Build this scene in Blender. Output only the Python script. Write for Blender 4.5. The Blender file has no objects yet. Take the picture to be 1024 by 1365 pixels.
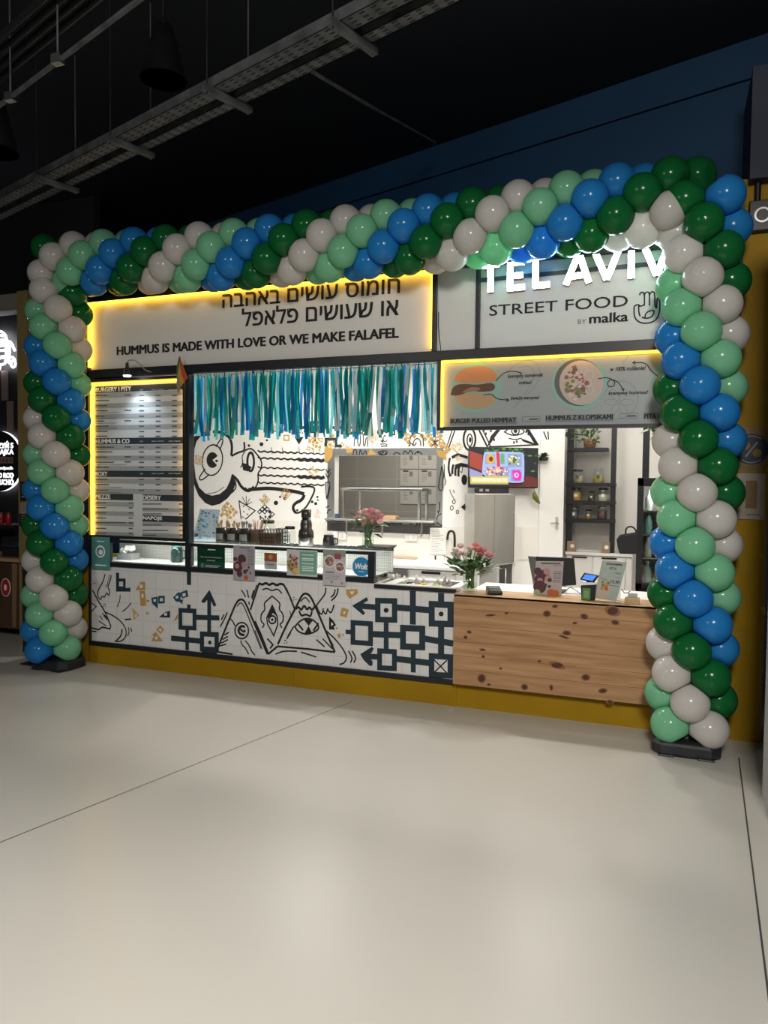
import bpy, math, random
import numpy as np
from mathutils import Vector, Matrix
random.seed(7)
rnd = random.uniform
S = bpy.context.scene
COL = S.collection
# ------------------------------------------------------------------ camera
FPX = 1000.0                      # focal length in pixels of a 1024 x 1365 frame
CAM = np.array([0.0, -5.645, 1.75])
yaw, pitch, roll = [math.radians(a) for a in (21.018, 2.2545, -0.6194)]
fw = np.array([-math.sin(yaw)*math.cos(pitch), math.cos(yaw)*math.cos(pitch), -math.sin(pitch)])
r0 = np.array([math.cos(yaw), math.sin(yaw), 0.0])
d0 = -np.cross(r0, fw)
rt = math.cos(roll)*r0 + math.sin(roll)*d0
dn = -math.sin(roll)*r0 + math.cos(roll)*d0
cam = bpy.data.cameras.new('camera')
cam.sensor_fit = 'HORIZONTAL'
cam.sensor_width = 36.0
cam.lens = FPX/1024*36.0
cam.clip_start = 0.05
co = bpy.data.objects.new('camera', cam)
COL.objects.link(co)
co.matrix_world = Matrix(((rt[0], -dn[0], -fw[0], CAM[0]), (rt[1], -dn[1], -fw[1], CAM[1]), (rt[2], -dn[2], -fw[2], CAM[2]), (0, 0, 0, 1)))
S.camera = co
# ------------------------------------------------------------------ world, exposure, big lights
S.view_settings.view_transform = 'Standard'
S.view_settings.look = 'None'
S.view_settings.gamma = 1.0
S.view_settings.use_curve_mapping = False
S.view_settings.exposure = 0.0
W = bpy.data.worlds.new('world')
S.world = W
W.use_nodes = True
W.node_tree.nodes['Background'].inputs[0].default_value = (0.30, 0.36, 0.55, 1)
W.node_tree.nodes['Background'].inputs[1].default_value = 0.02

def area(name, loc, target, size, power, color=(1, 0.95, 0.88), size_y=None, spread=180):
    l = bpy.data.lights.new(name, 'AREA')
    l.energy = power
    l.color = color
    l.shape = 'RECTANGLE' if size_y else 'DISK'
    l.size = size
    if size_y: l.size_y = size_y
    l.spread = math.radians(spread)
    o = bpy.data.objects.new(name, l)
    COL.objects.link(o)
    o.location = loc
    o.rotation_euler = (Vector(target)-Vector(loc)).to_track_quat('-Z', 'Y').to_euler()
    return o
WARM = (1.0, 0.96, 0.90)
for k, x in enumerate((-4.2, -2.9, -1.6, -0.5)):          # the stand's own ceiling spots, behind the sign band
    area('kitchen_spot', (x, 0.85, 2.98), (x, 0.95, 0), 0.16, 25, WARM)
for x, y in ((-3.6, 1.9), (-1.2, 2.35)):
    area('kitchen_panel', (x, y-0.3, 3.02), (x, y, 0), 0.7, 15, WARM)
area('kitchen_panel', (-0.7, 3.6, 3.02), (-0.7, 3.7, 0), 0.5, 9, WARM)
area('backroom_panel', (-3.1, 3.2, 2.75), (-3.1, 3.2, 0), 0.5, 15, WARM)
HALL = (1.0, 0.96, 0.90)
area('hall_lamp', (0.7, -7.0, 4.2), (-0.6, -0.6, 0.6), 1.2, 105, HALL, spread=110)       # lamps of the hall, behind the photographer
area('hall_lamp', (-4.5, -8.0, 4.2), (-3.0, -1.5, 0.2), 1.4, 30, HALL, spread=110)
area('hall_lamp', (-1.6, -4.6, 4.6), (-1.6, -4.3, 0), 1.2, 34, HALL, spread=80)
# ------------------------------------------------------------------ pixel rays (frame of 1024 x 1365) to points of real planes
def ray(x, y):
    return rt*(x-512)/FPX + dn*(y-682.5)/FPX + fw
def at(x, y, Y):
    d = ray(x, y); return CAM + d*((Y-CAM[1])/d[1])
def atz(x, y, z):
    d = ray(x, y); return CAM + d*((z-CAM[2])/d[2])
class Fr:                                           # an upright plane: origin, horizontal axis u, outward normal n
    def __init__(s, o, u):
        s.o = np.array(o, float); s.u = np.array([u[0], u[1], 0.0])/math.hypot(u[0], u[1])
        s.n = np.array([s.u[1], -s.u[0], 0.0])
    def px(s, x, y, d=0.0):
        r = ray(x, y); t = ((s.o + s.n*d - CAM) @ s.n)/(r @ s.n); p = CAM + r*t - s.o
        return np.array([p @ s.u, p[2]])
    def pt(s, ab, d=0.0):
        return s.o + s.u*ab[0] + np.array([0, 0, 1.0])*ab[1] + s.n*d
def F(Y): return Fr((0, Y, 0), (1, 0))
# ------------------------------------------------------------------ materials
MATS = {}
def mat(name, c, rough=0.5, metal=0.0, emit=0.0, ec=None, trans=0.0, alpha=1.0, ior=1.45, spec=0.5, coat=0.0):
    if name in MATS: return MATS[name]
    m = bpy.data.materials.new(name); m.use_nodes = True
    b = m.node_tree.nodes['Principled BSDF']
    b.inputs['Base Color'].default_value = (*c, 1)
    b.inputs['Roughness'].default_value = rough
    b.inputs['Metallic'].default_value = metal
    b.inputs['IOR'].default_value = ior
    b.inputs['Specular IOR Level'].default_value = spec
    b.inputs['Transmission Weight'].default_value = trans
    b.inputs['Alpha'].default_value = alpha
    b.inputs['Coat Weight'].default_value = coat
    if emit:
        b.inputs['Emission Color'].default_value = (*(ec or c), 1)
        b.inputs['Emission Strength'].default_value = emit
    MATS[name] = m
    return m
def nodes(m): return m.node_tree.nodes, m.node_tree.links, m.node_tree.nodes['Principled BSDF']
def noisy(m, c1, c2, scale=3.0, vec=(1, 1, 1), detail=4, rough=None, bump=0.0, lo=0.35, hi=0.65):
    N, L, b = nodes(m)
    t = N.new('ShaderNodeTexCoord'); mp = N.new('ShaderNodeMapping'); mp.inputs['Scale'].default_value = vec
    n = N.new('ShaderNodeTexNoise'); n.inputs['Scale'].default_value = scale; n.inputs['Detail'].default_value = detail
    r = N.new('ShaderNodeValToRGB')
    r.color_ramp.elements[0].color = (*c1, 1); r.color_ramp.elements[1].color = (*c2, 1)
    r.color_ramp.elements[0].position = lo; r.color_ramp.elements[1].position = hi
    L.new(t.outputs['Object'], mp.inputs[0]); L.new(mp.outputs[0], n.inputs[0]); L.new(n.outputs[0], r.inputs[0]); L.new(r.outputs[0], b.inputs['Base Color'])
    if rough:
        q = N.new('ShaderNodeMapRange'); q.inputs[3].default_value = rough[0]; q.inputs[4].default_value = rough[1]
        L.new(n.outputs[0], q.inputs[0]); L.new(q.outputs[0], b.inputs['Roughness'])
    if bump:
        bp = N.new('ShaderNodeBump'); bp.inputs['Strength'].default_value = bump; bp.inputs['Distance'].default_value = 0.01
        L.new(n.outputs[0], bp.inputs['Height']); L.new(bp.outputs[0], b.inputs['Normal'])
    return m
def tiled(m, c, grout, w, h, axis=0, off=0.0, mortar=0.004):
    N, L, b = nodes(m)
    t = N.new('ShaderNodeTexCoord'); sp = N.new('ShaderNodeSeparateXYZ'); cb = N.new('ShaderNodeCombineXYZ')
    L.new(t.outputs['Object'], sp.inputs[0]); L.new(sp.outputs[axis], cb.inputs[0]); L.new(sp.outputs[2], cb.inputs[1])
    k = N.new('ShaderNodeTexBrick'); k.offset = off
    k.inputs['Color1'].default_value = (*c, 1); k.inputs['Color2'].default_value = (*[q*0.96 for q in c], 1); k.inputs['Mortar'].default_value = (*grout, 1)
    k.inputs['Scale'].default_value = 1.0; k.inputs['Brick Width'].default_value = w; k.inputs['Row Height'].default_value = h
    k.inputs['Mortar Size'].default_value = mortar; k.inputs['Mortar Smooth'].default_value = 0.1
    L.new(cb.outputs[0], k.inputs[0]); L.new(k.outputs[0], b.inputs['Base Color'])
    return m
def filmy(name, c, k=0.4):
    m = mat(name, c, 0.35); N, L, b = nodes(m)
    tr = N.new('ShaderNodeBsdfTranslucent'); tr.inputs[0].default_value = (*[min(1, q*1.4) for q in c], 1)
    mx = N.new('ShaderNodeMixShader'); mx.inputs[0].default_value = k
    L.new(b.outputs[0], mx.inputs[1]); L.new(tr.outputs[0], mx.inputs[2]); L.new(mx.outputs[0], N['Material Output'].inputs[0])
    return m
def latex(name, c, deep):
    m = mat(name, c, rough=0.16, spec=0.5)
    N, L, b = nodes(m)
    tr = N.new('ShaderNodeBsdfTranslucent'); tr.inputs[0].default_value = (*deep, 1)
    mx = N.new('ShaderNodeMixShader'); mx.inputs[0].default_value = 0.50
    out = N['Material Output']
    L.new(b.outputs[0], mx.inputs[1]); L.new(tr.outputs[0], mx.inputs[2]); L.new(mx.outputs[0], out.inputs[0])
    return m
BLACK = mat('black_paint', (0.012, 0.013, 0.016), 0.4)
DARK = mat('dark_plastic', (0.018, 0.018, 0.02), 0.35)
INK = mat('black_ink', (0.012, 0.012, 0.014), 0.7)
NAVYINK = mat('dark_teal_ink', (0.012, 0.03, 0.042), 0.6)
TEALINK = mat('blue_teal_ink', (0.01, 0.07, 0.12), 0.6)
GOLDINK = mat('gold_ink', (0.50, 0.30, 0.075), 0.6)
PALEGOLD = mat('pale_gold_ink', (0.60, 0.42, 0.18), 0.6)
REDINK = mat('pale_red_ink', (0.75, 0.45, 0.38), 0.6)
WHITE = mat('white_laminate', (0.80, 0.79, 0.76), 0.35)
PAPER = mat('white_paper', (0.80, 0.79, 0.77), 0.6)
WALLW = mat('white_wall_paint', (0.83, 0.81, 0.77), 0.6)
STEEL = mat('brushed_steel', (0.62, 0.61, 0.58), 0.28, 1.0)
STEELD = mat('dark_steel', (0.30, 0.30, 0.31), 0.3, 1.0)
CHROME = mat('chrome', (0.8, 0.8, 0.8), 0.12, 1.0)
GALV = noisy(mat('galvanised_steel', (0.3, 0.3, 0.3), 0.5, 0.35), (0.07, 0.075, 0.08), (0.14, 0.145, 0.15), 9)
MUSTARD = noisy(mat('mustard_paint', (0.30, 0.17, 0.012), 0.6, spec=0.2), (0.29, 0.165, 0.004), (0.36, 0.21, 0.006), 1.5)
NAVY = noisy(mat('navy_paint', (0.014, 0.026, 0.055), 0.6), (0.004, 0.034, 0.085), (0.006, 0.042, 0.105), 0.8)
CEIL = mat('dark_ceiling_paint', (0.008, 0.010, 0.016), 0.8)
GREYPAINT = mat('grey_beige_paint', (0.20, 0.18, 0.15), 0.6)
CONCRETE = noisy(mat('terrazzo_grey', (0.4, 0.4, 0.4), 0.5), (0.30, 0.30, 0.31), (0.52, 0.51, 0.51), 60)
SIGNP = mat('sign_panel_grey', (0.68, 0.66, 0.63), 0.45)
MENUP = mat('menu_panel_white', (0.62, 0.63, 0.63), 0.4)
MENUG = mat('menu_band_grey', (0.36, 0.37, 0.37), 0.4)
SLATE = mat('menu_slate', (0.028, 0.04, 0.05), 0.5)
LEDY = mat('yellow_led', (1, 0.62, 0.05), 0.5, emit=5.5, ec=(1.0, 0.52, 0.03))
LEDW = mat('white_led', (1, 1, 1), 0.5, emit=36.0, ec=(0.80, 0.96, 1.0))
NEON = mat('white_neon', (1, 1, 1), 0.5, emit=7.0, ec=(0.92, 0.93, 1.0))
NEONS = mat('backlit_text', (1, 1, 1), 0.5, emit=1.6, ec=(0.95, 0.95, 1.0))
LAMPW = mat('lamp_glow', (1, 1, 1), 0.5, emit=25.0, ec=(0.85, 0.93, 1.0))
GLASS = mat('clear_glass', (0.97, 0.98, 0.98), 0.02, trans=1.0, ior=1.45)
def pane_mat():
    m = mat('glass_pane', (1, 1, 1), 0.03)
    N, L, b = nodes(m)
    tr = N.new('ShaderNodeBsdfTransparent'); tr.inputs[0].default_value = (0.93, 0.96, 0.95, 1)
    gl = N.new('ShaderNodeBsdfGlossy'); gl.inputs[1].default_value = 0.03
    mx = N.new('ShaderNodeMixShader')
    mx.inputs[0].default_value = 0.06; L.new(tr.outputs[0], mx.inputs[1]); L.new(gl.outputs[0], mx.inputs[2]); L.new(mx.outputs[0], N['Material Output'].inputs[0])
    return m
PANE = pane_mat()
FLOORM = noisy(mat('polished_concrete', (0.5, 0.48, 0.44), 0.29, spec=0.8), (0.49, 0.468, 0.425), (0.56, 0.538, 0.49), 0.5, detail=2, lo=0.1, hi=0.9)
TILEW = tiled(mat('white_tile', (0.78, 0.77, 0.75), 0.3), (0.74, 0.73, 0.72), (0.63, 0.62, 0.61), 0.15, 0.15, 0)
TILEG = tiled(mat('grey_tile', (0.5, 0.5, 0.47), 0.3), (0.46, 0.44, 0.40), (0.60, 0.58, 0.54), 0.6, 0.45, 0)
WOOD = noisy(mat('pine_planks', (0.35, 0.2, 0.1), 0.5), (0.30, 0.155, 0.065), (0.47, 0.27, 0.13), 3.0, (0.7, 4, 9), 6, lo=0.3, hi=0.7)
WOODT = noisy(mat('pine_top', (0.4, 0.25, 0.12), 0.45), (0.42, 0.26, 0.13), (0.56, 0.37, 0.20), 4.0, (0.8, 9, 4), 5)
KNOT = mat('wood_knot', (0.07, 0.022, 0.012), 0.6)
SEAM = mat('plank_seam', (0.14, 0.075, 0.035), 0.7)
LEAF = noisy(mat('leaf_green', (0.05, 0.12, 0.03), 0.45), (0.025, 0.075, 0.02), (0.09, 0.17, 0.05), 30)
STEM = mat('stem_green', (0.10, 0.17, 0.06), 0.5)
BROWN = mat('brown_wicker', (0.20, 0.11, 0.055), 0.7)
# ------------------------------------------------------------------ mesh builder
class MB:
    def __init__(s): s.v = []; s.f = []; s.m = []; s.ms = []; s.sm = []; s.lay = 0
    def mi(s, m):
        if m not in s.ms: s.ms.append(m)
        return s.ms.index(m)
    def add(s, vs, fs, m, smooth=False):
        o = len(s.v); k = s.mi(m)
        s.v += [tuple(map(float, p)) for p in vs]
        for f in fs: s.f.append([i+o for i in f]); s.m.append(k); s.sm.append(smooth)
    def box(s, x0, y0, z0, x1, y1, z1, m):
        vs = [(x, y, z) for z in (z0, z1) for y in (y0, y1) for x in (x0, x1)]
        s.add(vs, [(0, 2, 3, 1), (4, 5, 7, 6), (0, 1, 5, 4), (2, 6, 7, 3), (0, 4, 6, 2), (1, 3, 7, 5)], m); return s
    def hexa(s, b, t, m):                             # four bottom points, four top points
        s.add(list(b)+list(t), [(3, 2, 1, 0), (4, 5, 6, 7), (0, 1, 5, 4), (1, 2, 6, 5), (2, 3, 7, 6), (3, 0, 4, 7)], m); return s
    def fbox(s, fr, a0, b0, a1, b1, d0, d1, m):
        p = [fr.pt(q, d) for d in (d0, d1) for q in ((a0, b0), (a1, b0), (a1, b1), (a0, b1))]
        s.add(p, [(3, 2, 1, 0), (4, 5, 6, 7), (0, 1, 5, 4), (1, 2, 6, 5), (2, 3, 7, 6), (3, 0, 4, 7)], m); return s
    def fpoly(s, fr, ab, d0, d1, m):
        n = len(ab); ab = list(ab)
        if abs(d1-d0) < .0021:
            s.lay += 1; k_ = (s.lay % 160)*9e-6; d1 += k_
            if abs(d1-d0-k_) < 1e-7: d0 = d1
        ar = sum(ab[i][0]*ab[(i+1) % n][1]-ab[(i+1) % n][0]*ab[i][1] for i in range(n))
        if ar < 0: ab = ab[::-1]
        p = [fr.pt(q, d0) for q in ab]+[fr.pt(q, d1) for q in ab]
        fs = [tuple(range(n, 2*n))]
        if abs(d1-d0) > 1e-6: fs += [tuple(range(n-1, -1, -1))]+[(i, (i+1) % n, n+(i+1) % n, n+i) for i in range(n)]
        s.add(p, fs, m); return s
    def disc(s, fr, c, ra, rb, d0, d1, m, n=28, rot=0.0):
        ca, sa = math.cos(rot), math.sin(rot)
        pts = []
        for i in range(n):
            t = 2*math.pi*i/n; x, y = ra*math.cos(t), rb*math.sin(t)
            pts.append((c[0]+x*ca-y*sa, c[1]+x*sa+y*ca))
        return s.fpoly(fr, pts, d0, d1, m)
    def stroke(s, fr, ab, w, d, m, th=0.0, closed=False):
        P = [np.array(q, float) for q in ab]; n = len(P); L = []; R = []
        if not th: s.lay += 1; d = d+(s.lay % 160)*9e-6           # later paint lies on earlier paint
        for i in range(n):
            a = P[i]-P[i-1] if (i > 0 or closed) else None; b = P[(i+1) % n]-P[i] if (i < n-1 or closed) else None
            t = np.zeros(2)
            for e in (a, b):
                if e is not None: t += e/(np.linalg.norm(e)+1e-9)
            t /= (np.linalg.norm(t)+1e-9); nn = np.array([-t[1], t[0]]); k = 1.0
            if a is not None and b is not None: k = 1/max(0.45, abs(b/(np.linalg.norm(b)+1e-9) @ t))
            ww = w[i % len(w)] if isinstance(w, (list, tuple)) else w
            L.append(P[i]+nn*ww*k/2); R.append(P[i]-nn*ww*k/2)
        vs = [fr.pt(q, d+th) for q in R]+[fr.pt(q, d+th) for q in L]
        sg = [(i, (i+1) % n) for i in range(n if closed else n-1)]
        fs = [(i, j, n+j, n+i) for i, j in sg]
        if th:
            vs += [fr.pt(q, d) for q in R]+[fr.pt(q, d) for q in L]
            for i, j in sg: fs += [(2*n+i, 2*n+j, j, i), (n+i, n+j, 3*n+j, 3*n+i), (3*n+i, 3*n+j, 2*n+j, 2*n+i)]
            if not closed: fs += [(0, n, 3*n, 2*n), (n-1, 3*n-1, 4*n-1, 2*n-1)]
        s.add(vs, fs, m); return s
    def tube(s, pts, r, m, n=8, cap=True, rads=None):
        P = [np.array(p, float) for p in pts]; k = len(P); vs = []
        up = np.array([0.13, 0.31, 0.94]); prev = None
        for i in range(k):
            t = (P[min(i+1, k-1)]-P[max(i-1, 0)]); t = t/(np.linalg.norm(t)+1e-9)
            a = prev if prev is not None else up
            a = a-t*(a @ t)
            if np.linalg.norm(a) < 1e-3: a = np.array([1.0, 0, 0]); a = a-t*(a @ t)
            a /= np.linalg.norm(a); prev = a; b = np.cross(t, a); rr = rads[i] if rads else r
            for j in range(n):
                q = 2*math.pi*j/n; vs.append(P[i]+rr*(a*math.cos(q)+b*math.sin(q)))
        fs = [(i*n+j, i*n+(j+1) % n, (i+1)*n+(j+1) % n, (i+1)*n+j) for i in range(k-1) for j in range(n)]
        s.add(vs, fs, m, True)
        if cap: s.add(vs[:n], [tuple(range(n-1, -1, -1))], m); s.add(vs[-n:], [tuple(range(n))], m)
        return s
    def lathe(s, c, prof, m, n=20, smooth=True):      # prof: (radius, z) pairs from c, bottom to top
        vs = []; k = len(prof)
        for r, z in prof:
            for j in range(n):
                q = 2*math.pi*j/n; vs.append((c[0]+r*math.cos(q), c[1]+r*math.sin(q), c[2]+z))
        fs = [(i*n+j, i*n+(j+1) % n, (i+1)*n+(j+1) % n, (i+1)*n+j) for i in range(k-1) for j in range(n)]
        s.add(vs, fs, m, smooth)
        if prof[0][0] > 1e-4: s.add(vs[:n], [tuple(range(n-1, -1, -1))], m)
        if prof[-1][0] > 1e-4: s.add(vs[-n:], [tuple(range(n))], m)
        return s
    def ball(s, c, r, m, nu=14, nv=9, sc=(1, 1, 1), jit=0.0):
        vs = []; 
        for i in range(nv+1):
            t = math.pi*i/nv
            for j in range(nu):
                q = 2*math.pi*j/nu; e = 1+rnd(-jit, jit)
                vs.append((c[0]+r*e*sc[0]*math.sin(t)*math.cos(q), c[1]+r*e*sc[1]*math.sin(t)*math.sin(q), c[2]-r*e*sc[2]*math.cos(t)))
        fs = [(i*nu+j, i*nu+(j+1) % nu, (i+1)*nu+(j+1) % nu, (i+1)*nu+j) for i in range(nv) for j in range(nu)]
        s.add(vs, fs, m, True); return s
    def leaf(s, p, d, n, l, w, m):
        p = np.array(p, float); d = np.array(d, float); d /= np.linalg.norm(d)
        n = np.array(n, float); sd = np.cross(d, n); sd /= (np.linalg.norm(sd)+1e-9); n = np.cross(sd, d)
        q = [p, p+d*l*.35+sd*w*.5+n*l*.06, p+d*l*.75+sd*w*.35-n*l*.02, p+d*l-n*l*.12, p+d*l*.75-sd*w*.35-n*l*.02, p+d*l*.35-sd*w*.5+n*l*.06, p+d*l*.4-n*l*.03, p+d*l*.75-n*l*.08]
        s.add(q, [(0, 1, 6), (1, 2, 7, 6), (2, 3, 7), (0, 6, 5), (6, 7, 4, 5), (7, 3, 4)], m); return s
    def text(s, fr, body, a0, b0, a1, b1, d, m, bold=0.0, th=0.0, shear=0.0):   # lettering fitted into the rectangle a0..a1, b0..b1
        cu = bpy.data.curves.new('lettering', 'FONT'); cu.body = body; cu.size = 1.0; cu.offset = min(bold, 0.0); cu.shear = shear; cu.resolution_u = 3
        ob = bpy.data.objects.new('lettering', cu); COL.objects.link(ob)
        dg = bpy.context.evaluated_depsgraph_get(); dg.update()
        me = ob.evaluated_get(dg).to_mesh()
        vs = np.array([v.co[:] for v in me.vertices]); fs = [tuple(p.vertices) for p in me.polygons]
        ob.evaluated_get(dg).to_mesh_clear(); bpy.data.objects.remove(ob); bpy.data.curves.remove(cu)
        if not len(vs): return s
        lo = vs.min(0); hi = vs.max(0)
        ab = [(a0+(v[0]-lo[0])/(hi[0]-lo[0])*(a1-a0), b0+(v[1]-lo[1])/max(1e-6, hi[1]-lo[1])*(b1-b0)) for v in vs]
        e_ = max(0.0, bold)*(b1-b0)*4.0
        dd_ = d
        for sx, sz in (((0, 0), (1, 0), (-1, 0), (.7, .7), (-.7, .7), (.7, -.7), (-.7, -.7)) if e_ > 0 else ((0, 0),)):   # a heavier face: the same outlines spread a little
            s.add([fr.pt((q[0]+sx*e_, q[1]+sz*e_*.6), dd_) for q in ab], fs, m); dd_ += .00012
        return s
    def ptext(s, fr, body, xl, yl, xr, yr, ytop, d, m, bold=0.0, shear=0.0):     # the same, from the photo's pixels: baseline left and right, top at the left
        p = fr.px(xl, yl); q = fr.px(xr, yr); t = fr.px(xl, ytop)
        return s.text(fr, body, p[0], (p[1]+q[1])/2, q[0], (p[1]+q[1])/2+(t[1]-p[1]), d, m, bold, 0, shear)
    def build(s, name, parent=None, bevel=0.0, seg=2, loc=None):
        off = np.array(parent['_o']) if parent is not None else (np.array(loc) if loc is not None else np.zeros(3))
        me = bpy.data.meshes.new(name)
        me.from_pydata([tuple(np.array(p)-off) for p in s.v], [], s.f)
        for m in s.ms: me.materials.append(m)
        me.polygons.foreach_set('material_index', s.m); me.polygons.foreach_set('use_smooth', s.sm); me.update()
        o = bpy.data.objects.new(name, me); COL.objects.link(o)
        if parent is not None: o.parent = parent; o['_o'] = list(off)
        else: o.location = off; o['_o'] = list(off)
        if bevel:
            b = o.modifiers.new('edge', 'BEVEL'); b.width = bevel; b.segments = seg; b.limit_method = 'ANGLE'; b.angle_limit = math.radians(50)
        return o
def tag(o, label=None, cat=None, group=None, kind=None):
    if label: o['label'] = label
    if cat: o['category'] = cat
    if group: o['group'] = group
    if kind: o['kind'] = kind
    return o
def thing(name, loc, label, cat, group=None, kind=None):
    o = bpy.data.objects.new(name, None); COL.objects.link(o); o.empty_display_size = 0.1
    o.location = loc; o['_o'] = [float(q) for q in loc]
    return tag(o, label, cat, group, kind)
def struct(name, mb, bevel=0.0): return tag(mb.build(name, None, bevel), kind='structure')
def arc(cx, cy, rx, ry, a0, a1, n=14, rot=0.0):
    out = []
    for i in range(n+1):
        t = math.radians(a0+(a1-a0)*i/n); x = rx*math.cos(t); y = ry*math.sin(t)
        out.append((cx+x*math.cos(rot)-y*math.sin(rot), cy+x*math.sin(rot)+y*math.cos(rot)))
    return out
def smooth(P, k=2):
    P = [np.array(p, float) for p in P]
    for _ in range(k):
        Q = [P[0]]
        for a, b in zip(P[:-1], P[1:]): Q += [a*.75+b*.25, a*.25+b*.75]
        Q.append(P[-1]); P = Q
    return P
# ------------------------------------------------------------------ room shell
m = MB()
m.box(-12, -10, -0.2, 5, 7, 0.0, FLOORM)
JOINT = mat('floor_joint', (0.05, 0.048, 0.045), 0.7)
FZ = lambda p: atz(p[0], p[1], 0.0)
def fline(p, q, w):
    a = np.array(p, float); b = np.array(q, float); t = (b-a)/np.linalg.norm(b-a); k = np.array([-t[1], t[0], 0])*w/2
    m.add([a-k, b-k, b+k, a+k], [(0, 1, 2, 3)], JOINT)
a, b = FZ((0, 1123)), FZ((470, 935)); t = (b-a)/np.linalg.norm(b-a)
fline([*(a-t*3)[:2], .0008], [*b[:2], .0008], 0.006)
a, b = FZ((985, 1010)), FZ((1015, 1250))
fline([*a[:2], .0008], [*(b+(b-a)*1.0)[:2], .0008], 0.008)
struct('floor', m)
m = MB(); m.box(-12, -10, 5.0, 5, 7, 5.1, CEIL); struct('ceiling', m)
gd = np.array([-0.948, 0.317, 0])                     # the building's grid, turned against the stand
gn = np.array([-gd[1], gd[0], 0])*-1.0
a = atz(1010, 52, 5.0); p0 = a-gd*0.12; p1 = a+gd*9.5
m = MB()
bk = np.array([0.05, 0.3, 0])
b4 = [p0, p1, p1+bk, p0+bk]
m.hexa([q*[1, 1, 0]+[0, 0, 3.12] for q in b4], [q*[1, 1, 0]+[0, 0, 5.0] for q in b4], NAVY)
struct('wall_upper', m)
m = MB()
q0 = p0+[0, -.02, 0]; q1 = p1+[0, -.02, 0]
b4 = [q0-[.004, .014, 0], q1-[.004, .014, 0], q1, q0]
m.hexa([q*[1, 1, 0]+[0, 0, 4.72] for q in b4], [q*[1, 1, 0]+[0, 0, 5.0] for q in b4], NAVY)
struct('trim_1', m)
m = MB(); e = at(1000, 160, 0)[0]
m.box(e+.0, -.12, at(1003, 238, -.12)[2], e+2.2, 0.5, at(985, 92, -.12)[2], mat('bulkhead_navy', (0.022, 0.030, 0.055), 0.6))
struct('wall_bulkhead', m)
m = MB(); zt = at(1003, 238, 0)[2]
m.box(-0.02, 0.0, 0, 0.60, 0.45, zt, MUSTARD)
f0 = F(0)
for tri in ([(1013, 735), (1018, 741), (1017, 746), (1014, 742)], [(1012, 809), (1020, 809), (1020, 822)], [(1015, 892), (1018, 893), (1016, 896)]):
    m.fpoly(f0, [f0.px(*p) for p in tri], 0, .0015, mat('yellow_sticker', (0.42, 0.28, 0.03), 0.5))
struct('wall_right', m)
m = MB(); q = atz(1016, 1062, 0)
m.box(q[0], q[1]-.45, 0, q[0]+.6, q[1], 3.4, CONCRETE); struct('column_right', m)
# dark gap wall and the neighbour's side on the left
m = MB(); m.box(-6.25, 0.55, 0, -5.2, 0.65, 3.3, NAVY)
m.box(-5.32, 0.0, 0, -5.19, 0.5, 1.0, MUSTARD)
struct('wall_left', m)
# kitchen shell
KB = 2.3
fk = F(KB)
kc = fk.px(593, 702)[0]
tv = Fr((kc, KB, 0), (0.857, 0.515))
def open_rect(): return fk.px(445, 607), fk.px(583, 693)
wa, wb = fk.px(437.5, 597)[0], fk.px(591, 597)[0]
wz1, wz0 = (fk.px(437.5, 598)[1]+fk.px(591, 597)[1])/2, fk.px(510, 710)[1]
ia, ib = fk.px(446, 640)[0], fk.px(582, 640)[0]
iz1, iz0 = fk.px(510, 607)[1], fk.px(510, 694)[1]
m = MB(); T = .12
m.box(-6.2, KB, 0, ia, KB+T, 3.05, WALLW); m.box(ib, KB, 0, kc, KB+T, 3.05, WALLW)
m.box(ia, KB, iz1, ib, KB+T, 3.05, WALLW); m.box(ia, KB, 0, ib, KB+T, iz0, WALLW)
# --- mural on the back wall (traced strokes of paint), c5 / c6 = two overlapping views of the photograph
c5 = lambda x, y: fk.px(230+x/3.413, 540+y/3.413)
c6 = lambda x, y: fk.px(420+x/3.413, 540+y/3.413)
K = 1/3.413*(1/104.)                                  # one unit of those views in metres on this wall
def st(mm, fr, cf, P, w, ink=INK, sm=2, closed=False, d=.0015):
    if sm and not closed: P = smooth(P, sm)
    if sm and closed: P = smooth(list(P)+[P[0]], sm)[:-1]
    mm.stroke(fr, [cf(*p) for p in P], w*K if not isinstance(w, list) else [q*K for q in w], d, ink, closed=closed)
def pl(mm, fr, cf, P, ink=INK, d=.0018): mm.fpoly(fr, [cf(*p) for p in P], d, d, ink)
def el(mm, fr, cf, c, rx, ry, w, ink=INK, rot=0.0, a0=0, a1=360): mm.stroke(fr, [cf(*p) for p in arc(c[0], c[1], rx, ry, a0, a1, 26, rot)], w*K, .0015, ink)
def dot(mm, fr, cf, c, rx, ry=None, ink=INK, d=.002): pl(mm, fr, cf, arc(c[0], c[1], rx, ry or rx, 0, 345, 18), ink, d)
def cluster(mm, fr, cf, c, r, ink, seed, rot=math.pi/4):
    g = random.Random(seed)
    n = 4; s = 2*r/n/1.15
    for i in range(n):
        for j in range(n):
            x = (i-1.5)*s; y = (j-1.5)*s
            if math.hypot(x, y) > r or g.random() < .12: continue
            h = s*.40
            sq = [(x-h, y-h), (x+h, y-h), (x+h, y+h), (x-h, y+h)]
            k = g.random()
            if k < .35: sq = sq[:3]
            if k > .72:
                Q = [(c[0]+a*math.cos(rot)-b*math.sin(rot), c[1]+a*math.sin(rot)+b*math.cos(rot)) for a, b in sq]
                mm.stroke(fr, [cf(*p) for p in Q], h*.55*K, .0015, ink, closed=True)
                continue
            pl(mm, fr, cf, [(c[0]+a*math.cos(rot)-b*math.sin(rot), c[1]+a*math.sin(rot)+b*math.cos(rot)) for a, b in sq], ink)
s5 = lambda P, w, ink=INK, sm=2, closed=False: st(m, fk, c5, P, w, ink, sm, closed)
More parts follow.
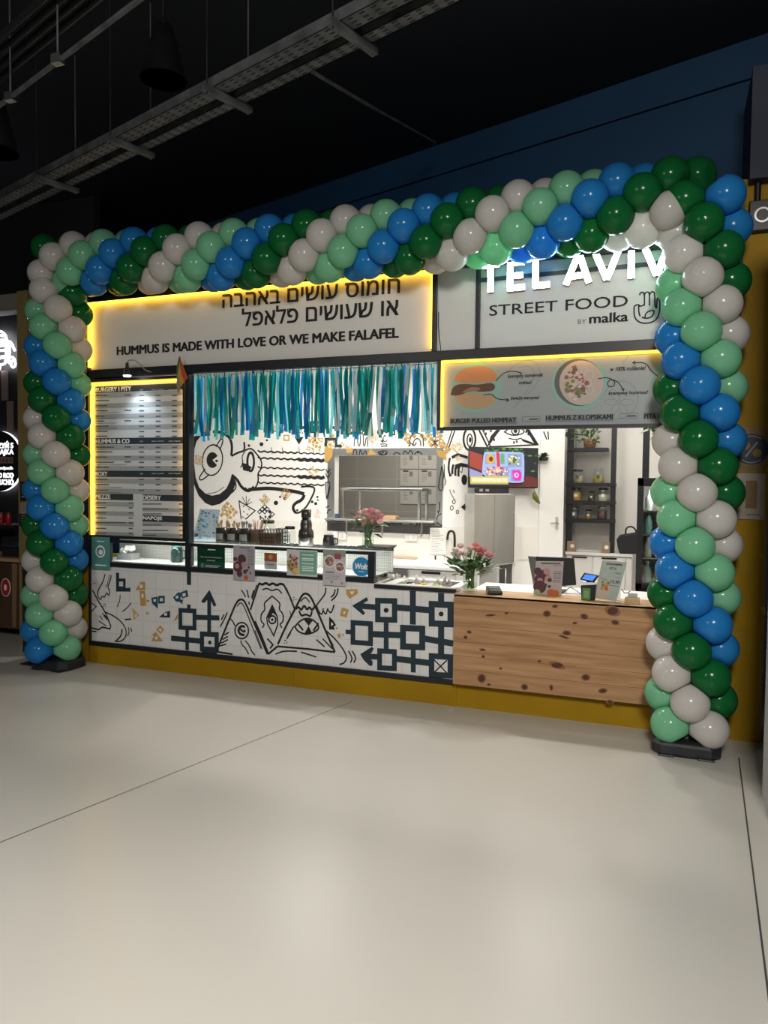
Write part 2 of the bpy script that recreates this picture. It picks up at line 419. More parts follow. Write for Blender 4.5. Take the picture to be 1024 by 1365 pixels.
pl(m, fk, c5, [(92, 150), (86, 220), (88, 300), (98, 360), (118, 410), (150, 446), (180, 458), (215, 450), (250, 425), (275, 395), (290, 350), (270, 315), (262, 345), (245, 380), (215, 405), (180, 412), (150, 402), (122, 375), (106, 330), (98, 260), (100, 200), (110, 165), (130, 140), (110, 135)])
s5([(135, 132), (170, 122), (215, 120), (250, 140)], [10, 14, 20, 26, 22, 18, 14, 12, 12, 12, 12, 12, 12, 12, 12, 12][:13])
s5([(235, 125), (262, 150), (272, 185), (268, 230)], 12)
s5([(268, 232), (300, 215), (330, 208), (326, 168)], 9)
s5([(270, 318), (296, 340), (312, 372), (345, 395), (372, 372)], 13)
s5([(285, 345), (292, 375), (272, 398)], 6)
el(m, fk, c5, (182, 250), 46, 70, 6, rot=.12)
pl(m, fk, c5, arc(182, 250, 27, 36, 40, 330, 20)+[(182, 250)])
dot(m, fk, c5, (201, 254), 6)
s5([(150, 290), (128, 318), (120, 338), (135, 342), (165, 318)], 6)
s5([(198, 190), (215, 160), (228, 150), (230, 168), (215, 205)], 6)
s5([(160, 402), (200, 398), (235, 372)], 3)
s5([(330, 208), (345, 198), (365, 200), (385, 225), (398, 240), (408, 265), (402, 295), (388, 310), (392, 345), (378, 378), (350, 394), (330, 375)], 7)
el(m, fk, c5, (356, 258), 15, 42, 11)
pl(m, fk, c5, [(315, 262), (340, 268), (362, 284), (345, 302), (322, 296)])
s5([(310, 285), (322, 262), (315, 235), (330, 210)], 5)
for y0, w0, w1 in ((210, 5, 5), (240, 5, 14), (283, 4, 5), (318, 5, 14), (352, 4, 6)):
    P = [(388+i*15.2, y0+(5 if i % 2 else -4)+i*.6) for i in range(21)]
    st(m, fk, c5, P[:13], w0+2); st(m, fk, c5, P[12:], w1)
s5([(345, 385), (400, 380), (450, 378), (520, 388), (565, 394), (600, 405)], 15)
s5([(600, 408), (590, 432), (556, 447), (546, 470), (566, 497), (606, 470), (632, 425), (652, 378), (625, 368), (585, 372)], [14]*9+[13]*8+[8]*24)
dot(m, fk, c5, (568, 478), 5)
for x in (450, 500, 575, 640): s5([(x, 190+(x % 7)), (x+4, 222)], 3)
for c, r in (((405, 178), 9), ((430, 160), 5), ((348, 184), 6), ((471, 445), 10), ((512, 424), 8), ((490, 418), 5), ((636, 440), 6), ((652, 448), 7), ((660, 418), 5), ((662, 432), 4)): dot(m, fk, c5, c, r)
s5([(303, 436), (376, 480), (315, 537)], 5, sm=0, closed=True)
for p in ((320, 455), (345, 470), (322, 480), (338, 492), (318, 505), (330, 512)): s5([p, (p[0]+3, p[1]+7), (p[0]+8, p[1]+5)], 3, sm=0)
for p in ((318, 418), (336, 412), (352, 425), (362, 440)): s5([(338, 455), p], 3, sm=0)
cluster(m, fk, c5, (250, 487), 42, GOLDINK, 3); cluster(m, fk, c5, (420, 497), 38, INK, 5); cluster(m, fk, c5, (420, 430), 22, GOLDINK, 6)
cluster(m, fk, c5, (515, 402), 24, GOLDINK, 7); cluster(m, fk, c5, (648, 178), 38, GOLDINK, 8, 0.2); cluster(m, fk, c5, (640, 300), 22, PALEGOLD, 9); cluster(m, fk, c5, (120, 250), 24, PALEGOLD, 10, .2)
cluster(m, fk, c5, (575, 120), 24, INK, 11); cluster(m, fk, c5, (660, 497), 20, REDINK, 12); cluster(m, fk, c5, (730, 180), 44, GOLDINK, 13); cluster(m, fk, c5, (800, 200), 22, GOLDINK, 14)
pl(m, fk, c5, [(555, 145), (597, 145), (576, 180)]); s5([(508, 138), (530, 138), (530, 160), (508, 160)], 5, GOLDINK, 0, True)
s5([(430, 100), (470, 122), (505, 125), (512, 95), (500, 60)], 4); cluster(m, fk, c5, (465, 90), 20, PALEGOLD, 15)
s5([(90, 60), (120, 95), (105, 130)], 7); s5([(85, 395), (96, 420), (82, 450)], 5); s5([(80, 455), (97, 470), (92, 500), (80, 508)], 4)
# upper right, seen in c6
s6 = lambda P, w, ink=INK, sm=2, closed=False: st(m, fk, c6, P, w, ink, sm, closed)
s6([(-60, 102), (235, 102)], 12, NAVYINK, 0); pl(m, fk, c6, [(205, 80), (250, 102), (212, 128), (220, 104)], NAVYINK)
for x, h in ((0, 42), (150, 56)): s6([(x-h/2, 100-h/2), (x+h/2, 100-h/2), (x+h/2, 100+h/2), (x-h/2, 100+h/2)], 11, NAVYINK, 0, True)
s6([(128, 80), (172, 122)], 4, GOLDINK, 0); s6([(172, 80), (128, 122)], 4, GOLDINK, 0); s6([(0, 121), (0, 165)], 11, NAVYINK, 0); s6([(150, 128), (150, 145)], 11, NAVYINK, 0); s6([(72, 105), (72, 145)], 8, NAVYINK, 0)
s6([(50, 188), (50, 155), (96, 155), (96, 186), (122, 186)], 12, NAVYINK, 0); dot(m, fk, c6, (72, 128), 6)
dot(m, fk, c6, (297, 123), 15); dot(m, fk, c6, (325, 122), 6); dot(m, fk, c6, (318, 140), 4)
s6([(305, 62), (338, 104), (405, 106), (440, 62)], 15, INK, 0); s6([(318, 66), (345, 92), (398, 94), (425, 66)], 5, INK, 0); s6([(340, 116), (362, 116), (362, 134), (340, 134)], 6, INK, 0, True)
cluster(m, fk, c6, (425, 128), 44, GOLDINK, 21); cluster(m, fk, c6, (530, 140), 46, GOLDINK, 22); cluster(m, fk, c6, (575, 200), 40, GOLDINK, 23); cluster(m, fk, c6, (262, 140), 30, PALEGOLD, 24)
for P in ([(178, 188), (180, 150), (188, 143), (194, 152), (196, 185), (206, 185), (208, 130), (214, 124), (220, 132), (220, 185), (228, 185), (232, 150), (240, 146), (240, 190)], [(425, 188), (438, 170), (450, 188), (462, 170)], [(300, 188), (325, 185)]): s6(P, 4)
s6([(432, 186), (432, 150), (448, 130), (470, 126), (492, 140), (494, 188)], 4); s6([(446, 186), (450, 160), (466, 150), (480, 160), (482, 186)], 4)
s6([(300, 165), (312, 160), (320, 170), (330, 158)], 3); s6([(296, 178), (330, 176), (326, 190)], 3)
for p in ((305, 150), (312, 142), (298, 158)): s6([(310, 172), p], 3, sm=0)
for x in (546, 560, 534): s6([(547, 170), (x, 158)], 4, sm=0); s6([(547, 172), (x, 184)], 4, sm=0)
# below the window and around it
s6([(590, 270), (588, 330), (598, 345), (590, 365)], 3)
wall_back = struct('wall_back', m)
# --- diagonal wall with the screen
e = tv.px(752, 650)[0]
m = MB(); m.fbox(tv, 0, 0, e, 3.05, -.12, 0, WALLW)
t6 = lambda x, y: tv.px(420+x/3.413, 540+y/3.413)
s7 = lambda P, w, ink=INK, sm=2, closed=False: st(m, tv, t6, P, w, ink, sm, closed)
s7([(645, 90), (605, 205)], 5, sm=0); s7([(632, 90), (596, 200)], 4, sm=0); s7([(735, 90), (785, 192)], 7, sm=0); s7([(752, 90), (800, 190)], 5, sm=0)
el(m, tv, t6, (703, 155), 27, 50, 8); el(m, tv, t6, (704, 160), 12, 28, 5); dot(m, tv, t6, (706, 158), 6, 12)
pl(m, tv, t6, [(845, 90), (862, 90), (830, 130), (795, 180), (783, 190), (800, 140)]); pl(m, tv, t6, [(952, 100), (968, 98), (1018, 180), (1000, 180)])
pl(m, tv, t6, [(935, 150), (985, 168), (1005, 180), (975, 176), (945, 165)])
s7([(862, 122), (885, 104), (915, 99), (942, 108), (956, 122), (930, 136), (892, 138)], 5, closed=True); el(m, tv, t6, (912, 118), 17, 16, 5); dot(m, tv, t6, (912, 118), 9)
s7([(880, 150), (910, 158), (940, 150)], 4); s7([(790, 190), (900, 186), (1016, 180)], 6)
for c in ((800, 150), (812, 136), (800, 118), (815, 158), (960, 122), (970, 132), (968, 110), (905, 170), (918, 166), (778, 130), (770, 112)): dot(m, tv, t6, c, 4, 7)
pl(m, tv, t6, [(620, 232), (650, 218), (695, 232), (695, 245), (650, 232), (625, 245)]); s7([(614, 240), (608, 270), (608, 300), (616, 322)], 8)
pl(m, tv, t6, [(640, 270), (665, 262), (695, 270), (695, 285), (665, 280), (645, 290)])
for x, y1 in ((624, 315), (638, 322), (652, 325)): s7([(x+6, 270), (x, 295), (x+1, y1)], 9)
s7([(610, 322), (622, 318)], 8, sm=0); dot(m, tv, t6, (679, 340), 13, 24)
s7([(718, 425), (704, 425), (704, 490), (716, 490)], 12, sm=0); s7([(704, 462), (680, 462)], 10, sm=0); pl(m, tv, t6, [(664, 464), (686, 444), (686, 484)]); s7([(711, 490), (711, 518)], 8, sm=0)
for c, r in (((622, 468), 10), ((648, 486), 8), ((632, 440), 9)): el(m, tv, t6, c, r*.7, r, 3)
s7([(612, 385), (622, 410), (636, 432)], 3); s7([(628, 385), (634, 400)], 3); s7([(672, 280), (668, 310), (660, 300)], 3)
for P in ([(1040, 120), (1060, 170)], [(1042, 200), (1030, 220)], [(1060, 120), (1064, 180)]): s7(P, 5)
cluster(m, tv, t6, (645, 190), 26, PALEGOLD, 31); cluster(m, tv, t6, (650, 240), 14, PALEGOLD, 32); cluster(m, tv, t6, (1050, 230), 12, INK, 33); cluster(m, tv, t6, (1052, 275), 14, REDINK, 34)
struct('wall_diagonal', m)
m = MB(); p = tv.pt((e, 0)); q = tv.pt((e, 0), .0)
fb = F(4.45)
pe = fb.px(749, 650)[0]; m.hexa([(p[0]-.05, p[1], 0), (p[0], p[1], 0), (pe, 4.5, 0), (pe-.06, 4.5, 0)], [(p[0]-.05, p[1], 3.05), (p[0], p[1], 3.05), (pe, 4.5, 3.05), (pe-.06, 4.5, 3.05)], WALLW); struct('wall_partition', m); m = MB()
m.box(pe, 4.45, 0, 0.9, 4.55, 3.05, WALLW)
struct('wall_rear', m)
m = MB(); m.box(0.0, 0.05, 0, .1, 4.5, 3.05, WALLW); struct('wall_inner_right', m)
m = MB(); m.box(-6.25, 0.66, 0, -6.2, 2.4, 3.05, WALLW); struct('wall_inner_left', m)
m = MB(); m.box(-5.2, 0.03, 3.05, 0.8, 4.6, 3.11, WALLW); m.box(-6.25, 0.66, 3.05, -5.2, 2.4, 3.11, WALLW); struct('ceiling', m)
m = MB(); Z0 = lambda p: tuple(p)
m.box(-4.6, 4.2, 0, -2.0, 4.3, 2.9, TILEG); m.box(-4.6, KB+T, 0, -4.5, 4.2, 2.9, TILEG); m.box(-2.05, KB+T+.9, 0, -1.95, 4.2, 2.9, TILEG); m.box(-4.6, KB+T, 2.8, -2.0, 4.3, 2.9, WALLW)
struct('wall_scullery', m)
# door at the end of the diagonal wall
ds = Fr(tv.pt((e-.30, 0), .0), tv.u)
m2 = thing('door_1', ds.pt((0, 0)), None, None, None, 'structure')
m = MB(); m.fbox(ds, 0, .02, .29, 2.25, .001, .025, WHITE); m.build('door_leaf', m2, .003)
m = MB(); c = ds.px(741, 697); m.fbox(ds, c[0]-.014, c[1]-.07, c[0]+.014, c[1]+.07, .025, .035, STEEL); m.tube([ds.pt(c, .03), ds.pt(c, .07), ds.pt((c[0]-.09, c[1]), .07)], .009, STEEL); m.build('door_handle', m2)
# ------------------------------------------------------------------ the stand's black steel frame
XL, XR = -5.165, 0.0
m = MB()
def bar(x0, z0, x1, z1, y0=-.03, y1=.05, mm=None): (mm or m).box(min(x0, x1), y0, min(z0, z1), max(x0, x1), y1, max(z0, z1), BLACK)
g = thing('storefront_frame', (-2.6, 0, 0), 'black steel frame of posts and beams carrying the signs of the food stand', 'frame')
m = MB(); bar(XL, 2.70, XR, 2.775); m.build('beam', g, .004)
m = MB(); z = f0.px(180, 504)[1]; bar(XL, 2.66, f0.px(252, 500)[0], 2.685); m.build('beam', g, .003)
m = MB(); xa, xb = f0.px(249.5, 600)[0], f0.px(254.5, 600)[0]; bar(xa, .93, xb, 2.70); m.build('post', g, .003)
m = MB(); bar(XL-.01, 0.95, XL+.012, 3.45); m.build('post', g, .003)
m = MB(); bar(f0.px(577.3, 420)[0], 2.775, f0.px(582.5, 420)[0], 3.45); m.build('post', g, .003)
m = MB(); bar(f0.px(635, 420)[0], 2.775, f0.px(640, 420)[0], 3.45); m.build('post', g, .003)
m = MB(); bar(XL, 3.40, XR, 3.46); m.build('beam', g, .003)
m = MB(); bar(XR-.05, 0.0, XR, 3.45, 0.0, .05); m.build('post', g, .003)
# ------------------------------------------------------------------ signs above the opening
fs_ = F(.015)
def led(mm, a0, b0, a1, b1, d0=.0, d1=.045): mm.fbox(fs_, a0, b0, a1, b1, d0, d1, LEDY)
g = thing('slogan_sign', (-3.4, .03, 2.78), 'long pale sign with black slogan in two alphabets and yellow edge glow', 'sign')
a0, a1 = XL+.013, f0.px(577, 420)[0]
m = MB(); m.fbox(fs_, a0, 2.776, a1, 3.40, -.03, .0, SIGNP); m.build('panel', g)
m = MB(); led(m, a0, 2.80, a0+.012, 3.40); m.build('light_strip', g)
m = MB(); led(m, a0+.02, 3.388, a1-.02, 3.40); m.build('light_strip', g)
m = MB(); led(m, a1-.008, 2.80, a1, 3.385); m.build('light_strip', g)
m = MB()
m.ptext(fs_, 'HUMMUS IS MADE WITH LOVE OR WE MAKE FALAFEL', 156.5, 472.7, 531, 451, 461.5, .003, INK, .019)
m.ptext(fs_, 'חומוס עושים באהבה'[::-1], 297, 409, 533, 393, 390.5, .003, INK, .007)
m.ptext(fs_, 'או שעושים פלאפל'[::-1], 323, 435, 531, 420, 411.5, .003, INK, .006)
m.build('lettering', g)
g = thing('blank_sign_panel', (-1.6, .03, 2.78), 'narrow blank pale panel between the slogan sign and the shop name sign', 'sign panel')
m = MB(); b0, b1 = f0.px(582.5, 420)[0], f0.px(635, 420)[0]
m.fbox(fs_, b0, 2.776, b1, 3.40, -.03, .0, SIGNP); m.build('panel', g)
m = MB(); c8 = lambda x, y: fs_.px(560+x/8.533, 340+y/8.533)
m.tube([fs_.pt(c8(*p), .006) for p in ((215, 650), (212, 800), (222, 950), (235, 1040), (240, 1110))], .0035, DARK, 6); m.build('cable', g)
g = thing('shop_sign', (-.7, .03, 2.78), 'pale shop name sign with glowing white TEL AVIV letters and small black hand emblem', 'sign')
b0, b1 = f0.px(640, 420)[0], XR
m = MB(); m.fbox(fs_, b0, 2.776, b1, 3.40, -.03, .0, SIGNP); m.build('panel', g)
c7 = lambda x, y: fs_.px(640+x/3.938, 320+y/3.938)
m = MB(); p, q = c7(0, 212), c7(1000, 117); m.stroke(fs_, [p, q], .028, 0, mat('rail_grey', (0.05, 0.055, 0.07), 0.5), .012); m.build('rail', g)
m = MB(); lw = .044
for P in ([(12, 145), (110, 133)], [(62, 140), (62, 280)], [(165, 118), (163, 268)], [(150, 130), (240, 122)], [(150, 198), (232, 190)], [(150, 262), (240, 252)], [(298, 98), (296, 256)], [(284, 248), (370, 240)],
          [(524, 72), (455, 242)], [(522, 72), (575, 230)], [(475, 200), (560, 188)], [(602, 62), (668, 214)], [(735, 52), (668, 214)], [(797, 42), (795, 208)], [(862, 36), (928, 192)], [(995, 28), (928, 192)]):
    m.stroke(fs_, [c7(*p) for p in P], lw, .012, WHITE, .03); m.stroke(fs_, [c7(*p) for p in P], lw*.96, .0424, LEDW)
m.build('glowing_letters', g)
m = MB()
m.ptext(fs_, 'STREET FOOD', 652.5, 422.5, 837, 407, 408.5, .003, INK, .003)
m.ptext(fs_, 'malka', 786, 432, 837, 427.5, 419.5, .003, INK, .012)
m.ptext(fs_, 'BY', 770.5, 432.5, 781.5, 431, 426.5, .003, INK, -.01)
m.build('lettering', g)
m = MB()
def hs(P, k=2): m.stroke(fs_, smooth([c7(*p) for p in P], k), .0095, .003, INK)
hs([(838, 290), (842, 276), (856, 274), (864, 284), (863, 345)]); hs([(864, 290), (868, 276), (882, 272), (890, 280), (890, 345)]); hs([(890, 290), (896, 275), (908, 270), (918, 280), (918, 350), (930, 358)])
hs([(862, 340), (840, 350), (834, 338), (810, 345), (808, 370), (812, 410), (840, 435), (880, 438), (920, 425), (942, 390), (945, 330), (940, 305), (932, 303), (928, 330), (928, 355)])
hs([(834, 340), (833, 375), (840, 400)]); hs([(865, 410), (870, 385), (890, 372), (915, 368), (912, 390), (895, 408), (868, 412), (850, 405)])
m.build('hand_emblem', g)
# ------------------------------------------------------------------ backlit menu board
g = thing('menu_board', (-4.6, .0, 1.2), 'tall backlit menu price board with slate heading bars and yellow glowing edge', 'menu board')
fm = F(.02); A0, Z1 = fm.px(123.2, 511); A1 = fm.px(247, 600)[0]; Z0_ = 1.225; Z1 = 2.655
m = MB(); m.fbox(fm, A0-.01, Z0_-.012, A1+.012, Z1+.008, -.06, -.03, BLACK); m.fbox(fm, A0-.012, Z0_-.025, A1+.014, Z0_, -.03, .04, BLACK); m.fbox(fm, A1, Z0_, A1+.014, Z1, -.03, .04, BLACK); m.build('frame', g)
m = MB(); m.fbox(fm, A0+.0, Z0_, A1, Z1, -.03, .0, MENUP); m.build('panel', g)
m = MB(); m.fbox(fm, A0, Z0_, A0+.010, Z1, 0, .03, LEDY); m.build('light_strip', g)
m = MB(); m.fbox(fm, A0+.010, Z1-.012, A1, Z1, 0, .03, LEDY); m.build('light_strip', g)
m = MB(); m.fbox(fm, A1-.006, Z0_, A1, Z1-.012, 0, .03, LEDY); m.build('light_strip', g)
mp = lambda x, y: fm.px(110+x/5.687, 490+y/5.687)
def row(mm, x0, x1, y, h, mt, d=.002):                 # a band of the board; measured on its left edge, kept level
    p = mp(x0, y); q = mp(x0, y+h); r = mp(x1, y)
    mm.fbox(fm, p[0], q[1], r[0], p[1], 0, d, mt)
m = MB()
for y in (197, 275, 357, 440, 590, 668, 745, 840, 915): row(m, 98, 765, y, 36, MENUG, .001)
for y in (1015, 1085, 1162, 1240): row(m, 98, 390, y, 34, MENUG, .001)
for y in (1070, 1175, 1260): row(m, 455, 775, y-10, 30, MENUG, .001)
m.build('price_bands', g)
m = MB(); heads = [('BURGERY I PITY', 98, 762, 150, 370, 1), ('HUMMUS & CO', 98, 765, 540, 357, 1), ('BOXY', 98, 765, 785, 190, 1), ('MEZZE', 98, 384, 957, 212, 0), ('DESERY', 455, 768, 965, 596, 0), ('NAPOJE', 455, 768, 1122, 604, 0)]
for t, x0, x1, y, xe, k in heads: row(m, x0, x1, y-4, 47, SLATE, .002)
m.build('heading_bars', g)
m = MB()
for t, x0, x1, y, xe, k in heads:
    p = mp(x0+4, y+36); q = mp(xe, y+36); r = mp(x0+4, y+4)
    m.text(fm, t, p[0], p[1], q[0], r[1], .003, PAPER, .017)
    if k:
        for xx, tx in ((448, 'solo'), (572, 'zestaw z frytkami'), (700, 'zestaw z napojem')):
            w = 12 if xx == 448 else 46
            p = mp(xx-w, y+24); q = mp(xx+w, y+24); r = mp(xx, y+12); m.text(fm, tx, p[0], p[1], q[0], r[1], .003, PAPER)
INKG = mat('grey_print', (0.07, 0.07, 0.075), 0.7)
rg = random.Random(4)
def smear(x0, x1, y, h=8):                            # a line of print too small to read
    x = x0
    while x < x1:
        w = rg.uniform(6, 16); row(m, x, min(x1, x+w), y, h, INKG, .0025); x += w+3
for y in (207, 245, 285, 323, 365, 402, 440, 480, 516, 600, 635, 675, 713, 752, 843, 883, 925):
    smear(103, rg.choice((165, 190, 200, 225, 240)), y)
    if rg.random() < .6: row(m, 103, rg.randint(250, 345), y+20, 2.5, INKG, .0025)
    if rg.random() < .35: smear(320, 368, y-3, 9)
    for xx in (448, 574, 698): smear(xx-18, xx+18, y, 9)
for y in (1022, 1058, 1097, 1136, 1172, 1215, 1250): smear(103, rg.choice((180, 210, 330)), y); smear(352, 382, y, 9)
for y in (1030, 1068, 1105, 1190, 1230, 1266): smear(458, rg.choice((560, 600, 650)), y); smear(735, 766, y, 9)
m.build('lettering', g)
# ------------------------------------------------------------------ food photo board
g = thing('food_photo_board', (-.9, 0, 2.17), 'wide backlit board with pictures of a burger and a hummus bowl', 'menu board')
fp = F(.0); c9 = lambda x, y: fp.px(580+x/3.2, 450+y/3.2)
A0 = c9(30, 200)[0]; A1 = XR-.01; ZB, ZT = 2.185, 2.695
m = MB(); m.fbox(fp, A0-.03, ZB-.025, A1, ZB, -.03, .03, BLACK); m.fbox(fp, A0-.03, ZB, A0, ZT+.005, -.03, .03, BLACK); m.build('frame', g)
PB = mat('board_panel_grey', (0.29, 0.32, 0.325), 0.4)
m = MB(); m.fbox(fp, A0, ZB, A1, ZT, -.03, -.012, PB); m.build('panel', g)
m = MB(); m.fbox(fp, A0, ZT-.012, A1, ZT, -.012, .03, LEDY); m.build('light_strip', g)
m = MB(); m.fbox(fp, A0, ZB, A0+.01, ZT-.012, -.012, .03, LEDY); m.build('light_strip', g)
def p9(P, ink, d=-.0105, k=2): m.fpoly(fp, smooth([c9(*q) for q in P]+[c9(*P[0])], k)[:-1], d, d, ink)
def l9(P, ink, w=.006, d=-.0095, k=2): m.stroke(fp, smooth([c9(*q) for q in P], k), w, d, ink)
MINTP = mat('mint_print', (0.22, 0.40, 0.34), 0.5); GREYP = mat('grey_line_print', (0.21, 0.235, 0.24), 0.5)
m = MB()
for P in ([(330, 300), (400, 240), (450, 170), (440, 110), (395, 90), (340, 115), (300, 150)], [(345, 280), (400, 220), (430, 150), (395, 115), (350, 130)], [(700, 270), (760, 180), (840, 190), (875, 260), (830, 340), (740, 350)], [(800, 110), (830, 70)], [(520, 110), (530, 80), (550, 100)]): l9(P, GREYP, .005, -.0115)
for k in range(6): m.stroke(fp, [c9(*q) for q in arc(785+34*math.cos(k*1.05), 275+34*math.sin(k*1.05), 28, 13, 0, 360, 14, k*1.05)], .004, -.0115, GREYP)
m.build('line_drawings', g)
m = MB()
p9([(70, 190), (95, 130), (160, 100), (235, 112), (275, 160), (290, 205), (270, 260), (240, 305), (160, 325), (95, 305), (65, 250)], MINTP, -.0112)
p9([(78, 182), (95, 145), (150, 122), (220, 120), (262, 150), (268, 185), (200, 192), (120, 195)], mat('bun_print', (0.50, 0.22, 0.09), 0.5))
p9([(80, 240), (150, 235), (262, 240), (255, 285), (200, 305), (120, 300), (85, 275)], mat('bun_low_print', (0.42, 0.28, 0.16), 0.5))
p9([(64, 245), (75, 205), (120, 195), (180, 202), (250, 188), (258, 225), (200, 232), (150, 225), (100, 248)], mat('meat_print', (0.10, 0.045, 0.025), 0.5), -.0098)
p9([(110, 235), (150, 208), (200, 215), (180, 228)], mat('meat_light_print', (0.28, 0.15, 0.09), 0.5), -.0092)
p9([(496, 215), (505, 140), (560, 95), (640, 88), (700, 115), (735, 150), (735, 210), (700, 280), (640, 312), (570, 300), (520, 270)], MINTP, -.0112)
p9(arc(613, 190, 105, 102, 0, 345, 22), mat('bowl_print', (0.10, 0.09, 0.09), 0.5), -.0105, 1); p9(arc(624, 192, 95, 96, 0, 345, 22), mat('hummus_print', (0.46, 0.38, 0.33), 0.5), -.0100, 1)
rg = random.Random(11)
fc = [mat('green_food_print', (0.14, 0.19, 0.05), 0.5), mat('red_food_print', (0.30, 0.07, 0.08), 0.5), mat('brown_food_print', (0.16, 0.08, 0.05), 0.5), mat('pale_food_print', (0.55, 0.47, 0.42), 0.5)]
for k in range(60):
    a, r = rg.uniform(0, 6.28), 62*rg.random()**.6; x, y = 600+r*math.cos(a)*.75, 195+r*math.sin(a)*1.2; s = rg.uniform(6, 13)
    p9(arc(x, y, s, s*rg.uniform(.5, 1), 0, 300, 6), fc[k % 4], -.0096+k*1e-5, 1)
for x, y, r in ((655, 160, 22), (650, 195, 16), (660, 220, 18), (638, 140, 14)): m.stroke(fp, [c9(*q) for q in arc(x, y, r, r, 0, 360, 18)], .006, -.0085, fc[3])
p9([(920, 200), (940, 120), (985, 90), (985, 280), (945, 270)], MINTP, -.0112); p9([(930, 200), (950, 165), (985, 150), (985, 250), (950, 250)], mat('pita_print', (0.30, 0.09, 0.07), 0.5))
m.build('food_pictures', g)
m = MB()
l9([(258, 185), (290, 150), (330, 140), (368, 150)], INK); l9([(355, 145), (369, 151), (360, 158)], INK, .005, k=0); l9([(205, 245), (240, 238), (262, 262), (310, 266)], INK); l9([(300, 258), (315, 266), (302, 275)], INK, .005, k=0)
l9([(695, 175), (735, 168), (768, 185), (765, 205), (745, 212), (732, 195), (750, 175), (785, 190), (803, 225)], INK); l9([(795, 216), (804, 227), (806, 213)], INK, .005, k=0); l9([(952, 165), (920, 140), (900, 105), (845, 106)], INK); l9([(855, 98), (843, 106), (855, 114)], INK, .005, k=0)
def t9(t, x0, y0, x1, y1, h, bold=0, ink=INK):
    p = c9(x0, y0); q = c9(x1, y1); r = c9(x0, y0-h); z = (p[1]+q[1])/2; m.text(fp, t, p[0], z, q[0], z+r[1]-p[1], -.0095, ink, max(bold, .008), shear=.15)
t9('konopny zamiennik', 310, 178, 460, 168, 20); t9('mięsa!', 357, 204, 410, 200, 19); t9('świeże warzywa!', 322, 270, 443, 264, 19); t9('w 100% roślinnie!', 747, 145, 898, 134, 19); t9('kremowy hummus!', 740, 251, 908, 241, 19)
m.build('handwritten_notes', g)
m = MB()
TAG = mat('caption_grey', (0.19, 0.21, 0.215), 0.5)
for x0, x1, y0, y1 in ((62, 348, 342, 372), (470, 762, 328, 358), (888, 985, 318, 346)):
    p = c9(x0, y1); q = c9(x1, y1); r = c9(x0, y0); m.fbox(fp, p[0], (p[1]+q[1])/2, q[0], (p[1]+q[1])/2+r[1]-p[1], -.012, -.011, TAG)
for x0, x1, y in ((372, 446, 358), (786, 864, 345)):
    p = c9(x0, y); q = c9(x1, y); h = .036; m.stroke(fp, [(p[0], p[1]), (q[0], p[1]), (q[0], p[1]+h), (p[0], p[1]+h)], .002, -.0105, INK, closed=True); m.fbox(fp, p[0]+.05, p[1]+.012, q[0]-.012, p[1]+.022, -.012, -.0105, INKG)
def tc(t, x0, y0, x1, y1, h): 
    p = c9(x0, y0); q = c9(x1, y1); r = c9(x0, y0-h); z = (p[1]+q[1])/2; m.text(fp, t, p[0], z, q[0], z+r[1]-p[1], -.0095, INK, .012)
tc('BURGER PULLED HEMPEAT', 65, 366, 343, 360, 19); tc('HUMMUS Z KLOPSIKAMI', 473, 353, 757, 347, 20); tc('PITA F', 893, 346, 962, 343, 20)
m.build('captions', g)
# ------------------------------------------------------------------ clip lamp, pennant, streamers
g = thing('clip_spotlight', (-4.65, -.05, 2.7), 'small black spotlight on a curved arm above the menu board', 'lamp')
fl = F(-.12); cl = lambda x, y: fl.px(100+x/5.69, 480+y/5.69)
m = MB(); m.tube(smooth([fl.pt(cl(*p), d) for p, d in (((545, 85), -.1), ((490, 70), -.08), ((480, 40), -.04), ((465, 5), 0), ((440, -2), .02), ((418, 10), .03), ((412, 45), .03))], 2), .006, STEELD, 8); m.build('arm', g)
m = MB(); c = fl.pt(cl(413, 130), .03); m.lathe(c, [(.035, .012), (.036, .02), (.028, .05), (.018, .07), (.015, .10), (.012, .125)], DARK); m.build('lamp_shade', g)
m = MB(); m.lathe(c, [(.001, .0), (.03, .002), (.034, .012), (.034, .016)], LAMPW); m.build('bulb', g)
l = bpy.data.lights.new('spotlight_beam', 'SPOT'); l.energy = 9; l.color = (0.72, 0.88, 1.0); l.spot_size = math.radians(95); l.spot_blend = .8; l.shadow_soft_size = .03
o = bpy.data.objects.new('spotlight_beam', l); COL.objects.link(o); o.location = tuple(c+[0, 0, -.015]); o.rotation_euler = (Vector((0.06, .16, -.55))).to_track_quat('-Z', 'Y').to_euler()
g = thing('pennant', (-4.05, -.04, 2.6), 'small striped cloth pennant hanging from the beam beside the menu board', 'pennant')
fq = F(-.05); cq = lambda x, y: fq.px(100+x/5.69, 480+y/5.69)
m = MB()
for P, mt in (([(792, -30), (800, -10), (788, 60), (775, 115), (772, 60)], mat('pennant_green', (0.05, 0.12, 0.04), .8)), ([(797, -20), (806, 5), (838, 85), (858, 135), (832, 165), (812, 110), (800, 45)], mat('pennant_red', (0.42, 0.07, 0.03), .8)), ([(796, -10), (803, 45), (814, 110), (832, 165), (805, 200), (790, 120), (788, 60)], mat('pennant_orange', (0.55, 0.26, 0.02), .8)), ([(788, 62), (790, 122), (804, 200), (782, 250), (772, 190), (774, 118)], mat('pennant_grey', (0.25, 0.20, 0.17), .8))):
    m.fpoly(fq, [cq(*p) for p in P], 0, .004, mt)
m.build('cloth', g)
m = MB(); m.tube([fq.pt(cq(797, -25), -.004), fq.pt(cq(775, 190), -.004)], .003, BROWN, 6); m.build('stick', g)
m = MB(); rg = random.Random(21)
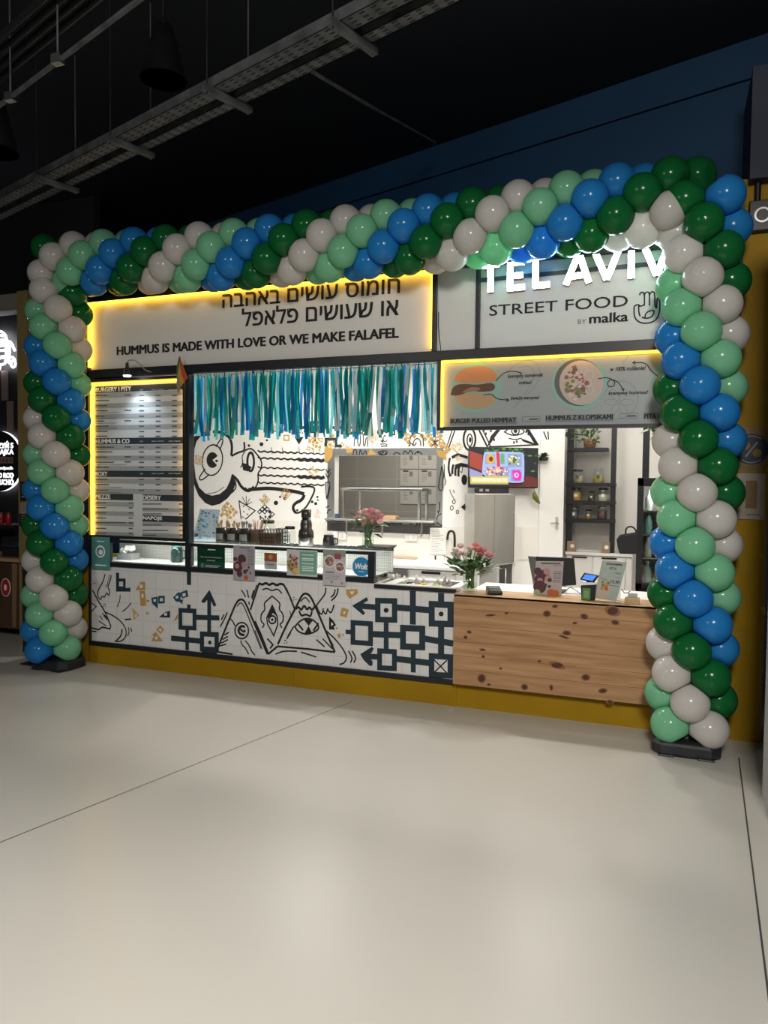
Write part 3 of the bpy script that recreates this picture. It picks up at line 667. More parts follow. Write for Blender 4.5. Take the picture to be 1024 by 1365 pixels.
SC = [filmy('streamer_teal', (0.006, 0.22, 0.23)), filmy('streamer_blue', (0.010, 0.16, 0.38)), filmy('streamer_green', (0.008, 0.17, 0.12)), filmy('streamer_aqua', (0.12, 0.42, 0.48)), filmy('streamer_silver', (0.45, 0.54, 0.54), .25), filmy('streamer_white', (0.78, 0.82, 0.80), .3)]
X0, X1 = f0.px(256, 500)[0], f0.px(585, 500)[0]; N_ = 150
for k in range(N_):
    x = X0+(X1-X0)*(k+rg.uniform(-.4, .4))/N_; w = rg.uniform(.022, .042); y = .045+rg.uniform(0, .05); L_ = rg.uniform(.50, .60)+.0*k
    if rg.random() < .12: L_ -= .12
    mt = rg.choices(SC, (30, 26, 20, 9, 11, 4))[0]; ph = rg.uniform(0, 6.3); tw = rg.uniform(.1, .8); dx = rg.uniform(-.035, .035); n = 11; vs = []
    for i in range(n):
        u = i/(n-1); z = 2.70-L_*u; a = tw*math.sin(ph+u*3.2)*min(1, u*2+.05); ww = w*(.35+.65*min(1, u*7))*(1-.0*u); ox = dx*u*u+.006*math.sin(ph*2+u*5); oy = .012*math.sin(ph+u*4)
        vs += [(x+ox-ww/2*math.cos(a), y+oy-ww/2*math.sin(a), z), (x+ox+ww/2*math.cos(a), y+oy+ww/2*math.sin(a), z)]
    m.add(vs, [(2*i, 2*i+1, 2*i+3, 2*i+2) for i in range(n-1)], mt, True)
    if rg.random() < .5: m.tube([(x, y, 2.705), (x+.004, y-.006, 2.66)], .004, SC[5], 5)
m.tube([(X0, .05, 2.69), (X1, .05, 2.69)], .004, PAPER, 6)
o = m.build('streamer_fringe'); tag(o, 'blue, green and silver streamer fringe hanging along the beam over the counter', 'streamers', None, 'stuff')
# ------------------------------------------------------------------ tiled front counter
XC = -1.565
g = thing('tiled_counter', (-3.35, 0, 0), 'long white tiled counter front with black and gold street art over a mustard plinth', 'counter')
ft = F(0.0)
m = MB(); m.box(XL, 0.0, .2, XC, .06, .93, TILEW)
c4 = lambda x, y: ft.px(110+x/4.096, 750+y/4.096)
cv = lambda x, y: ft.px(340+x/3.657, 750+y/3.657)
KA, KB4 = 1/4.096/136., 1/3.657/150.
def a4(P, w, ink=INK, sm=2, closed=False): m.stroke(ft, [c4(*p) for p in (smooth(list(P)+([P[0]] if closed else []), sm)[:(-1 if closed else None)] if sm else P)], w*KA*1.15, .0012, ink, closed=closed)
def av(P, w, ink=INK, sm=2, closed=False): m.stroke(ft, [cv(*p) for p in (smooth(list(P)+([P[0]] if closed else []), sm)[:(-1 if closed else None)] if sm else P)], w*KB4*1.15, .0012, ink, closed=closed)
def pf(cf, P, ink, d=.0015): m.fpoly(ft, [cf(*p) for p in P], d, d, ink)
def sqr(fn, x0, y0, x1, y1, w, ink=NAVYINK, sk=0): h = w/2; fn([(x0+h, y0+h), (x1-h, y0+h+sk), (x1-h, y1-h+sk), (x0+h, y1-h)], w, ink, 0, True)
a4([(125, 62), (110, 110), (85, 150), (82, 180), (100, 208), (106, 180), (122, 192), (131, 160), (145, 185), (150, 152), (136, 132), (152, 100), (158, 68)], 6); a4([(148, 66), (140, 105), (128, 135)], 4)
a4([(55, 150), (90, 215), (125, 272), (155, 345), (150, 362), (110, 352), (88, 366), (50, 356)], 7, sm=0); a4([(50, 220), (76, 240), (50, 266)], 5, sm=0)
a4([(125, 270), (180, 295), (225, 335), (242, 380), (232, 415), (205, 432), (175, 428)], 6); a4([(217, 362), (212, 400), (185, 426)], 7)
for P in ([(250, 352), (256, 375), (247, 402)], [(264, 355), (270, 378)], [(206, 175), (205, 205), (190, 242)], [(266, 220), (244, 248), (218, 268)], [(95, 288), (110, 312)], [(108, 275), (135, 315)], [(90, 318), (130, 346)], [(120, 285), (148, 320)]): a4(P, 5)
a4([(232, 311), (266, 308)], 7, sm=0); a4([(50, 374), (76, 376)], 6, sm=0)
for c in ((62, 100), (72, 112), (60, 112), (118, 228), (126, 238), (114, 240), (124, 226)): pf(c4, arc(c[0], c[1], 3, 3, 0, 300, 6), INK)
a4([(192, 55), (192, 148), (262, 148)], 17, NAVYINK, 0); sqr(a4, 186, 88, 236, 145, 14)
a4([(582, 50), (582, 122)], 22, NAVYINK, 0); sqr(a4, 525, 250, 622, 364, 20, sk=4); a4([(581, 228), (581, 262)], 18, NAVYINK, 0); a4([(618, 298), (748, 302)], 22, NAVYINK, 0); a4([(572, 360), (572, 478)], 19, NAVYINK, 0); a4([(484, 412), (642, 428)], 24, NAVYINK, 0)
a4([(692, 385), (692, 175)], 19, NAVYINK, 0); pf(c4, [(694, 148), (732, 232), (718, 242), (694, 192), (664, 222), (648, 212)], NAVYINK); sqr(a4, 642, 378, 744, 482, 22, sk=4); pf(c4, arc(696, 436, 9, 11, 0, 330, 12), INK); a4([(650, 490), (735, 492)], 14, NAVYINK, 0)
a4([(733, 486), (765, 400), (800, 315), (838, 222), (858, 200), (878, 202), (892, 222), (930, 312), (975, 415), (1010, 500)], 9); a4([(845, 238), (862, 216), (880, 230), (920, 330), (975, 470)], 5); a4([(733, 486), (820, 500)], 8, sm=0)
m.stroke(ft, [c4(*q) for q in arc(870, 371, 37, 44, 0, 360, 24)], 8*KA, .0012, INK); a4([(888, 350), (865, 345), (850, 370), (862, 392), (885, 395)], 11); pf(c4, arc(885, 374, 7, 8, 0, 330, 10), INK); a4([(855, 358), (880, 378)], 8, sm=0)
for P in ([(808, 305), (825, 325), (832, 345)], [(864, 425), (872, 450), (890, 465), (908, 500)], [(888, 425), (912, 452), (920, 478), (942, 505)], [(750, 455), (785, 445)], [(757, 440), (795, 420)], [(765, 420), (795, 402)], [(775, 395), (800, 380)], [(868, 148), (892, 188)], [(898, 148), (908, 192)], [(936, 150), (924, 192)], [(792, 272), (770, 320), (752, 350)], [(775, 282), (758, 312)], [(908, 212), (912, 230)]): a4(P, 6)
for P, ink in (([(290, 150), (318, 105), (342, 105), (345, 150)], GOLDINK), ([(312, 152), (342, 155), (348, 235), (318, 237)], GOLDINK), ([(350, 200), (372, 209), (348, 218)], GOLDINK), ([(270, 242), (312, 288), (280, 314)], PALEGOLD), ([(376, 192), (412, 185), (412, 252), (380, 222)], TEALINK), ([(414, 182), (450, 180), (450, 222), (414, 224)], TEALINK), ([(418, 298), (452, 270), (478, 262), (480, 300)], NAVYINK), ([(495, 190), (525, 160), (538, 175), (535, 215), (510, 212)], TEALINK), ([(530, 165), (572, 148), (580, 185), (545, 195)], TEALINK), ([(525, 205), (550, 200), (545, 230)], TEALINK), ([(424, 342), (446, 366), (426, 390), (404, 366)], GOLDINK), ([(402, 380), (440, 430), (375, 428)], GOLDINK), ([(374, 400), (400, 378), (410, 395)], GOLDINK), ([(495, 322), (522, 278), (522, 305)], GOLDINK), ([(345, 270), (364, 270), (364, 284), (345, 284)], PALEGOLD)): pf(c4, P, ink)
TW = mat('tile_white_paint', (0.74, 0.73, 0.72), .4)
for P in ([(312, 122), (328, 118), (330, 138), (314, 140)], [(322, 172), (334, 170), (336, 190), (324, 192)], [(288, 282), (298, 280), (298, 296), (288, 298)], [(424, 194), (440, 192), (440, 210), (424, 211)], [(446, 276), (462, 272), (464, 288), (448, 290)], [(545, 170), (562, 164), (566, 180), (550, 186)], [(388, 200), (402, 198), (402, 212), (390, 214)], [(424, 356), (436, 368), (426, 378), (414, 366)], [(396, 405), (412, 402), (412, 418), (398, 420)], [(508, 186), (522, 178), (526, 192), (512, 198)]): pf(c4, P, TW, .002)
# right half
av([(20, 102), (-22, 230)], 8, sm=0); av([(10, 108), (-14, 180)], 5, sm=0); av([(140, 106), (170, 165), (196, 232)], 8, sm=0); av([(154, 125), (182, 190)], 5, sm=0); av([(170, 235), (178, 262), (165, 285)], 4); av([(0, 285), (30, 352), (66, 446)], 9, sm=0); av([(60, 370), (88, 400), (74, 418)], 7, sm=0); av([(0, 330), (36, 420)], 4, sm=0)
av([(18, 100), (36, 108), (54, 98), (70, 110), (88, 99), (106, 112), (124, 102), (142, 108)], 10, sm=1); av([(36, 132), (60, 124), (82, 138), (110, 126), (132, 150)], 6, sm=1)
for s_ in (-1, 1): av([(84, 163), (84+s_*22, 182), (84+s_*40, 198), (84+s_*33, 230), (84+s_*54, 248), (84+s_*55, 288), (84+s_*36, 300), (84+s_*48, 318)], 6)
av([(85, 208), (58, 268), (62, 300), (92, 356), (112, 300), (108, 262)], 6, sm=0, closed=True); pf(cv, [(85, 208), (58, 268), (72, 270), (88, 245), (108, 262)], INK); m.stroke(ft, [cv(*q) for q in arc(85, 278, 17, 19, 0, 360, 18)], 8*KB4, .0014, INK); pf(cv, arc(85, 278, 6, 7, 0, 330, 10), INK)
av([(112, 398), (150, 312), (200, 218), (228, 160), (246, 148), (270, 160), (300, 225), (340, 322), (390, 436)], 9); av([(65, 446), (110, 408), (250, 420), (390, 436)], 8, sm=0); av([(222, 190), (246, 164), (268, 195)], 5)
av([(200, 226), (214, 214), (226, 234), (240, 205), (254, 232), (266, 214), (278, 234), (292, 214)], 9); av([(216, 234), (225, 262), (250, 250), (272, 265), (278, 236)], 8)
av([(194, 312), (225, 278), (262, 270), (298, 288), (316, 320), (285, 342), (246, 350), (210, 336)], 7, closed=True); pf(cv, [(236, 274), (288, 276), (262, 308)], INK); pf(cv, [(262, 308), (240, 348), (280, 346)], INK); av([(212, 300), (235, 330)], 8, sm=0); av([(310, 295), (285, 332)], 8, sm=0)
for P in ([(345, 122), (345, 150), (322, 180), (300, 208)], [(406, 125), (400, 160), (372, 186)], [(392, 130), (386, 155), (370, 170)], [(300, 208), (312, 242), (328, 255), (334, 222)], [(334, 235), (346, 256), (356, 222)], [(356, 230), (372, 250), (386, 205)], [(345, 330), (390, 370), (430, 420), (450, 462), (436, 490), (412, 496)], [(456, 430), (476, 465), (466, 488)], [(474, 430), (494, 465), (482, 488)], [(100, 446), (140, 430), (205, 432)], [(225, 436), (300, 460)], [(300, 375), (340, 410)], [(330, 370), (378, 420)], [(360, 365), (382, 405)], [(175, 340), (155, 372)], [(190, 310), (160, 360)]): av(P, 6)
for c in ((190, 170), (200, 180), (188, 182), (150, 380), (156, 390), (144, 392), (146, 378)): pf(cv, arc(c[0], c[1], 3, 3, 0, 300, 6), INK)
pf(cv, [(362, 262), (382, 282), (396, 305), (384, 312), (390, 326), (362, 326)], INK); pf(cv, [(372, 288), (384, 300), (372, 310)], TW, .002); pf(cv, [(394, 318), (404, 316), (398, 324)], INK)
for P, ink in (([(445, 130), (500, 130), (502, 150), (462, 176), (445, 152)], GOLDINK), ([(424, 218), (458, 228), (448, 268), (415, 258)], GOLDINK), ([(400, 352), (415, 342), (420, 362), (408, 368)], GOLDINK), ([(424, 348), (434, 346), (430, 362)], GOLDINK)): pf(cv, P, ink)
pf(cv, [(462, 140), (486, 140), (474, 158)], TW, .002); pf(cv, [(434, 236), (444, 240), (438, 252), (430, 248)], TW, .002)
pf(cv, [(474, 210), (546, 168), (552, 184), (512, 210), (538, 246), (528, 256)], NAVYINK); av([(510, 211), (600, 218)], 22, NAVYINK, 0); sqr(av, 588, 174, 692, 288, 22, sk=2); pf(cv, arc(640, 232, 12, 12, 0, 340, 14), INK); av([(688, 218), (858, 232)], 24, NAVYINK, 0); av([(770, 138), (770, 302)], 24, NAVYINK, 0)
sqr(av, 850, 190, 966, 308, 24, sk=4); pf(cv, arc(908, 250, 12, 12, 0, 340, 14), INK); av([(908, 148), (908, 200)], 24, NAVYINK, 0); av([(908, 305), (908, 445)], 24, NAVYINK, 0)
sqr(av, 468, 282, 574, 398, 20, sk=6); av([(442, 337), (478, 339)], 17, NAVYINK, 0); av([(568, 348), (720, 354)], 24, NAVYINK, 0); av([(640, 285), (640, 424)], 20, NAVYINK, 0); sqr(av, 710, 306, 828, 420, 24, sk=4); av([(824, 370), (966, 394)], 24, NAVYINK, 0); av([(772, 418), (772, 535)], 20, NAVYINK, 0)
sqr(av, 598, 420, 690, 522, 20, sk=4); av([(686, 468), (858, 490)], 24, NAVYINK, 0); pf(cv, [(514, 446), (570, 410), (580, 418), (570, 438), (548, 455), (574, 480), (574, 500), (560, 504), (530, 474)], NAVYINK); av([(540, 456), (606, 460)], 22, NAVYINK, 0); sqr(av, 850, 444, 964, 556, 22, sk=6); av([(872, 472), (938, 540)], 5, INK, 0); av([(936, 476), (872, 536)], 5, INK, 0)
m.build('tiled_front', g)
m = MB(); m.box(XL, -.02, .17, XC, .0, .212, BLACK); m.build('bottom_rail', g, .002)
m = MB(); m.box(XL, -.025, .935, f0.px(500, 775)[0], .06, .975, BLACK); m.box(f0.px(500, 775)[0], -.025, .895, XC, .03, .925, BLACK); m.build('top_rail', g, .002)
m = MB(); m.box(XL, -.02, .2, XL+.018, .01, .95, BLACK); m.build('end_rail', g, .002)
m = MB(); m.box(XL, -.005, 0, f0.px(392, 900)[0]-.001, .06, .17, MUSTARD); m.box(f0.px(392, 900)[0]+.001, -.005, 0, XC+.02, .06, .17, MUSTARD); m.build('plinth', g)
m = MB(); xw = f0.px(500, 775)[0]; m.box(XL, .06, .90, xw, .62, .935, STEEL); m.box(XL, .06, .1, xw, .6, .90, STEELD); m.build('base_cabinet', g)
# ------------------------------------------------------------------ low wooden counter
g = thing('wooden_counter', (-.8, 0, 0), 'knotty pine plank counter with the payment terminal on it', 'counter')
fw_ = F(-.10); X0 = fw_.px(604.5, 850)[0]; X1 = -.03; zt = fw_.px(604.5, 791.5)[1]; zb = fw_.px(604.5, 911.5)[1]
m = MB(); m.box(X0, -.10, zb, X1, -.07, zt-.004, WOOD)
cw = lambda x, y: fw_.px(600+x/2.415, 780+y/2.415)
for y in (75, 128, 180, 225, 270): 
    p = cw(8, y); m.fbox(fw_, X0, p[1]-.0012, X1, p[1]+.0012, 0, .0006, SEAM)
rg = random.Random(5)
for c, r in (((130, 97), (13, 3)), ((182, 90), (5, 3)), ((312, 92), (9, 8)), ((432, 101), (9, 7)), ((338, 68), (7, 4)), ((524, 83), (16, 12)), ((532, 120), (9, 6)), ((376, 154), (10, 6)), ((367, 167), (13, 3)), ((402, 122), (6, 3)), ((62, 151), (6, 4)), ((50, 168), (5, 5)), ((345, 258), (18, 8)), ((288, 245), (5, 3)), ((102, 300), (10, 12)), ((125, 320), (5, 3)), ((437, 297), (10, 8)), ((326, 330), (4, 8)), ((240, 328), (8, 8)), ((492, 340), (10, 6)), ((105, 208), (8, 3)), ((107, 230), (4, 4)), ((163, 268), (4, 3)), ((515, 376), (8, 5))):
    p = cw(*c); m.disc(fw_, p, r[0]/2.415/178, r[1]/2.415/178, 0, .0008, KNOT, 12, rg.uniform(-.4, .4)); m.disc(fw_, p, r[0]/2.415/178*1.5, r[1]/2.415/178*1.35, 0, .0005, mat('knot_halo', (0.22, 0.10, 0.04), .6), 12, rg.uniform(-.3, .3))
m.build('front_panel', g, .002)
m = MB(); m.box(X0, -.10, zt-.02, X1, .22, zt, WOODT); m.build('top', g, .003)
m = MB(); m.box(X0, -.07, zb, X0+.03, .22, zt-.02, WOOD); m.build('side_panel', g)
m = MB(); m.box(XC+.02, .0, 0, X1, .06, zb, MUSTARD); m.build('plinth', g)
m = MB(); m.box(X0+.05, .22, zt-.04, X1-.02, .75, zt-.012, WHITE); m.box(X0+.35, .3, 0, X0+.37, .72, zt-.04, WHITE); m.box(X1-.06, .3, 0, X1-.04, .72, zt-.04, WHITE); m.build('desk_shelf', g)
ZW = zt
# ------------------------------------------------------------------ glass display case on the counter
zc0, zc1 = .977, 1.19
xr = f0.px(500.5, 760)[0]; xm = (f0.px(248, 740)[0]+f0.px(256, 740)[0])/2
g = thing('display_case', (-3.6, .2, zc0), 'long black framed glass display case standing on the tiled counter', 'display case')
m = MB(); m.box(XL, -.02, zc1-.03, xr, .015, zc1-.004, BLACK); m.box(XL, .40, zc1-.03, xr, .43, zc1-.004, BLACK); m.build('top_rail', g, .002)
for x0, x1 in ((f0.px(248.5, 740)[0], f0.px(256, 740)[0]), (f0.px(491.5, 760)[0], xr), (XL, f0.px(149, 740)[0])):
    m = MB(); m.box(x0, -.02, zc0, x1, .015, zc1-.03, BLACK); m.build('post', g, .002)
m = MB(); m.box(XL, .41, zc0, xr, .42, zc1-.03, tiled(mat('ribbed_back', (0.7, 0.7, 0.68), .35), (0.78, 0.77, 0.73), (0.42, 0.42, 0.40), .02, .014, 0, 0, .0025)); m.build('back_panel', g)
m = MB(); m.box(XL+.03, .0, zc0+.0, xr-.03, .41, zc0+.008, WHITE); m.build('floor_shelf', g)
m = MB(); m.box(XL, -.018, zc1-.004, xr, .43, zc1, PANE); m.build('top_glass', g)
m = MB(); m.box(XL+.02, -.006, zc0, xm-.03, -.003, zc1-.03, PANE); m.box(xm+.03, -.006, zc0, xr-.03, -.003, zc1-.03, PANE); m.build('front_glass', g)
m = MB(); m.box(xr-.03, .0, zc0, xr-.026, .41, zc1-.03, PANE); m.build('end_glass', g)
fd_ = F(-.0275)
def poster(name, px0, py0, px1, py1, base, label, fr=fd_, d=.002, tilt=None, cat='poster'):
    p = fr.px(px0, py1); q = fr.px(px1, py0); q2 = fr.px(px1, py1); z0 = (p[1]+q2[1])/2; z1 = z0+(fr.px(px0, py0)[1]-p[1])
    g = thing(name, fr.pt((p[0], z0)), label, cat)
    m = MB(); m.fbox(fr, p[0], z0, q[0], z1, 0, d, base); m.build('sheet', g)
    W_ = q[0]-p[0]; H_ = z1-z0
    class L:                                          # drawing on the sheet in 0..1 coordinates, v downward
        fr_ = fr
        def r(s, mm, u0, v0, u1, v1, mt, k=1): mm.fbox(fr, p[0]+u0*W_, z1-v1*H_, p[0]+u1*W_, z1-v0*H_, d, d+.0003*k, mt)
        def c(s, mm, u, v, r, mt, k=1, ry=None): mm.disc(fr, (p[0]+u*W_, z1-v*H_), r*W_, (ry or r)*W_, d, d+.0003*k, mt, 20)
        def t(s, mm, body, u0, v0, u1, v1, mt, bold=0, k=2): mm.text(fr, body, p[0]+u0*W_, z1-v1*H_, p[0]+u1*W_, z1-v0*H_, d+.0003*k+.0004, mt, bold)
        def q(s, u, v): return (p[0]+u*W_, z1-v*H_)
    return g, L()
INK_ = mat('grey_print_dark', (0.10, 0.10, 0.10), .7)
PURP = mat('aubergine_print', (0.08, 0.03, 0.04), .6); PINK = mat('pink_food_print', (0.42, 0.22, 0.22), .6); ORNG = mat('orange_card', (0.45, 0.11, 0.025), .5)
TEALP = mat('teal_poster', (0.09, 0.26, 0.24), .5); MINTC = mat('mint_card', (0.16, 0.38, 0.29), .5); GRN = mat('dark_green_card', (0.008, 0.085, 0.045), .45); LILAC = mat('lilac_grey_paper', (0.36, 0.32, 0.36), .6)
g, L = poster('poster', 122.5, 716, 146.5, 759, TEALP, 'teal poster with a white badge at the left end of the display case')
m = MB(); L.c(m, .48, .45, .27, PAPER); L.c(m, .48, .45, .2, TEALP, 2); L.c(m, .5, .47, .12, PAPER, 3); L.r(m, .2, .85, .8, .89, PAPER); L.r(m, .3, .12, .7, .15, PAPER); m.build('print', g)
g, L = poster('sign_card', 263.3, 728.5, 300, 760.3, GRN, 'dark green notice card behind the display case glass', F(-.001))
m = MB(); L.r(m, .38, .12, .66, .16, PAPER); L.t(m, 'Nie masz swoich drobnych', .12, .42, .88, .50, PAPER); L.t(m, 'z kaucją?', .35, .55, .65, .63, PAPER); L.r(m, .13, .72, .24, .9, mat('pale_green_print', (0.12, 0.28, 0.2), .6)); L.r(m, .3, .79, .85, .81, PAPER); L.r(m, .3, .85, .75, .87, PAPER); m.build('print', g)
g, L = poster('flyer', 311, 727.5, 340, 773.5, LILAC, 'lilac flyer with beetroot pictures overlapping the case bottom rail')
m = MB()
for u, v, r, mt in ((.4, .4, .2, PURP), (.22, .62, .22, PURP), (.5, .55, .12, PINK), (.18, .6, .1, PINK), (.55, .75, .09, PURP), (.3, .82, .13, PURP), (.6, .92, .10, ORNG), (.72, .62, .05, PURP), (.66, .7, .05, PURP), (.8, .78, .04, PURP), (.1, .4, .09, PURP)): L.c(m, u, v, r, mt)
for v in (.12, .17, .22, .28, .33, .38, .43, .48, .53): L.r(m, .66, v, .95, v+.015, INK_)
L.r(m, .3, .05, .8, .08, INK_); m.build('print', g)
g, L = poster('card', 352.5, 737, 369.5, 759, mat('grey_white_paper', (0.55, 0.55, 0.54), .6), 'small card with an orange upper half inside the display case', F(.02))
m = MB(); L.r(m, 0, 0, 1, .52, ORNG); L.c(m, .5, .26, .16, mat('pale_orange_print', (0.6, 0.3, 0.2), .6), 2); L.r(m, .2, .68, .8, .72, INK_); m.build('print', g)
g, L = poster('leaflet', 382.5, 733.5, 423.5, 768, mat('pale_grey_paper', (0.52, 0.52, 0.52), .6), 'leaflet with a stuffed pita picture beside a mint text block')
m = MB(); L.r(m, .42, .05, .97, .92, MINTC)
for v in (.16, .3, .36, .5, .62, .68, .76): L.r(m, .5, v, .88, v+.03, PAPER, 2)
L.t(m, 'ŚNIADANIA', .5, .09, .86, .15, INK_)
m.fpoly(L.fr_, [L.q(*q) for q in ((.03, .75), (.0, .45), (.1, .2), (.24, .2), (.36, .5), (.36, .92), (.25, .95))], .002, .0024, mat('pita_tan_print', (0.42, 0.27, 0.12), .6))
rg = random.Random(8)
for k in range(26): L.c(m, rg.uniform(.05, .33), rg.uniform(.2, .8), rg.uniform(.02, .05), (fc[0], fc[1], fc[2], fc[3])[k % 4], 2+k*.1)
L.c(m, .3, .8, .09, mat('egg_print', (0.62, 0.42, 0.1), .6), 5); m.build('print', g)
g, L = poster('flyer', 430.5, 733, 461, 780.5, mat('lilac_white_paper', (0.50, 0.48, 0.50), .6), 'white flyer with two round bowls of food on the display case')
m = MB(); L.r(m, .0, .0, 1, .2, mat('green_grey_print', (0.25, 0.28, 0.24), .6)); L.r(m, .5, .1, .8, .26, fc[1], 2)
for u, v, r in ((.3, .33, .25), (.76, .47, .22)):
    L.c(m, u, v, r, PAPER, 3); L.c(m, u, v, r*.85, PINK, 4)
    for k in range(22): a, q = rg.uniform(0, 6.28), rg.random()**.5*r*.7; L.c(m, u+q*math.cos(a), v+q*math.sin(a)*.62, rg.uniform(.02, .045), fc[k % 4], 5+k*.05)
L.r(m, .12, .62, .5, .65, INK_)
for v in (.7, .74, .78, .82): L.r(m, .1, v, rg.uniform(.5, .9), v+.008, INK_)
L.c(m, .4, .9, .06, PINK); L.c(m, .85, .93, .06, PINK); m.build('print', g)
g = thing('delivery_sticker', F(-.007).pt(F(-.007).px(482, 768)), 'round bright blue sticker with white lettering on the case glass', 'sticker')
fw2 = F(-.007); c = fw2.px(482, 755.5); rr = .083
m = MB(); m.disc(fw2, c, rr, rr, 0, .001, mat('pale_blue_rim', (0.55, 0.7, 0.8), .5), 36); m.disc(fw2, c, rr*.93, rr*.93, .001, .0015, mat('sky_blue_sticker', (0.015, 0.23, 0.48), .4), 36); m.build('disc', g)
m = MB(); m.text(fw2, 'Wolt', c[0]-.055, c[1]-.02, c[0]+.055, c[1]+.027, .0035, PAPER, .015, shear=.2); m.fbox(fw2, c[0]-.025, c[1]-.042, c[0]+.025, c[1]-.037, .0015, .002, PAPER); m.build('lettering', g)
for x0_, x1_, e_ in ((XL+.3, xm, 2.0), (xm, xr-.1, 4.5)):       # area lights added under the front rail to brighten the inside of the case
    l = bpy.data.lights.new('case_fill_light', 'AREA'); l.shape = 'RECTANGLE'; l.size = x1_-x0_; l.size_y = .02; l.energy = e_; l.color = (1, .98, .94)
    o = bpy.data.objects.new('case_fill_light', l); COL.objects.link(o); o.location = ((x0_+x1_)/2, .03, zc1-.034); o.rotation_euler = (math.radians(38), 0, 0)
# inside the case
def G(px, py, Y, z): p = at(px, py, Y); return np.array([p[0], Y, z])
g = thing('serving_box', G(171, 757, .2, zc0+.008), 'grey plastic box with white napkins inside the display case', 'box')
b = np.array(g['_o']); m = MB(); m.box(b[0]-.09, b[1]-.06, b[2], b[0]+.09, b[1]+.06, b[2]+.06, mat('grey_tub', (0.25, 0.25, 0.26), .4)); m.build('tub', g, .006)
m = MB()
for k in range(9): m.ball((b[0]-.06+k*.016, b[1]+rnd(-.03, .03), b[2]+.07+rnd(0, .05)), .028, PAPER, 8, 5, jit=.25)
m.build('napkins', g)
def pitcher(name, px, Y, z, r, h, body, lid, label):
    g = thing(name, G(px, 740, Y, z), label, 'pitcher'); b = np.array(g['_o'])
    m = MB(); m.lathe(b, [(r*.85, 0), (r, .01), (r*.95, h*.6), (r*.8, h*.85)], body); m.build('jar', g)
    m = MB(); m.lathe(b, [(r*.8, h*.85), (r*.85, h*.87), (r*.85, h*.96), (r*.4, h)], lid); m.build('lid', g)
    m = MB(); m.tube([b+[r*.9, 0, h*.7], b+[r*1.6, 0, h*.65], b+[r*1.6, 0, h*.25], b+[r*.95, 0, h*.2]], r*.14, body, 6); m.build('handle', g)
pitcher('pitcher', 236, .2, zc0+.008, .058, .165, mat('smoky_green', (0.02, 0.045, 0.04), .15), mat('teal_lid', (0.10, 0.30, 0.27), .4), 'dark green pitcher with a teal lid inside the display case')
# ------------------------------------------------------------------ on top of the display case
TZ = zc1
fa = F(.16)
g = thing('acrylic_sign', fa.pt((fa.px(271, 726)[0], TZ)), 'leaning acrylic holder with a blue and white leaflet beside the menu board', 'sign holder')
o = fa.px(256, 725)[1]
def lean(x, y): q = fa.px(x, y); return (q[0], q[1]-o+TZ+.001)
m = MB(); m.fpoly(fa, [lean(*q) for q in ((256.5, 725), (287.8, 726), (293.8, 683), (267.5, 682))], 0, .006, mat('pale_blue_sheet', (0.60, 0.70, 0.78), .3)); m.build('sheet', g)
m = MB(); rg = random.Random(2)
for k in range(60):
    v = rg.random(); u = rg.random(); x = 258+u*28+v*9; y = 722-v*38
    if not (0.03 < u < .97 and y > 685): continue
    m.disc(fa, lean(x, y), rg.uniform(.004, .016), rg.uniform(.004, .012), .006, .0063+k*1e-6, mat('sky_print', (0.18, 0.45, 0.68), .5) if k % 3 else mat('mid_blue_print', (0.08, 0.27, 0.5), .5), 8)
m.fpoly(fa, [lean(260, 719), lean(264, 719), lean(265, 715), lean(261, 715)], .006, .0068, INK_); m.build('print', g)
m = MB(); b = fa.pt(lean(272, 725.5)); m.box(b[0]-.10, .15, TZ, b[0]+.12, .22, TZ+.006, PANE); m.build('foot', g)
CUPD = mat('dark_glass_cup', (0.035, 0.032, 0.028), .15); LBL = mat('grey_label', (0.30, 0.29, 0.28), .6)
def cup(px, top, label, fill, word):
    g = thing('cutlery_cup', G(px, 726, .16, TZ), label, 'cup', 'dark cups of cutlery on the display case'); b = np.array(g['_o']); r, h = .056, .135
    m = MB(); m.lathe(b, [(r*.9, 0), (r, .01), (r, h), (r*.93, h), (r*.93, .02), (.001, .02)], CUPD); m.build('cup_body', g)
    fr = F(b[1]-r*.99); m = MB(); pts = []
    nn = 7
    for i in range(nn+1):
        a = -math.pi/2+math.radians(-42+84*i/nn); 
        pts.append((b[0]+1.01*r*math.cos(a), b[1]+1.01*r*math.sin(a)))
    m.add([(x, y, b[2]+z) for z in (.03, .085) for x, y in pts], [(i, i+1, nn+2+i, nn+1+i) for i in range(nn)], LBL); m.build('label', g)
    rg = random.Random(int(px))
    for k in range(8):
        m = MB(); a = rg.uniform(0, 6.28); p = b+[.02*math.cos(a), .02*math.sin(a), .03]; q = b+[.05*math.cos(a), .045*math.sin(a), h+rg.uniform(.02, .06)]
        m.tube([p, q], .004, fill, 6); m.ball(q, .013, fill, 8, 5, (1, .5, 1.4)); m.build('spoon', g)
WOODC = mat('birch_cutlery', (0.45, 0.32, 0.18), .6)
cup(296, 704, 'dark cup of cutlery nearest the leaning acrylic sign', WOODC, 'a')
cup(311.5, 704, 'dark cup of cutlery in the middle of the three with grey labels', WOODC, 'b')
cup(327.5, 702, 'dark cup of cutlery next to the brown basket of sticks', mat('steel_cutlery', (0.25, 0.24, 0.22), .4), 'c')
g = thing('stick_basket', G(343, 727, .16, TZ), 'brown basket full of wooden sticks on the display case', 'basket'); b = np.array(g['_o'])
m = MB(); m.lathe(b, [(.05, 0), (.056, .01), (.06, .13), (.054, .13), (.05, .02), (.001, .02)], noisy(mat('wicker_dark', (0.1, 0.06, 0.04), .8), (0.05, 0.032, 0.02), (0.14, 0.09, 0.055), 60, (1, 1, 3)), 16); m.build('basket_body', g)
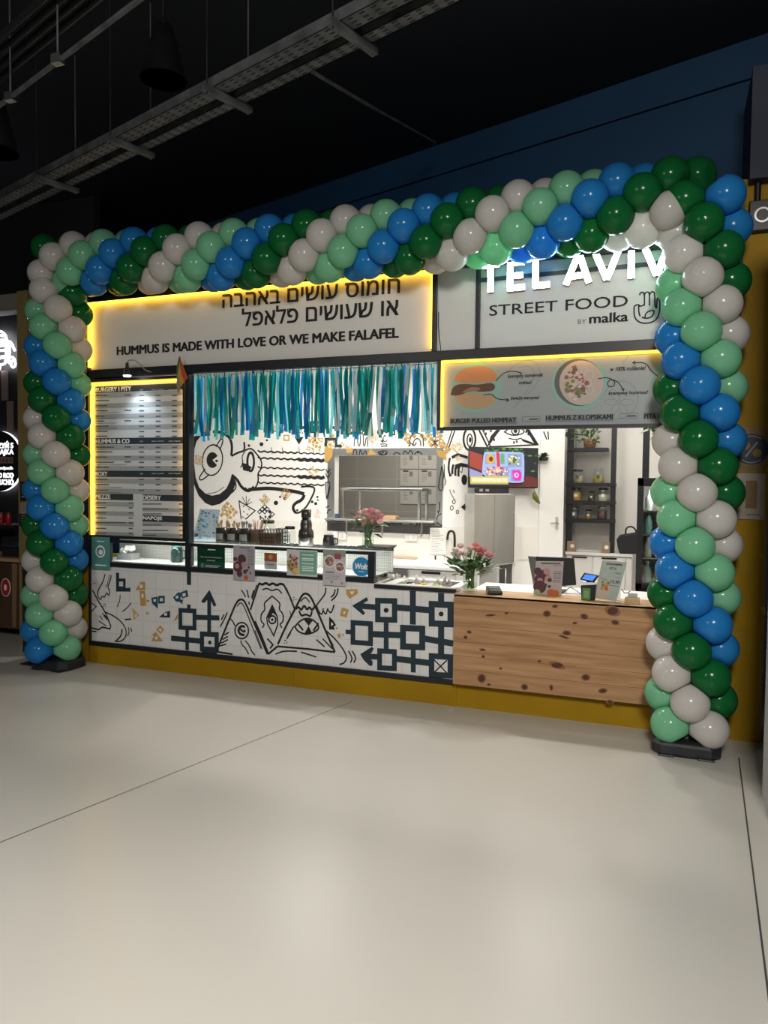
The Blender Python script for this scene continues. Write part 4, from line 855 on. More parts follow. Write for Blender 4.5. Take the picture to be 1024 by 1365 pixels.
for k in range(14):
    a = rnd(0, 6.28); m = MB(); m.tube([b+[.02*math.cos(a), .02*math.sin(a), .03], b+[.06*math.cos(a)+rnd(0, .05), .04*math.sin(a), .19+rnd(0, .04)]], .003, WOODC if k % 3 else ORNG, 5); m.build('stick', g)
def wire_basket(px, Y, w, dd, h, label, fill=None, mt=DARK):
    g = thing('wire_basket', G(px, 728, Y, TZ), label, 'basket'); b = np.array(g['_o']); m = MB()
    for z in np.linspace(.004, h, 5): m.tube([b+[-w, -dd, z], b+[w, -dd, z], b+[w, dd, z], b+[-w, dd, z], b+[-w, -dd, z]], .0028, mt, 5)
    for x in np.linspace(-w, w, 6):
        for y in (-dd, dd): m.tube([b+[x, y, 0], b+[x, y, h]], .0028, mt, 5)
    for y in np.linspace(-dd, dd, 4)[1:-1]:
        for x in (-w, w): m.tube([b+[x, y, 0], b+[x, y, h]], .0028, mt, 5)
    m.build('wire_frame', g)
    if fill: m = MB(); m.box(b[0]-w*.9, b[1]-dd*.9, b[2]+.004, b[0]+w*.9, b[1]+dd*.9, b[2]+h*.8, fill); m.build('contents', g, .008)
wire_basket(361, .16, .075, .07, .135, 'black wire basket with brown paper contents on the display case', mat('kraft_brown', (0.12, 0.075, 0.045), .8))
wire_basket(376, .24, .045, .06, .14, 'empty narrow wire basket beside the blender jar')
def jar(name, p, r, h, fillm, fill, label, lidm, tagm=None, group=None, glass=PANE, lidname='lid'):
    g = thing(name, p, label, 'jar', group); b = np.array(g['_o'])
    m = MB(); m.lathe(b, [(r*.92, 0), (r, h*.06), (r, h*.68), (r*.8, h*.82), (r*.8, h*.86)], glass, 18); m.build('jar_glass', g)
    if fillm: m = MB(); m.lathe(b, [(r*.88, .003), (r*.93, h*.07), (r*.93, h*fill), (.001, h*(fill+.03))], fillm, 16); m.build('contents', g)
    m = MB(); m.lathe(b, [(r*.84, h*.84), (r*.86, h*.86), (r*.86, h*.97), (r*.5, h), (.001, h)], lidm, 16); m.build(lidname, g)
    if tagm: fr = F(b[1]-r*1.01); m = MB(); m.disc(fr, (b[0], b[2]+h*.42), r*.34, r*.34, 0, .002, tagm, 14); m.build('label', g)
    return g
jar('storage_jar', G(357, 722, .36, TZ), .07, .21, None, 0, 'clear jar with a dark lid behind the wire basket', DARK)
jar('blender_jar', G(386.5, 728, .2, TZ), .052, .17, None, 0, 'clear blender jar with a black lid left of the juicer', DARK)
g = thing('juicer', G(408, 728, .22, TZ), 'tall dark juicer with a chrome band on the display case', 'juicer'); b = np.array(g['_o'])
JD = mat('smoked_plastic', (0.045, 0.038, 0.03), .2)
m = MB(); m.lathe(b, [(.062, 0), (.066, .01), (.066, .07)], STEEL, 20); m.build('base', g)
m = MB(); m.lathe(b, [(.066, .07), (.07, .08), (.064, .13), (.05, .15), (.052, .19), (.043, .225)], JD, 20); m.tube([b+[.05, -.03, .09], b+[.085, -.05, .085]], .016, JD, 10); m.build('bowl', g)
m = MB(); m.lathe(b, [(.041, .225), (.041, .25)], CHROME, 20); m.build('band', g)
m = MB(); m.lathe(b, [(.041, .25), (.043, .255), (.045, .315), (.038, .318), (.036, .27), (.001, .27)], JD, 20); m.build('hopper', g)
pitcher('milk_jug', 438, .24, TZ, .052, .105, DARK, DARK, 'small black jug standing right of the tall juicer')
g = thing('serving_tray', G(502, 737, .30, TZ), 'dark serving tray sticking out past the end of the case', 'tray'); b = np.array(g['_o'])
m = MB(); m.box(b[0]-.12, b[1]-.1, b[2], b[0]+.13, b[1]+.12, b[2]+.012, DARK); m.build('base_plate', g, .004)
m = MB(); m.box(b[0]-.13, b[1]-.11, b[2]+.012, b[0]+.14, b[1]+.13, b[2]+.022, mat('tray_lip', (0.06, 0.065, 0.055), .4)); m.build('lip', g, .004)
# ------------------------------------------------------------------ flower vases
WATER = mat('vase_water', (1, 1, 1), .05)
N_w, L_w, b_w = nodes(WATER); t_w = N_w.new('ShaderNodeBsdfTransparent'); t_w.inputs[0].default_value = (0.86, 0.92, 0.84, 1); L_w.new(t_w.outputs[0], N_w['Material Output'].inputs[0])
def vase(p, r, h, label): 
    g = thing('glass_vase', p, label, 'vase'); b = np.array(p)
    m = MB(); m.lathe(b, [(.001, .004), (r*.8, .004), (r*.86, 0.0), (r*.9, .02), (r, h), (r*.94, h), (r*.84, .022), (.001, .02)], PANE, 22); m.build('vase_glass', g)
    m = MB(); m.lathe(b, [(r*.8, .022), (r*.87, h*.35), (.001, h*.35)], WATER, 18); m.build('water', g)
ROSE = [mat('rose_pink', (0.72, 0.30, 0.36), .55), mat('rose_pale', (0.80, 0.54, 0.52), .55), mat('rose_coral', (0.74, 0.27, 0.24), .55), mat('rose_white', (0.82, 0.74, 0.66), .55)]
def bloom(g, c, r, mt, rg):
    m = MB()
    for ring, (n, tl, rr, hh) in enumerate(((3, .15, .4, 1.0), (5, .55, .75, .9), (6, 1.0, 1.0, .65))):
        for i in range(n):
            a = i*6.283/n+ring*.5+rg.uniform(-.2, .2); d = np.array([math.cos(a), math.sin(a), 0]); t = np.array([-math.sin(a), math.cos(a), 0]); vs = []
            for u in (0, .5, 1):
                for v in (-1, -.4, .4, 1):
                    out = r*rr*(.25+.75*math.sin(u*1.5))*(1-.18*v*v); vs.append(np.array(c)+d*out*(1+.15*(u > .9)*tl)+t*v*r*.55*(.5+.5*math.sin(u*2.4+.4))+np.array([0, 0, -r*.5+u*r*1.2*hh]))
            m.add(vs, [(j*4+k, j*4+k+1, j*4+k+5, j*4+k+4) for j in range(2) for k in range(3)], mt, True)
    m.ball(np.array(c)-[0, 0, r*.1], r*.5, mt, 8, 6); m.build('bloom', g)
def bouquet(p, r, h, pts, label, seed, rb, nl, spread):
    rg = random.Random(seed); g = thing('bouquet', (p[0], p[1], p[2]+.025), label, 'flowers'); b = np.array(p)
    m = MB()
    for i, (q, mt) in enumerate(pts):
        a = rg.uniform(0, 6.28); s_ = b+[r*.5*math.cos(a), r*.5*math.sin(a), .03]
        m.tube([s_, b+[(q[0]-b[0])*.25, (q[1]-b[1])*.25, h*.9], np.array(q)-[0, 0, rb]], .0035, STEM, 5)
    for i in range(10):
        a = rg.uniform(0, 6.28); m.tube([b+[r*.6*math.cos(a), r*.6*math.sin(a), .03], b+[r*.5*math.cos(a+2), r*.5*math.sin(a+2), h]], .004, STEM, 5)
    m.build('stems', g)
    m = MB()
    for i in range(nl):
        a = rg.uniform(0, 6.28); k = rg.uniform(.3, 1); base = b+[r*.6*math.cos(a), r*.6*math.sin(a), h*rg.uniform(.55, 1.15)]
        d = np.array([math.cos(a)*k, math.sin(a)*k, rg.uniform(-.15, .9)]); base = base+np.array([math.cos(a), math.sin(a), .35])*rg.random()*spread*.5
        m.leaf(base, d, (rg.uniform(-.3, .3), rg.uniform(-.3, .3), 1), rg.uniform(.06, .10), rg.uniform(.04, .058), LEAF)
    for i in range(16):                               # wet leaves and stems packed inside the vase
        a = rg.uniform(0, 6.28); m.leaf(b+[r*.45*math.cos(a), r*.45*math.sin(a), h*rg.uniform(.35, .8)], (rg.uniform(-.2, .2), rg.uniform(-.2, .2), 1), (math.cos(a), math.sin(a), .1), .07, .03, LEAF)
    m.build('leaves', g)
    for q, mt in pts: bloom(g, q, rb*rg.uniform(.85, 1.1), mt, rg)
pv = G(490.5, 733, .2, TZ); vase(pv, .056, .205, 'tall clear glass vase on the right end of the display case')
rg = random.Random(3); B = []
for x, y in ((475, 690), (481, 684), (488, 681), (495, 681), (502, 683), (508, 688), (478, 697), (486, 692), (494, 690), (502, 692), (490, 686), (483, 699), (498, 698), (507, 696)):
    q = at(x, y, .2+rg.uniform(-.06, .05)); B.append((q, ROSE[rg.choice((0, 0, 0, 1, 1, 2))]))
bouquet(pv, .056, .205, B, 'dense round bouquet of pink flowers in the vase on the display case', 12, .033, 34, .14)
m_ = MB()
pv2 = G(626.5, 788, .06, ZW); vase(pv2, .062, .21, 'clear glass vase on the left corner of the wooden counter')
B = []
for x, y, k in ((607, 733, 3), (614, 728, 1), (621, 738, 3), (628, 731, 1), (637, 732, 2), (641, 738, 2), (653, 740, 0), (634, 727, 2), (612, 738, 1), (645, 733, 0)):
    q = at(x, y, .04+rg.uniform(-.07, .06)); B.append((q, ROSE[k]))
bouquet(pv2, .062, .21, B, 'loose bouquet of pale and coral roses in the vase on the wooden counter', 15, .034, 95, .24)
# ------------------------------------------------------------------ prep well in the low middle counter
x0, x1 = f0.px(503, 780)[0], XC-.02
g = thing('prep_counter', ((x0+x1)/2, .3, .0), 'white rimmed prep counter sunk with black ingredient wells', 'prep counter')
zr = .915
m = MB(); m.box(x0, .03, zr-.03, x1, .06, zr-.005, WHITE); m.box(x0, .06, zr-.03, x0+.09, .56, zr, WHITE); m.box(x1-.07, .06, zr-.03, x1, .56, zr, WHITE); m.box(x0, .50, zr-.03, x1, .58, zr, WHITE); m.build('rim', g, .003)
m = MB(); m.box(x0+.09, .06, zr-.16, x1-.07, .50, zr-.15, DARK); m.box(x0+.088, .06, zr-.15, x0+.092, .5, zr-.03, DARK); m.box(x1-.072, .06, zr-.15, x1-.068, .5, zr-.03, DARK); m.box(x0+.09, .498, zr-.15, x1-.07, .502, zr-.03, DARK); m.build('well', g)
m = MB(); m.box(x0, .07, .05, x1, .57, zr-.17, STEELD); m.build('base_cabinet', g)
fills = [('chopped green salad', (0.16, 0.25, 0.06)), ('pale sauce', (0.62, 0.58, 0.48)), ('yellow pickles', (0.62, 0.48, 0.12)), ('white cabbage', (0.6, 0.6, 0.5)), ('pale green pickles', (0.42, 0.48, 0.16)), ('red onion', (0.28, 0.08, 0.14))]
for i, (nm, c) in enumerate(fills):
    w = (x1-x0-.18)/6; cx = x0+.10+w*(i+.5)
    g = thing('ingredient_tub', (cx, .22, zr-.149), 'black tub of %s in the prep counter' % nm, 'tub'); b = np.array(g['_o'])
    m = MB()
    for a in ((-w*.46, -.11, -w*.42, .11), (w*.42, -.11, w*.46, .11), (-w*.46, -.11, w*.46, -.10), (-w*.46, .10, w*.46, .11), ): m.box(b[0]+a[0], b[1]+a[1], b[2], b[0]+a[2], b[1]+a[3], b[2]+.125, DARK)
    m.box(b[0]-w*.46, b[1]-.11, b[2], b[0]+w*.46, b[1]+.11, b[2]+.06, DARK); m.build('tub_body', g)
    mt = mat(nm.replace(' ', '_'), c, .6); m = MB()
    for k in range(26): m.ball((b[0]+rnd(-.36, .36)*w, b[1]+rnd(-.09, .085), b[2]+.115+rnd(0, .02)), rnd(.012, .02), mt, 8, 5, jit=.25)
    o = m.build('filling', g); o['kind'] = 'stuff'
for px, h in ((524, .1), (529, .12), (539, .09), (555.5, .115), (565, .09), (584, .1), (593, .125), (599, .09)):
    nth = {524: 'leftmost squeeze bottle', 529: 'second squeeze bottle from the left', 539: 'third squeeze bottle from the left', 555.5: 'fourth squeeze bottle from the left', 565: 'fifth squeeze bottle from the left', 584: 'sixth squeeze bottle from the left', 593: 'tall squeeze bottle near the right end', 599: 'rightmost squeeze bottle'}[px]
    g = thing('squeeze_bottle', G(px, 776, .44, zr-.149), nth+' at the back of the prep counter', 'bottle', 'squeeze bottles in the prep counter'); b = np.array(g['_o'])
    hh = .13+h*.5
    m = MB(); m.lathe(b, [(.02, 0), (.022, .01), (.022, hh*.75), (.012, hh*.85)], mat('bottle_clear', (0.35, 0.34, 0.30), .2), 12); m.build('bottle_body', g)
    m = MB(); m.lathe(b, [(.013, hh*.85), (.014, hh*.95), (.005, hh*1.05)], STEEL if px in (529, 593) else PAPER, 10); m.build('cap', g)
g = thing('wrap_roll', G(509, 771, .42, zr+.0), 'white roll with a black end cap beside the prep counter', 'roll'); b = np.array(g['_o']); zz = .03
m = MB(); m.tube([b+[-.12, .04, zz], b+[.03, -.0, zz]], .028, PAPER, 14); m.build('paper_roll', g)
m = MB(); m.tube([b+[.03, 0, zz], b+[.045, -.004, zz]], .018, DARK, 12); m.build('end_cap', g)
# ------------------------------------------------------------------ kitchen: worktop, cabinets, things on it
zk = .9; cA = atz(610, 757, zk); cL = atz(500, 752, zk); cR = atz(705, 744.3, zk)
sd = cR-cA; sd = sd/np.linalg.norm(sd)
g = thing('kitchen_worktop', (-2.6, 2.0, 0), 'white kitchen worktop with cupboards under it along the back wall', 'worktop')
xl0 = -6.1; yf = cA[1]
end = cA+sd*1.12
def tvd(p): return tv.pt((( np.array(p)-tv.o) @ tv.u, 0))
e2 = tvd(end); 
poly = [(xl0, yf), (cA[0], cA[1]), (end[0], end[1]), (e2[0], e2[1]), (kc-.01, KB-.012), (xl0, KB-.012)]
poly[3] = (e2[0]+tv.n[0]*.01, e2[1]+tv.n[1]*.01)
m = MB(); n = len(poly)
vs = [(x, y, zk-.035) for x, y in poly]+[(x, y, zk) for x, y in poly]
m.add(vs, [tuple(range(n-1, -1, -1)), tuple(range(n, 2*n))]+[(i, (i+1) % n, n+(i+1) % n, n+i) for i in range(n)], WHITE); m.build('worktop', g, .004)
fc_ = F(yf+.03)
def cab(name, px0, px1, z0, z1, mt, handle=None):
    a, b = fc_.px(px0, 770)[0], fc_.px(px1, 770)[0]; m = MB(); m.fbox(fc_, a+.003, z0, b-.003, z1, -.02, 0, mt); o = m.build(name, g, .002)
    if handle: m = MB(); m.fbox(fc_, (a+b)/2-.1, z1-.03, (a+b)/2+.1, z1-.005, 0, .012, DARK); m.build('handle', o)
cab('cupboard_door', 545, 605, .1, zk-.05, WHITE, True); cab('cupboard_door', 440, 498, .1, zk-.05, WHITE)
m = MB(); m.box(xl0, yf+.05, .08, cA[0]-.02, KB-.02, zk-.035, WHITE); m.build('carcass', g)
sf = Fr((cA[0]-.03, cA[1]+.02, 0), sd)
m = MB(); m.fbox(sf, .02, 0.05, 0.42, zk-.035, -.02, 0, WHITE); m.build('side_panel', g)
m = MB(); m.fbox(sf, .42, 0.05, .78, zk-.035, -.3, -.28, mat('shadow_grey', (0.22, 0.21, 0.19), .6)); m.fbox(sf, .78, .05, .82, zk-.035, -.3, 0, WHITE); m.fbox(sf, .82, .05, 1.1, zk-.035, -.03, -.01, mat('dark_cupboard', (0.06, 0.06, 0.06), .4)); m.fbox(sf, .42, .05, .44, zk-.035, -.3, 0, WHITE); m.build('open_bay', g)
m = MB(); m.tube([sf.pt((.9, .82), .0), sf.pt((.9, .82), .03), sf.pt((.9, .3), .03), sf.pt((.9, .3), .0)], .01, STEEL); m.build('bar_handle', g)
g = thing('dishwasher', fc_.pt((fc_.px(522, 770)[0], .1)), 'dark undercounter dishwasher with a small blue indicator', 'dishwasher')
a, b = fc_.px(500, 770)[0], fc_.px(543.5, 770)[0]
m = MB(); m.fbox(fc_, a, .1, b, zk-.12, .001, .02, mat('dishwasher_grey', (0.16, 0.16, 0.16), .35, .6)); m.build('door', g, .003)
m = MB(); m.fbox(fc_, a, zk-.115, b, zk-.04, .001, .024, mat('dishwasher_panel', (0.22, 0.22, 0.23), .35, .6)); m.build('control_panel', g, .003)
m = MB(); c = fc_.px(511.5, 755.5); m.fbox(fc_, c[0]-.015, c[1]-.008, c[0]+.015, c[1]+.004, .024, .025, mat('blue_indicator', (0.2, 0.3, 1), .5, emit=2, ec=(0.25, 0.35, 1))); m.build('indicator', g)
m = MB(); bz = zk
fkp = F(KB-.012)
m.fbox(fkp, -6.1, bz, kc, fkp.px(500, 698)[1], -.01, 0, mat('splash_white', (0.78, 0.75, 0.69), .3)); 
tvs = Fr(tv.pt((0, 0), .0), tv.u)
m.fbox(tvs, 0, bz, e-.02, fkp.px(590, 702)[1], 0, .012, MATS['splash_white'])
struct('trim_2', m)
# pass-through window: steel frame with painting, shelf and table behind
g = thing('pass_through_frame', (( ia+ib)/2, KB, iz0), 'steel framed kitchen hatch in the back wall painted over with doodles', 'hatch')
FS = mat('frame_steel', (0.42, 0.41, 0.40), .35, .8)
m = MB(); m.fbox(fk, wa, iz1, wb, wz1, 0, .012, FS); m.fbox(fk, wa, wz0, wb, iz0, 0, .012, FS); m.fbox(fk, wa, iz0, ia, iz1, 0, .012, FS); m.fbox(fk, ib, iz0, wb, iz1, 0, .012, FS)
m.build('frame', g)
m = MB(); D2 = .0135
cm = lambda x, y: fk.px(430+x/6.02, 570+y/6.02)
def ss(P, w, ink=INK, k=1): m.stroke(fk, [cm(*p) for p in smooth(P, k)], w/6.02/104, D2, ink)
for P in ([(48, 320), (48, 440)], [(30, 330), (48, 370), (68, 330)], [(28, 365), (48, 410), (70, 360)], [(28, 440), (72, 440), (38, 610), (28, 440)], [(60, 470), (40, 560)], [(40, 690), (50, 660), (75, 660)], [(30, 640), (60, 630)], [(960, 310), (950, 380), (940, 420), (932, 500), (970, 505), (968, 420), (975, 380), (962, 310)], [(942, 595), (942, 660), (930, 690)], [(915, 760), (925, 710), (955, 690)], [(925, 665), (935, 680)], [(905, 750), (965, 790)], [(30, 745), (60, 755), (90, 742), (120, 756), (180, 750)], [(500, 760), (530, 775), (560, 765), (600, 772), (640, 765), (625, 778)], [(700, 770), (730, 780)], [(750, 760), (770, 775), (750, 785)], [(775, 760), (795, 775), (775, 785)], [(800, 772), (900, 776)], [(250, 220), (252, 180), (275, 175), (280, 220)], [(300, 220), (305, 170), (325, 220)], [(330, 215), (350, 180), (360, 220)], [(450, 195), (490, 185), (525, 190), (515, 220), (460, 220), (450, 195)], [(570, 218), (600, 195), (630, 218)], [(650, 215), (665, 180), (690, 215), (710, 175), (730, 215)], [(740, 215), (770, 185), (805, 215)]): ss(P, 7)
for c in ((468, 205), (490, 200), (510, 208), (480, 215), (770, 200)): m.disc(fk, cm(*c), .012, .012, D2, D2, INK, 8)
for P in ([(20, 165), (85, 165), (85, 230), (50, 275), (20, 270)], [(360, 220), (390, 170), (440, 215)], [(915, 180), (985, 190), (1000, 260), (930, 230)], [(190, 170), (250, 165), (245, 200), (200, 205)]): m.fpoly(fk, [cm(*p) for p in P], D2, D2, GOLDINK)
m.build('painted_doodles', g)
m = MB(); zs = fk.px(510, 692)[1]; m.box(ia-.05, KB-.16, zs-.02, ib+.02, KB+.5, zs, STEEL); m.build('shelf', g, .003)
for px in (462, 510, 562):
    q = at(px, 700, KB-.1); m = MB(); m.tube([(q[0], KB-.1, zs-.02), (q[0], KB-.1, zs-.17)], .01, STEEL); m.build('bracket', g)
fh = F(KB+.28); a, b = fh.px(458, 652)[0], fh.px(560, 652)[0]; zt = fh.px(500, 650.5)[1]
g = thing('overshelf', ((a+b)/2, KB+.28, zs), 'raised stainless steel shelf standing on legs inside the kitchen hatch', 'shelf')
m = MB(); m.box(a, KB+.18, zt-.035, b+.06, KB+.44, zt, STEEL); m.build('top', g, .004)
for x, y in ((a+.03, KB+.2), (b+.02, KB+.2), (a+.16, KB+.42), (b+.04, KB+.42)):
    m = MB(); m.box(x-.014, y-.014, zs, x+.014, y+.014, zt-.035, STEEL); m.build('leg', g)
g = thing('cutting_board', G(521, 690, KB+.1, zs), 'small wooden board on the hatch shelf behind the pink flowers', 'board')
b = np.array(g['_o']); m = MB(); m.box(b[0]-.08, b[1]-.06, b[2], b[0]+.08, b[1]+.06, b[2]+.04, WOODT); m.build('block', g, .004)
g = thing('blue_cloth', G(447, 690, KB+.05, zs), 'folded blue cloth in the left corner of the hatch', 'cloth')
b = np.array(g['_o']); m = MB(); m.box(b[0]-.03, b[1]-.04, b[2], b[0]+.05, b[1]+.04, b[2]+.03, mat('blue_rag', (0.04, 0.08, 0.16), .8)); m.build('fold', g, .008); m = MB(); m.box(b[0]-.02, b[1]-.035, b[2]+.03, b[0]+.04, b[1]+.03, b[2]+.045, MATS['blue_rag']); m.build('fold', g, .006)
fz = F(4.19)
rg = random.Random(9)
names = ['top left', 'middle left', 'lower left', 'top right', 'middle right', 'lower right']; i = 0
for x0 in (534, 559):
    for y0 in (603, 625, 649):
        q = fz.px(x0, y0); q1 = fz.px(x0+23.5, y0+23)
        g = thing('notice_sheet', fz.pt((q[0], q1[1])), 'printed white notice on the scullery wall, %s of six seen through the hatch' % names[i], 'notice', 'notices on the scullery wall'); i += 1
        m = MB(); m.fbox(fz, q[0], q1[1], q1[0], q[1], 0, .003, mat('notice_paper', (0.66, 0.64, 0.58), .6)); m.build('paper', g)
        m = MB(); W_ = q1[0]-q[0]; H_ = q[1]-q1[1]
        m.fbox(fz, q[0]+W_*.15, q[1]-H_*.18, q[0]+W_*.45, q[1]-H_*.08, .003, .0035, INK_); m.fbox(fz, q[0]+W_*.5, q[1]-H_*.45, q[0]+W_*.7, q[1]-H_*.15, .003, .0035, LBL)
        for v in (.3, .4, .5, .6, .7): m.fbox(fz, q[0]+W_*.15, q[1]-H_*(v+.025), q[0]+W_*rg.uniform(.35, .48), q[1]-H_*v, .003, .0035, LBL)
        m.build('print', g)
# on the worktop
def onk(px, py): p = atz(px, py, zk); p[2] = zk; return p
g = thing('chopping_board', onk(530, 743), 'flat pale wooden chopping board lying on the kitchen worktop', 'board'); b = np.array(g['_o'])
m = MB(); m.box(b[0]-.26, b[1]-.14, zk, b[0]+.26, b[1]+.16, zk+.025, mat('beech_board', (0.52, 0.40, 0.26), .5)); m.build('slab', g, .005)
m = MB(); m.box(b[0]-.255, b[1]-.1, zk+.0251, b[0]-.2, b[1]+.12, zk+.0255, MATS['wood_knot'] if False else mat('board_groove', (0.36, 0.26, 0.16), .6)); m.build('groove', g)
g = thing('soap_dispenser', onk(581.5, 746), 'dark soap dispenser bottle standing by the back wall on the worktop', 'dispenser'); b = np.array(g['_o'])
m = MB(); m.lathe(b, [(.028, 0), (.03, .008), (.03, .13), (.012, .15)], DARK, 14); m.build('bottle_body', g)
m = MB(); m.lathe(b, [(.012, .15), (.012, .17), (.02, .172), (.02, .185)], PAPER, 12); m.tube([b+[0, 0, .178], b+[-.045, -.01, .175]], .006, PAPER, 6); m.build('pump', g)
m = MB(); m.fbox(F(b[1]-.031), b[0]-.014, zk+.05, b[0]+.014, zk+.09, 0, .001, PAPER); m.build('label', g)
g = thing('kitchen_tap', onk(606, 748), 'tall matt black gooseneck tap at the corner of the worktop', 'tap'); b = np.array(g['_o'])
hz = at(606, 709, b[1])[2]-zk
m = MB(); m.lathe(b, [(.024, 0), (.024, .03), (.014, .035), (.013, .08)], BLACK, 12); m.build('base', g)
m = MB(); m.tube(smooth([b+[0, 0, .06], b+[0, 0, hz*.9], b+[-.02, 0, hz*1.02], b+[-.06, -.01, hz*1.03], b+[-.075, -.015, hz*.9], b+[-.08, -.02, hz*.72]], 2), .013, BLACK, 10); m.build('spout', g)
m = MB(); m.tube([b+[.01, -.01, .06], b+[.05, -.03, .09]], .006, BLACK, 6); m.build('lever', g)
fn = F(KB-.025)
g = thing('notice_sheet', fn.pt(fn.px(573, 738)), 'printed white notice on the back wall above the soap dispenser', 'notice')
m = MB(); p, q = fn.px(573, 738), fn.px(595, 704); m.fbox(fn, p[0], p[1], q[0], q[1], 0, .002, mat('notice_white', (0.74, 0.72, 0.68), .6)); m.build('paper', g)
m = MB()
for v in np.linspace(.08, .9, 14): m.fbox(fn, p[0]+.02, q[1]-(q[1]-p[1])*(v+.015), p[0]+(q[0]-p[0])*rg.uniform(.5, .92), q[1]-(q[1]-p[1])*v, .002, .0025, LBL)
m.build('print', g)
def outlet(px0, py0, px1, py1, label, n):
    p, q = fn.px(px0, py1), fn.px(px1, py0); g = thing('wall_socket', fn.pt(p), label, 'socket'); m = MB(); m.fbox(fn, p[0], p[1], q[0], q[1], -.011, .012, WHITE); m.build('plate', g, .004)
    for k in range(n):
        m = MB(); c = (p[0]+(q[0]-p[0])*(k+.5)/n, (p[1]+q[1])/2); m.disc(fn, c, .026, .026, .012, .014, mat('socket_ivory', (0.66, 0.64, 0.6), .4), 16); m.build('outlet', g)
outlet(540.5, 712, 556, 720.5, 'white double wall socket under the right side of the hatch', 2); outlet(452, 709, 461.5, 719.5, 'white single wall socket above the small black jug', 1)
g = thing('plug_adapter', fn.pt(fn.px(448, 716)), 'white plug adapter with a black cable on the back wall', 'plug')
p, q = fn.px(445, 716), fn.px(451.5, 708.5); m = MB(); m.fbox(fn, p[0], p[1], q[0], q[1], 0, .04, WHITE); m.build('body', g, .004)
m = MB(); m.tube([fn.pt(((p[0]+q[0])/2, p[1]), .03), fn.pt(((p[0]+q[0])/2+.01, p[1]-.2), .03)], .006, DARK, 6); m.build('cable', g)
# screen on the diagonal wall
ft_ = Fr(tv.pt((0, 0), .14), tv.u)
p, q = ft_.px(625, 650), ft_.px(718, 597.2)
g = thing('wall_screen', tv.pt((p[0], p[1])), 'wall mounted screen showing a lunch tray with compartments of food', 'screen')
m = MB(); m.fbox(ft_, p[0], p[1], q[0], q[1], -.04, 0, BLACK); m.build('casing', g, .004)
m = MB(); m.fbox(ft_, (p[0]+q[0])/2-.15, p[1]+.1, (p[0]+q[0])/2+.15, q[1]-.1, -.14, -.04, DARK); m.build('bracket', g)
ct = lambda x, y: ft_.px(590+x/7.314, 590+y/7.314)
def em(name, c, e_): return mat(name, tuple(0.1*k for k in c), .5, emit=e_, ec=c)
SCR = 1.0
m = MB(); D3 = [.002]
def sp(P, mt): D3[0] += .00012; m.fpoly(ft_, [ct(*p_) for p_ in P], D3[0], D3[0], mt)
def sc(x, y, r, mt, ry=None): sp(arc(x, y, r, ry or r, 0, 342, 14), mt)
sp([(262, 62), (930, 58), (930, 432), (262, 428)], em('screen_dark', (0.015, 0.015, 0.02), SCR))
sp([(262, 80), (390, 120), (385, 275), (262, 225)], em('screen_red', (0.40, 0.06, 0.04), SCR)); sp([(262, 225), (380, 275), (375, 290), (262, 245)], em('screen_maroon', (0.10, 0.02, 0.02), SCR)); sp([(262, 250), (390, 300), (390, 330), (262, 330)], em('screen_violet', (0.35, 0.36, 0.62), SCR))
rg = random.Random(6); GS = [em('screen_leaf', (0.03, 0.14, 0.03), SCR), em('screen_leaf_light', (0.10, 0.30, 0.06), SCR), em('screen_leaf_dark', (0.01, 0.05, 0.015), SCR)]
for k in range(60):
    x = rg.uniform(400, 925); y = rg.uniform(62, 92) if x < 760 else rg.uniform(62, 300)
    if x > 760 and y > 130 and x < 860: continue
    sc(x, y, rg.uniform(8, 22), GS[k % 3], rg.uniform(5, 12))
sp([(810, 320), (930, 350), (930, 432), (660, 432), (780, 400)], em('screen_brown', (0.14, 0.03, 0.02), SCR)); sp([(640, 400), (800, 410), (700, 432), (640, 432)], em('screen_brown2', (0.08, 0.015, 0.01), SCR))
TR = em('screen_tray', (0.42, 0.52, 0.86), SCR)
sp(smooth([(420, 92), (600, 88), (770, 94), (795, 115), (795, 370), (775, 392), (640, 392), (380, 335), (388, 200), (400, 100), (420, 92)], 1)[:-1], TR)
TR2 = em('screen_tray_shade', (0.28, 0.36, 0.66), SCR)
for x0, y0, x1, y1 in ((415, 115, 510, 210), (540, 110, 605, 210), (630, 110, 770, 240), (420, 235, 640, 330), (665, 260, 765, 375)): sp([(x0, y0), (x1, y0), (x1, y1), (x0, y1)], TR2)
sc(465, 160, 42, em('screen_orange', (0.85, 0.42, 0.05), SCR), 48); sc(470, 160, 20, em('screen_choc', (0.14, 0.04, 0.02), SCR), 25)
sp([(520, 90), (550, 95), (556, 190), (560, 290), (530, 240), (524, 150)], em('screen_crimson', (0.75, 0.03, 0.06), SCR)); sc(582, 155, 18, em('screen_cucumber', (0.12, 0.45, 0.12), SCR), 55)
for k in range(44):
    a, r = rg.uniform(0, 6.28), rg.random()**.5; sc(695+55*r*math.cos(a), 175+52*r*math.sin(a), rg.uniform(7, 13), [em('screen_cream', (0.85, 0.80, 0.55), SCR), em('screen_lime', (0.40, 0.5, 0.10), SCR), em('screen_olive', (0.08, 0.13, 0.03), SCR)][(k % 5) % 3 if r > .4 else 2])
for k in range(90):
    a, r = rg.uniform(0, 6.28), rg.random()**.5; x, y = 520+115*r*math.cos(a), 280+45*r*math.sin(a); sc(x, y, rg.uniform(5, 12), [em('screen_salmon', (0.85, 0.45, 0.32), SCR), em('screen_peach', (0.90, 0.72, 0.58), SCR), em('screen_rust', (0.38, 0.08, 0.04), SCR)][k % 3])
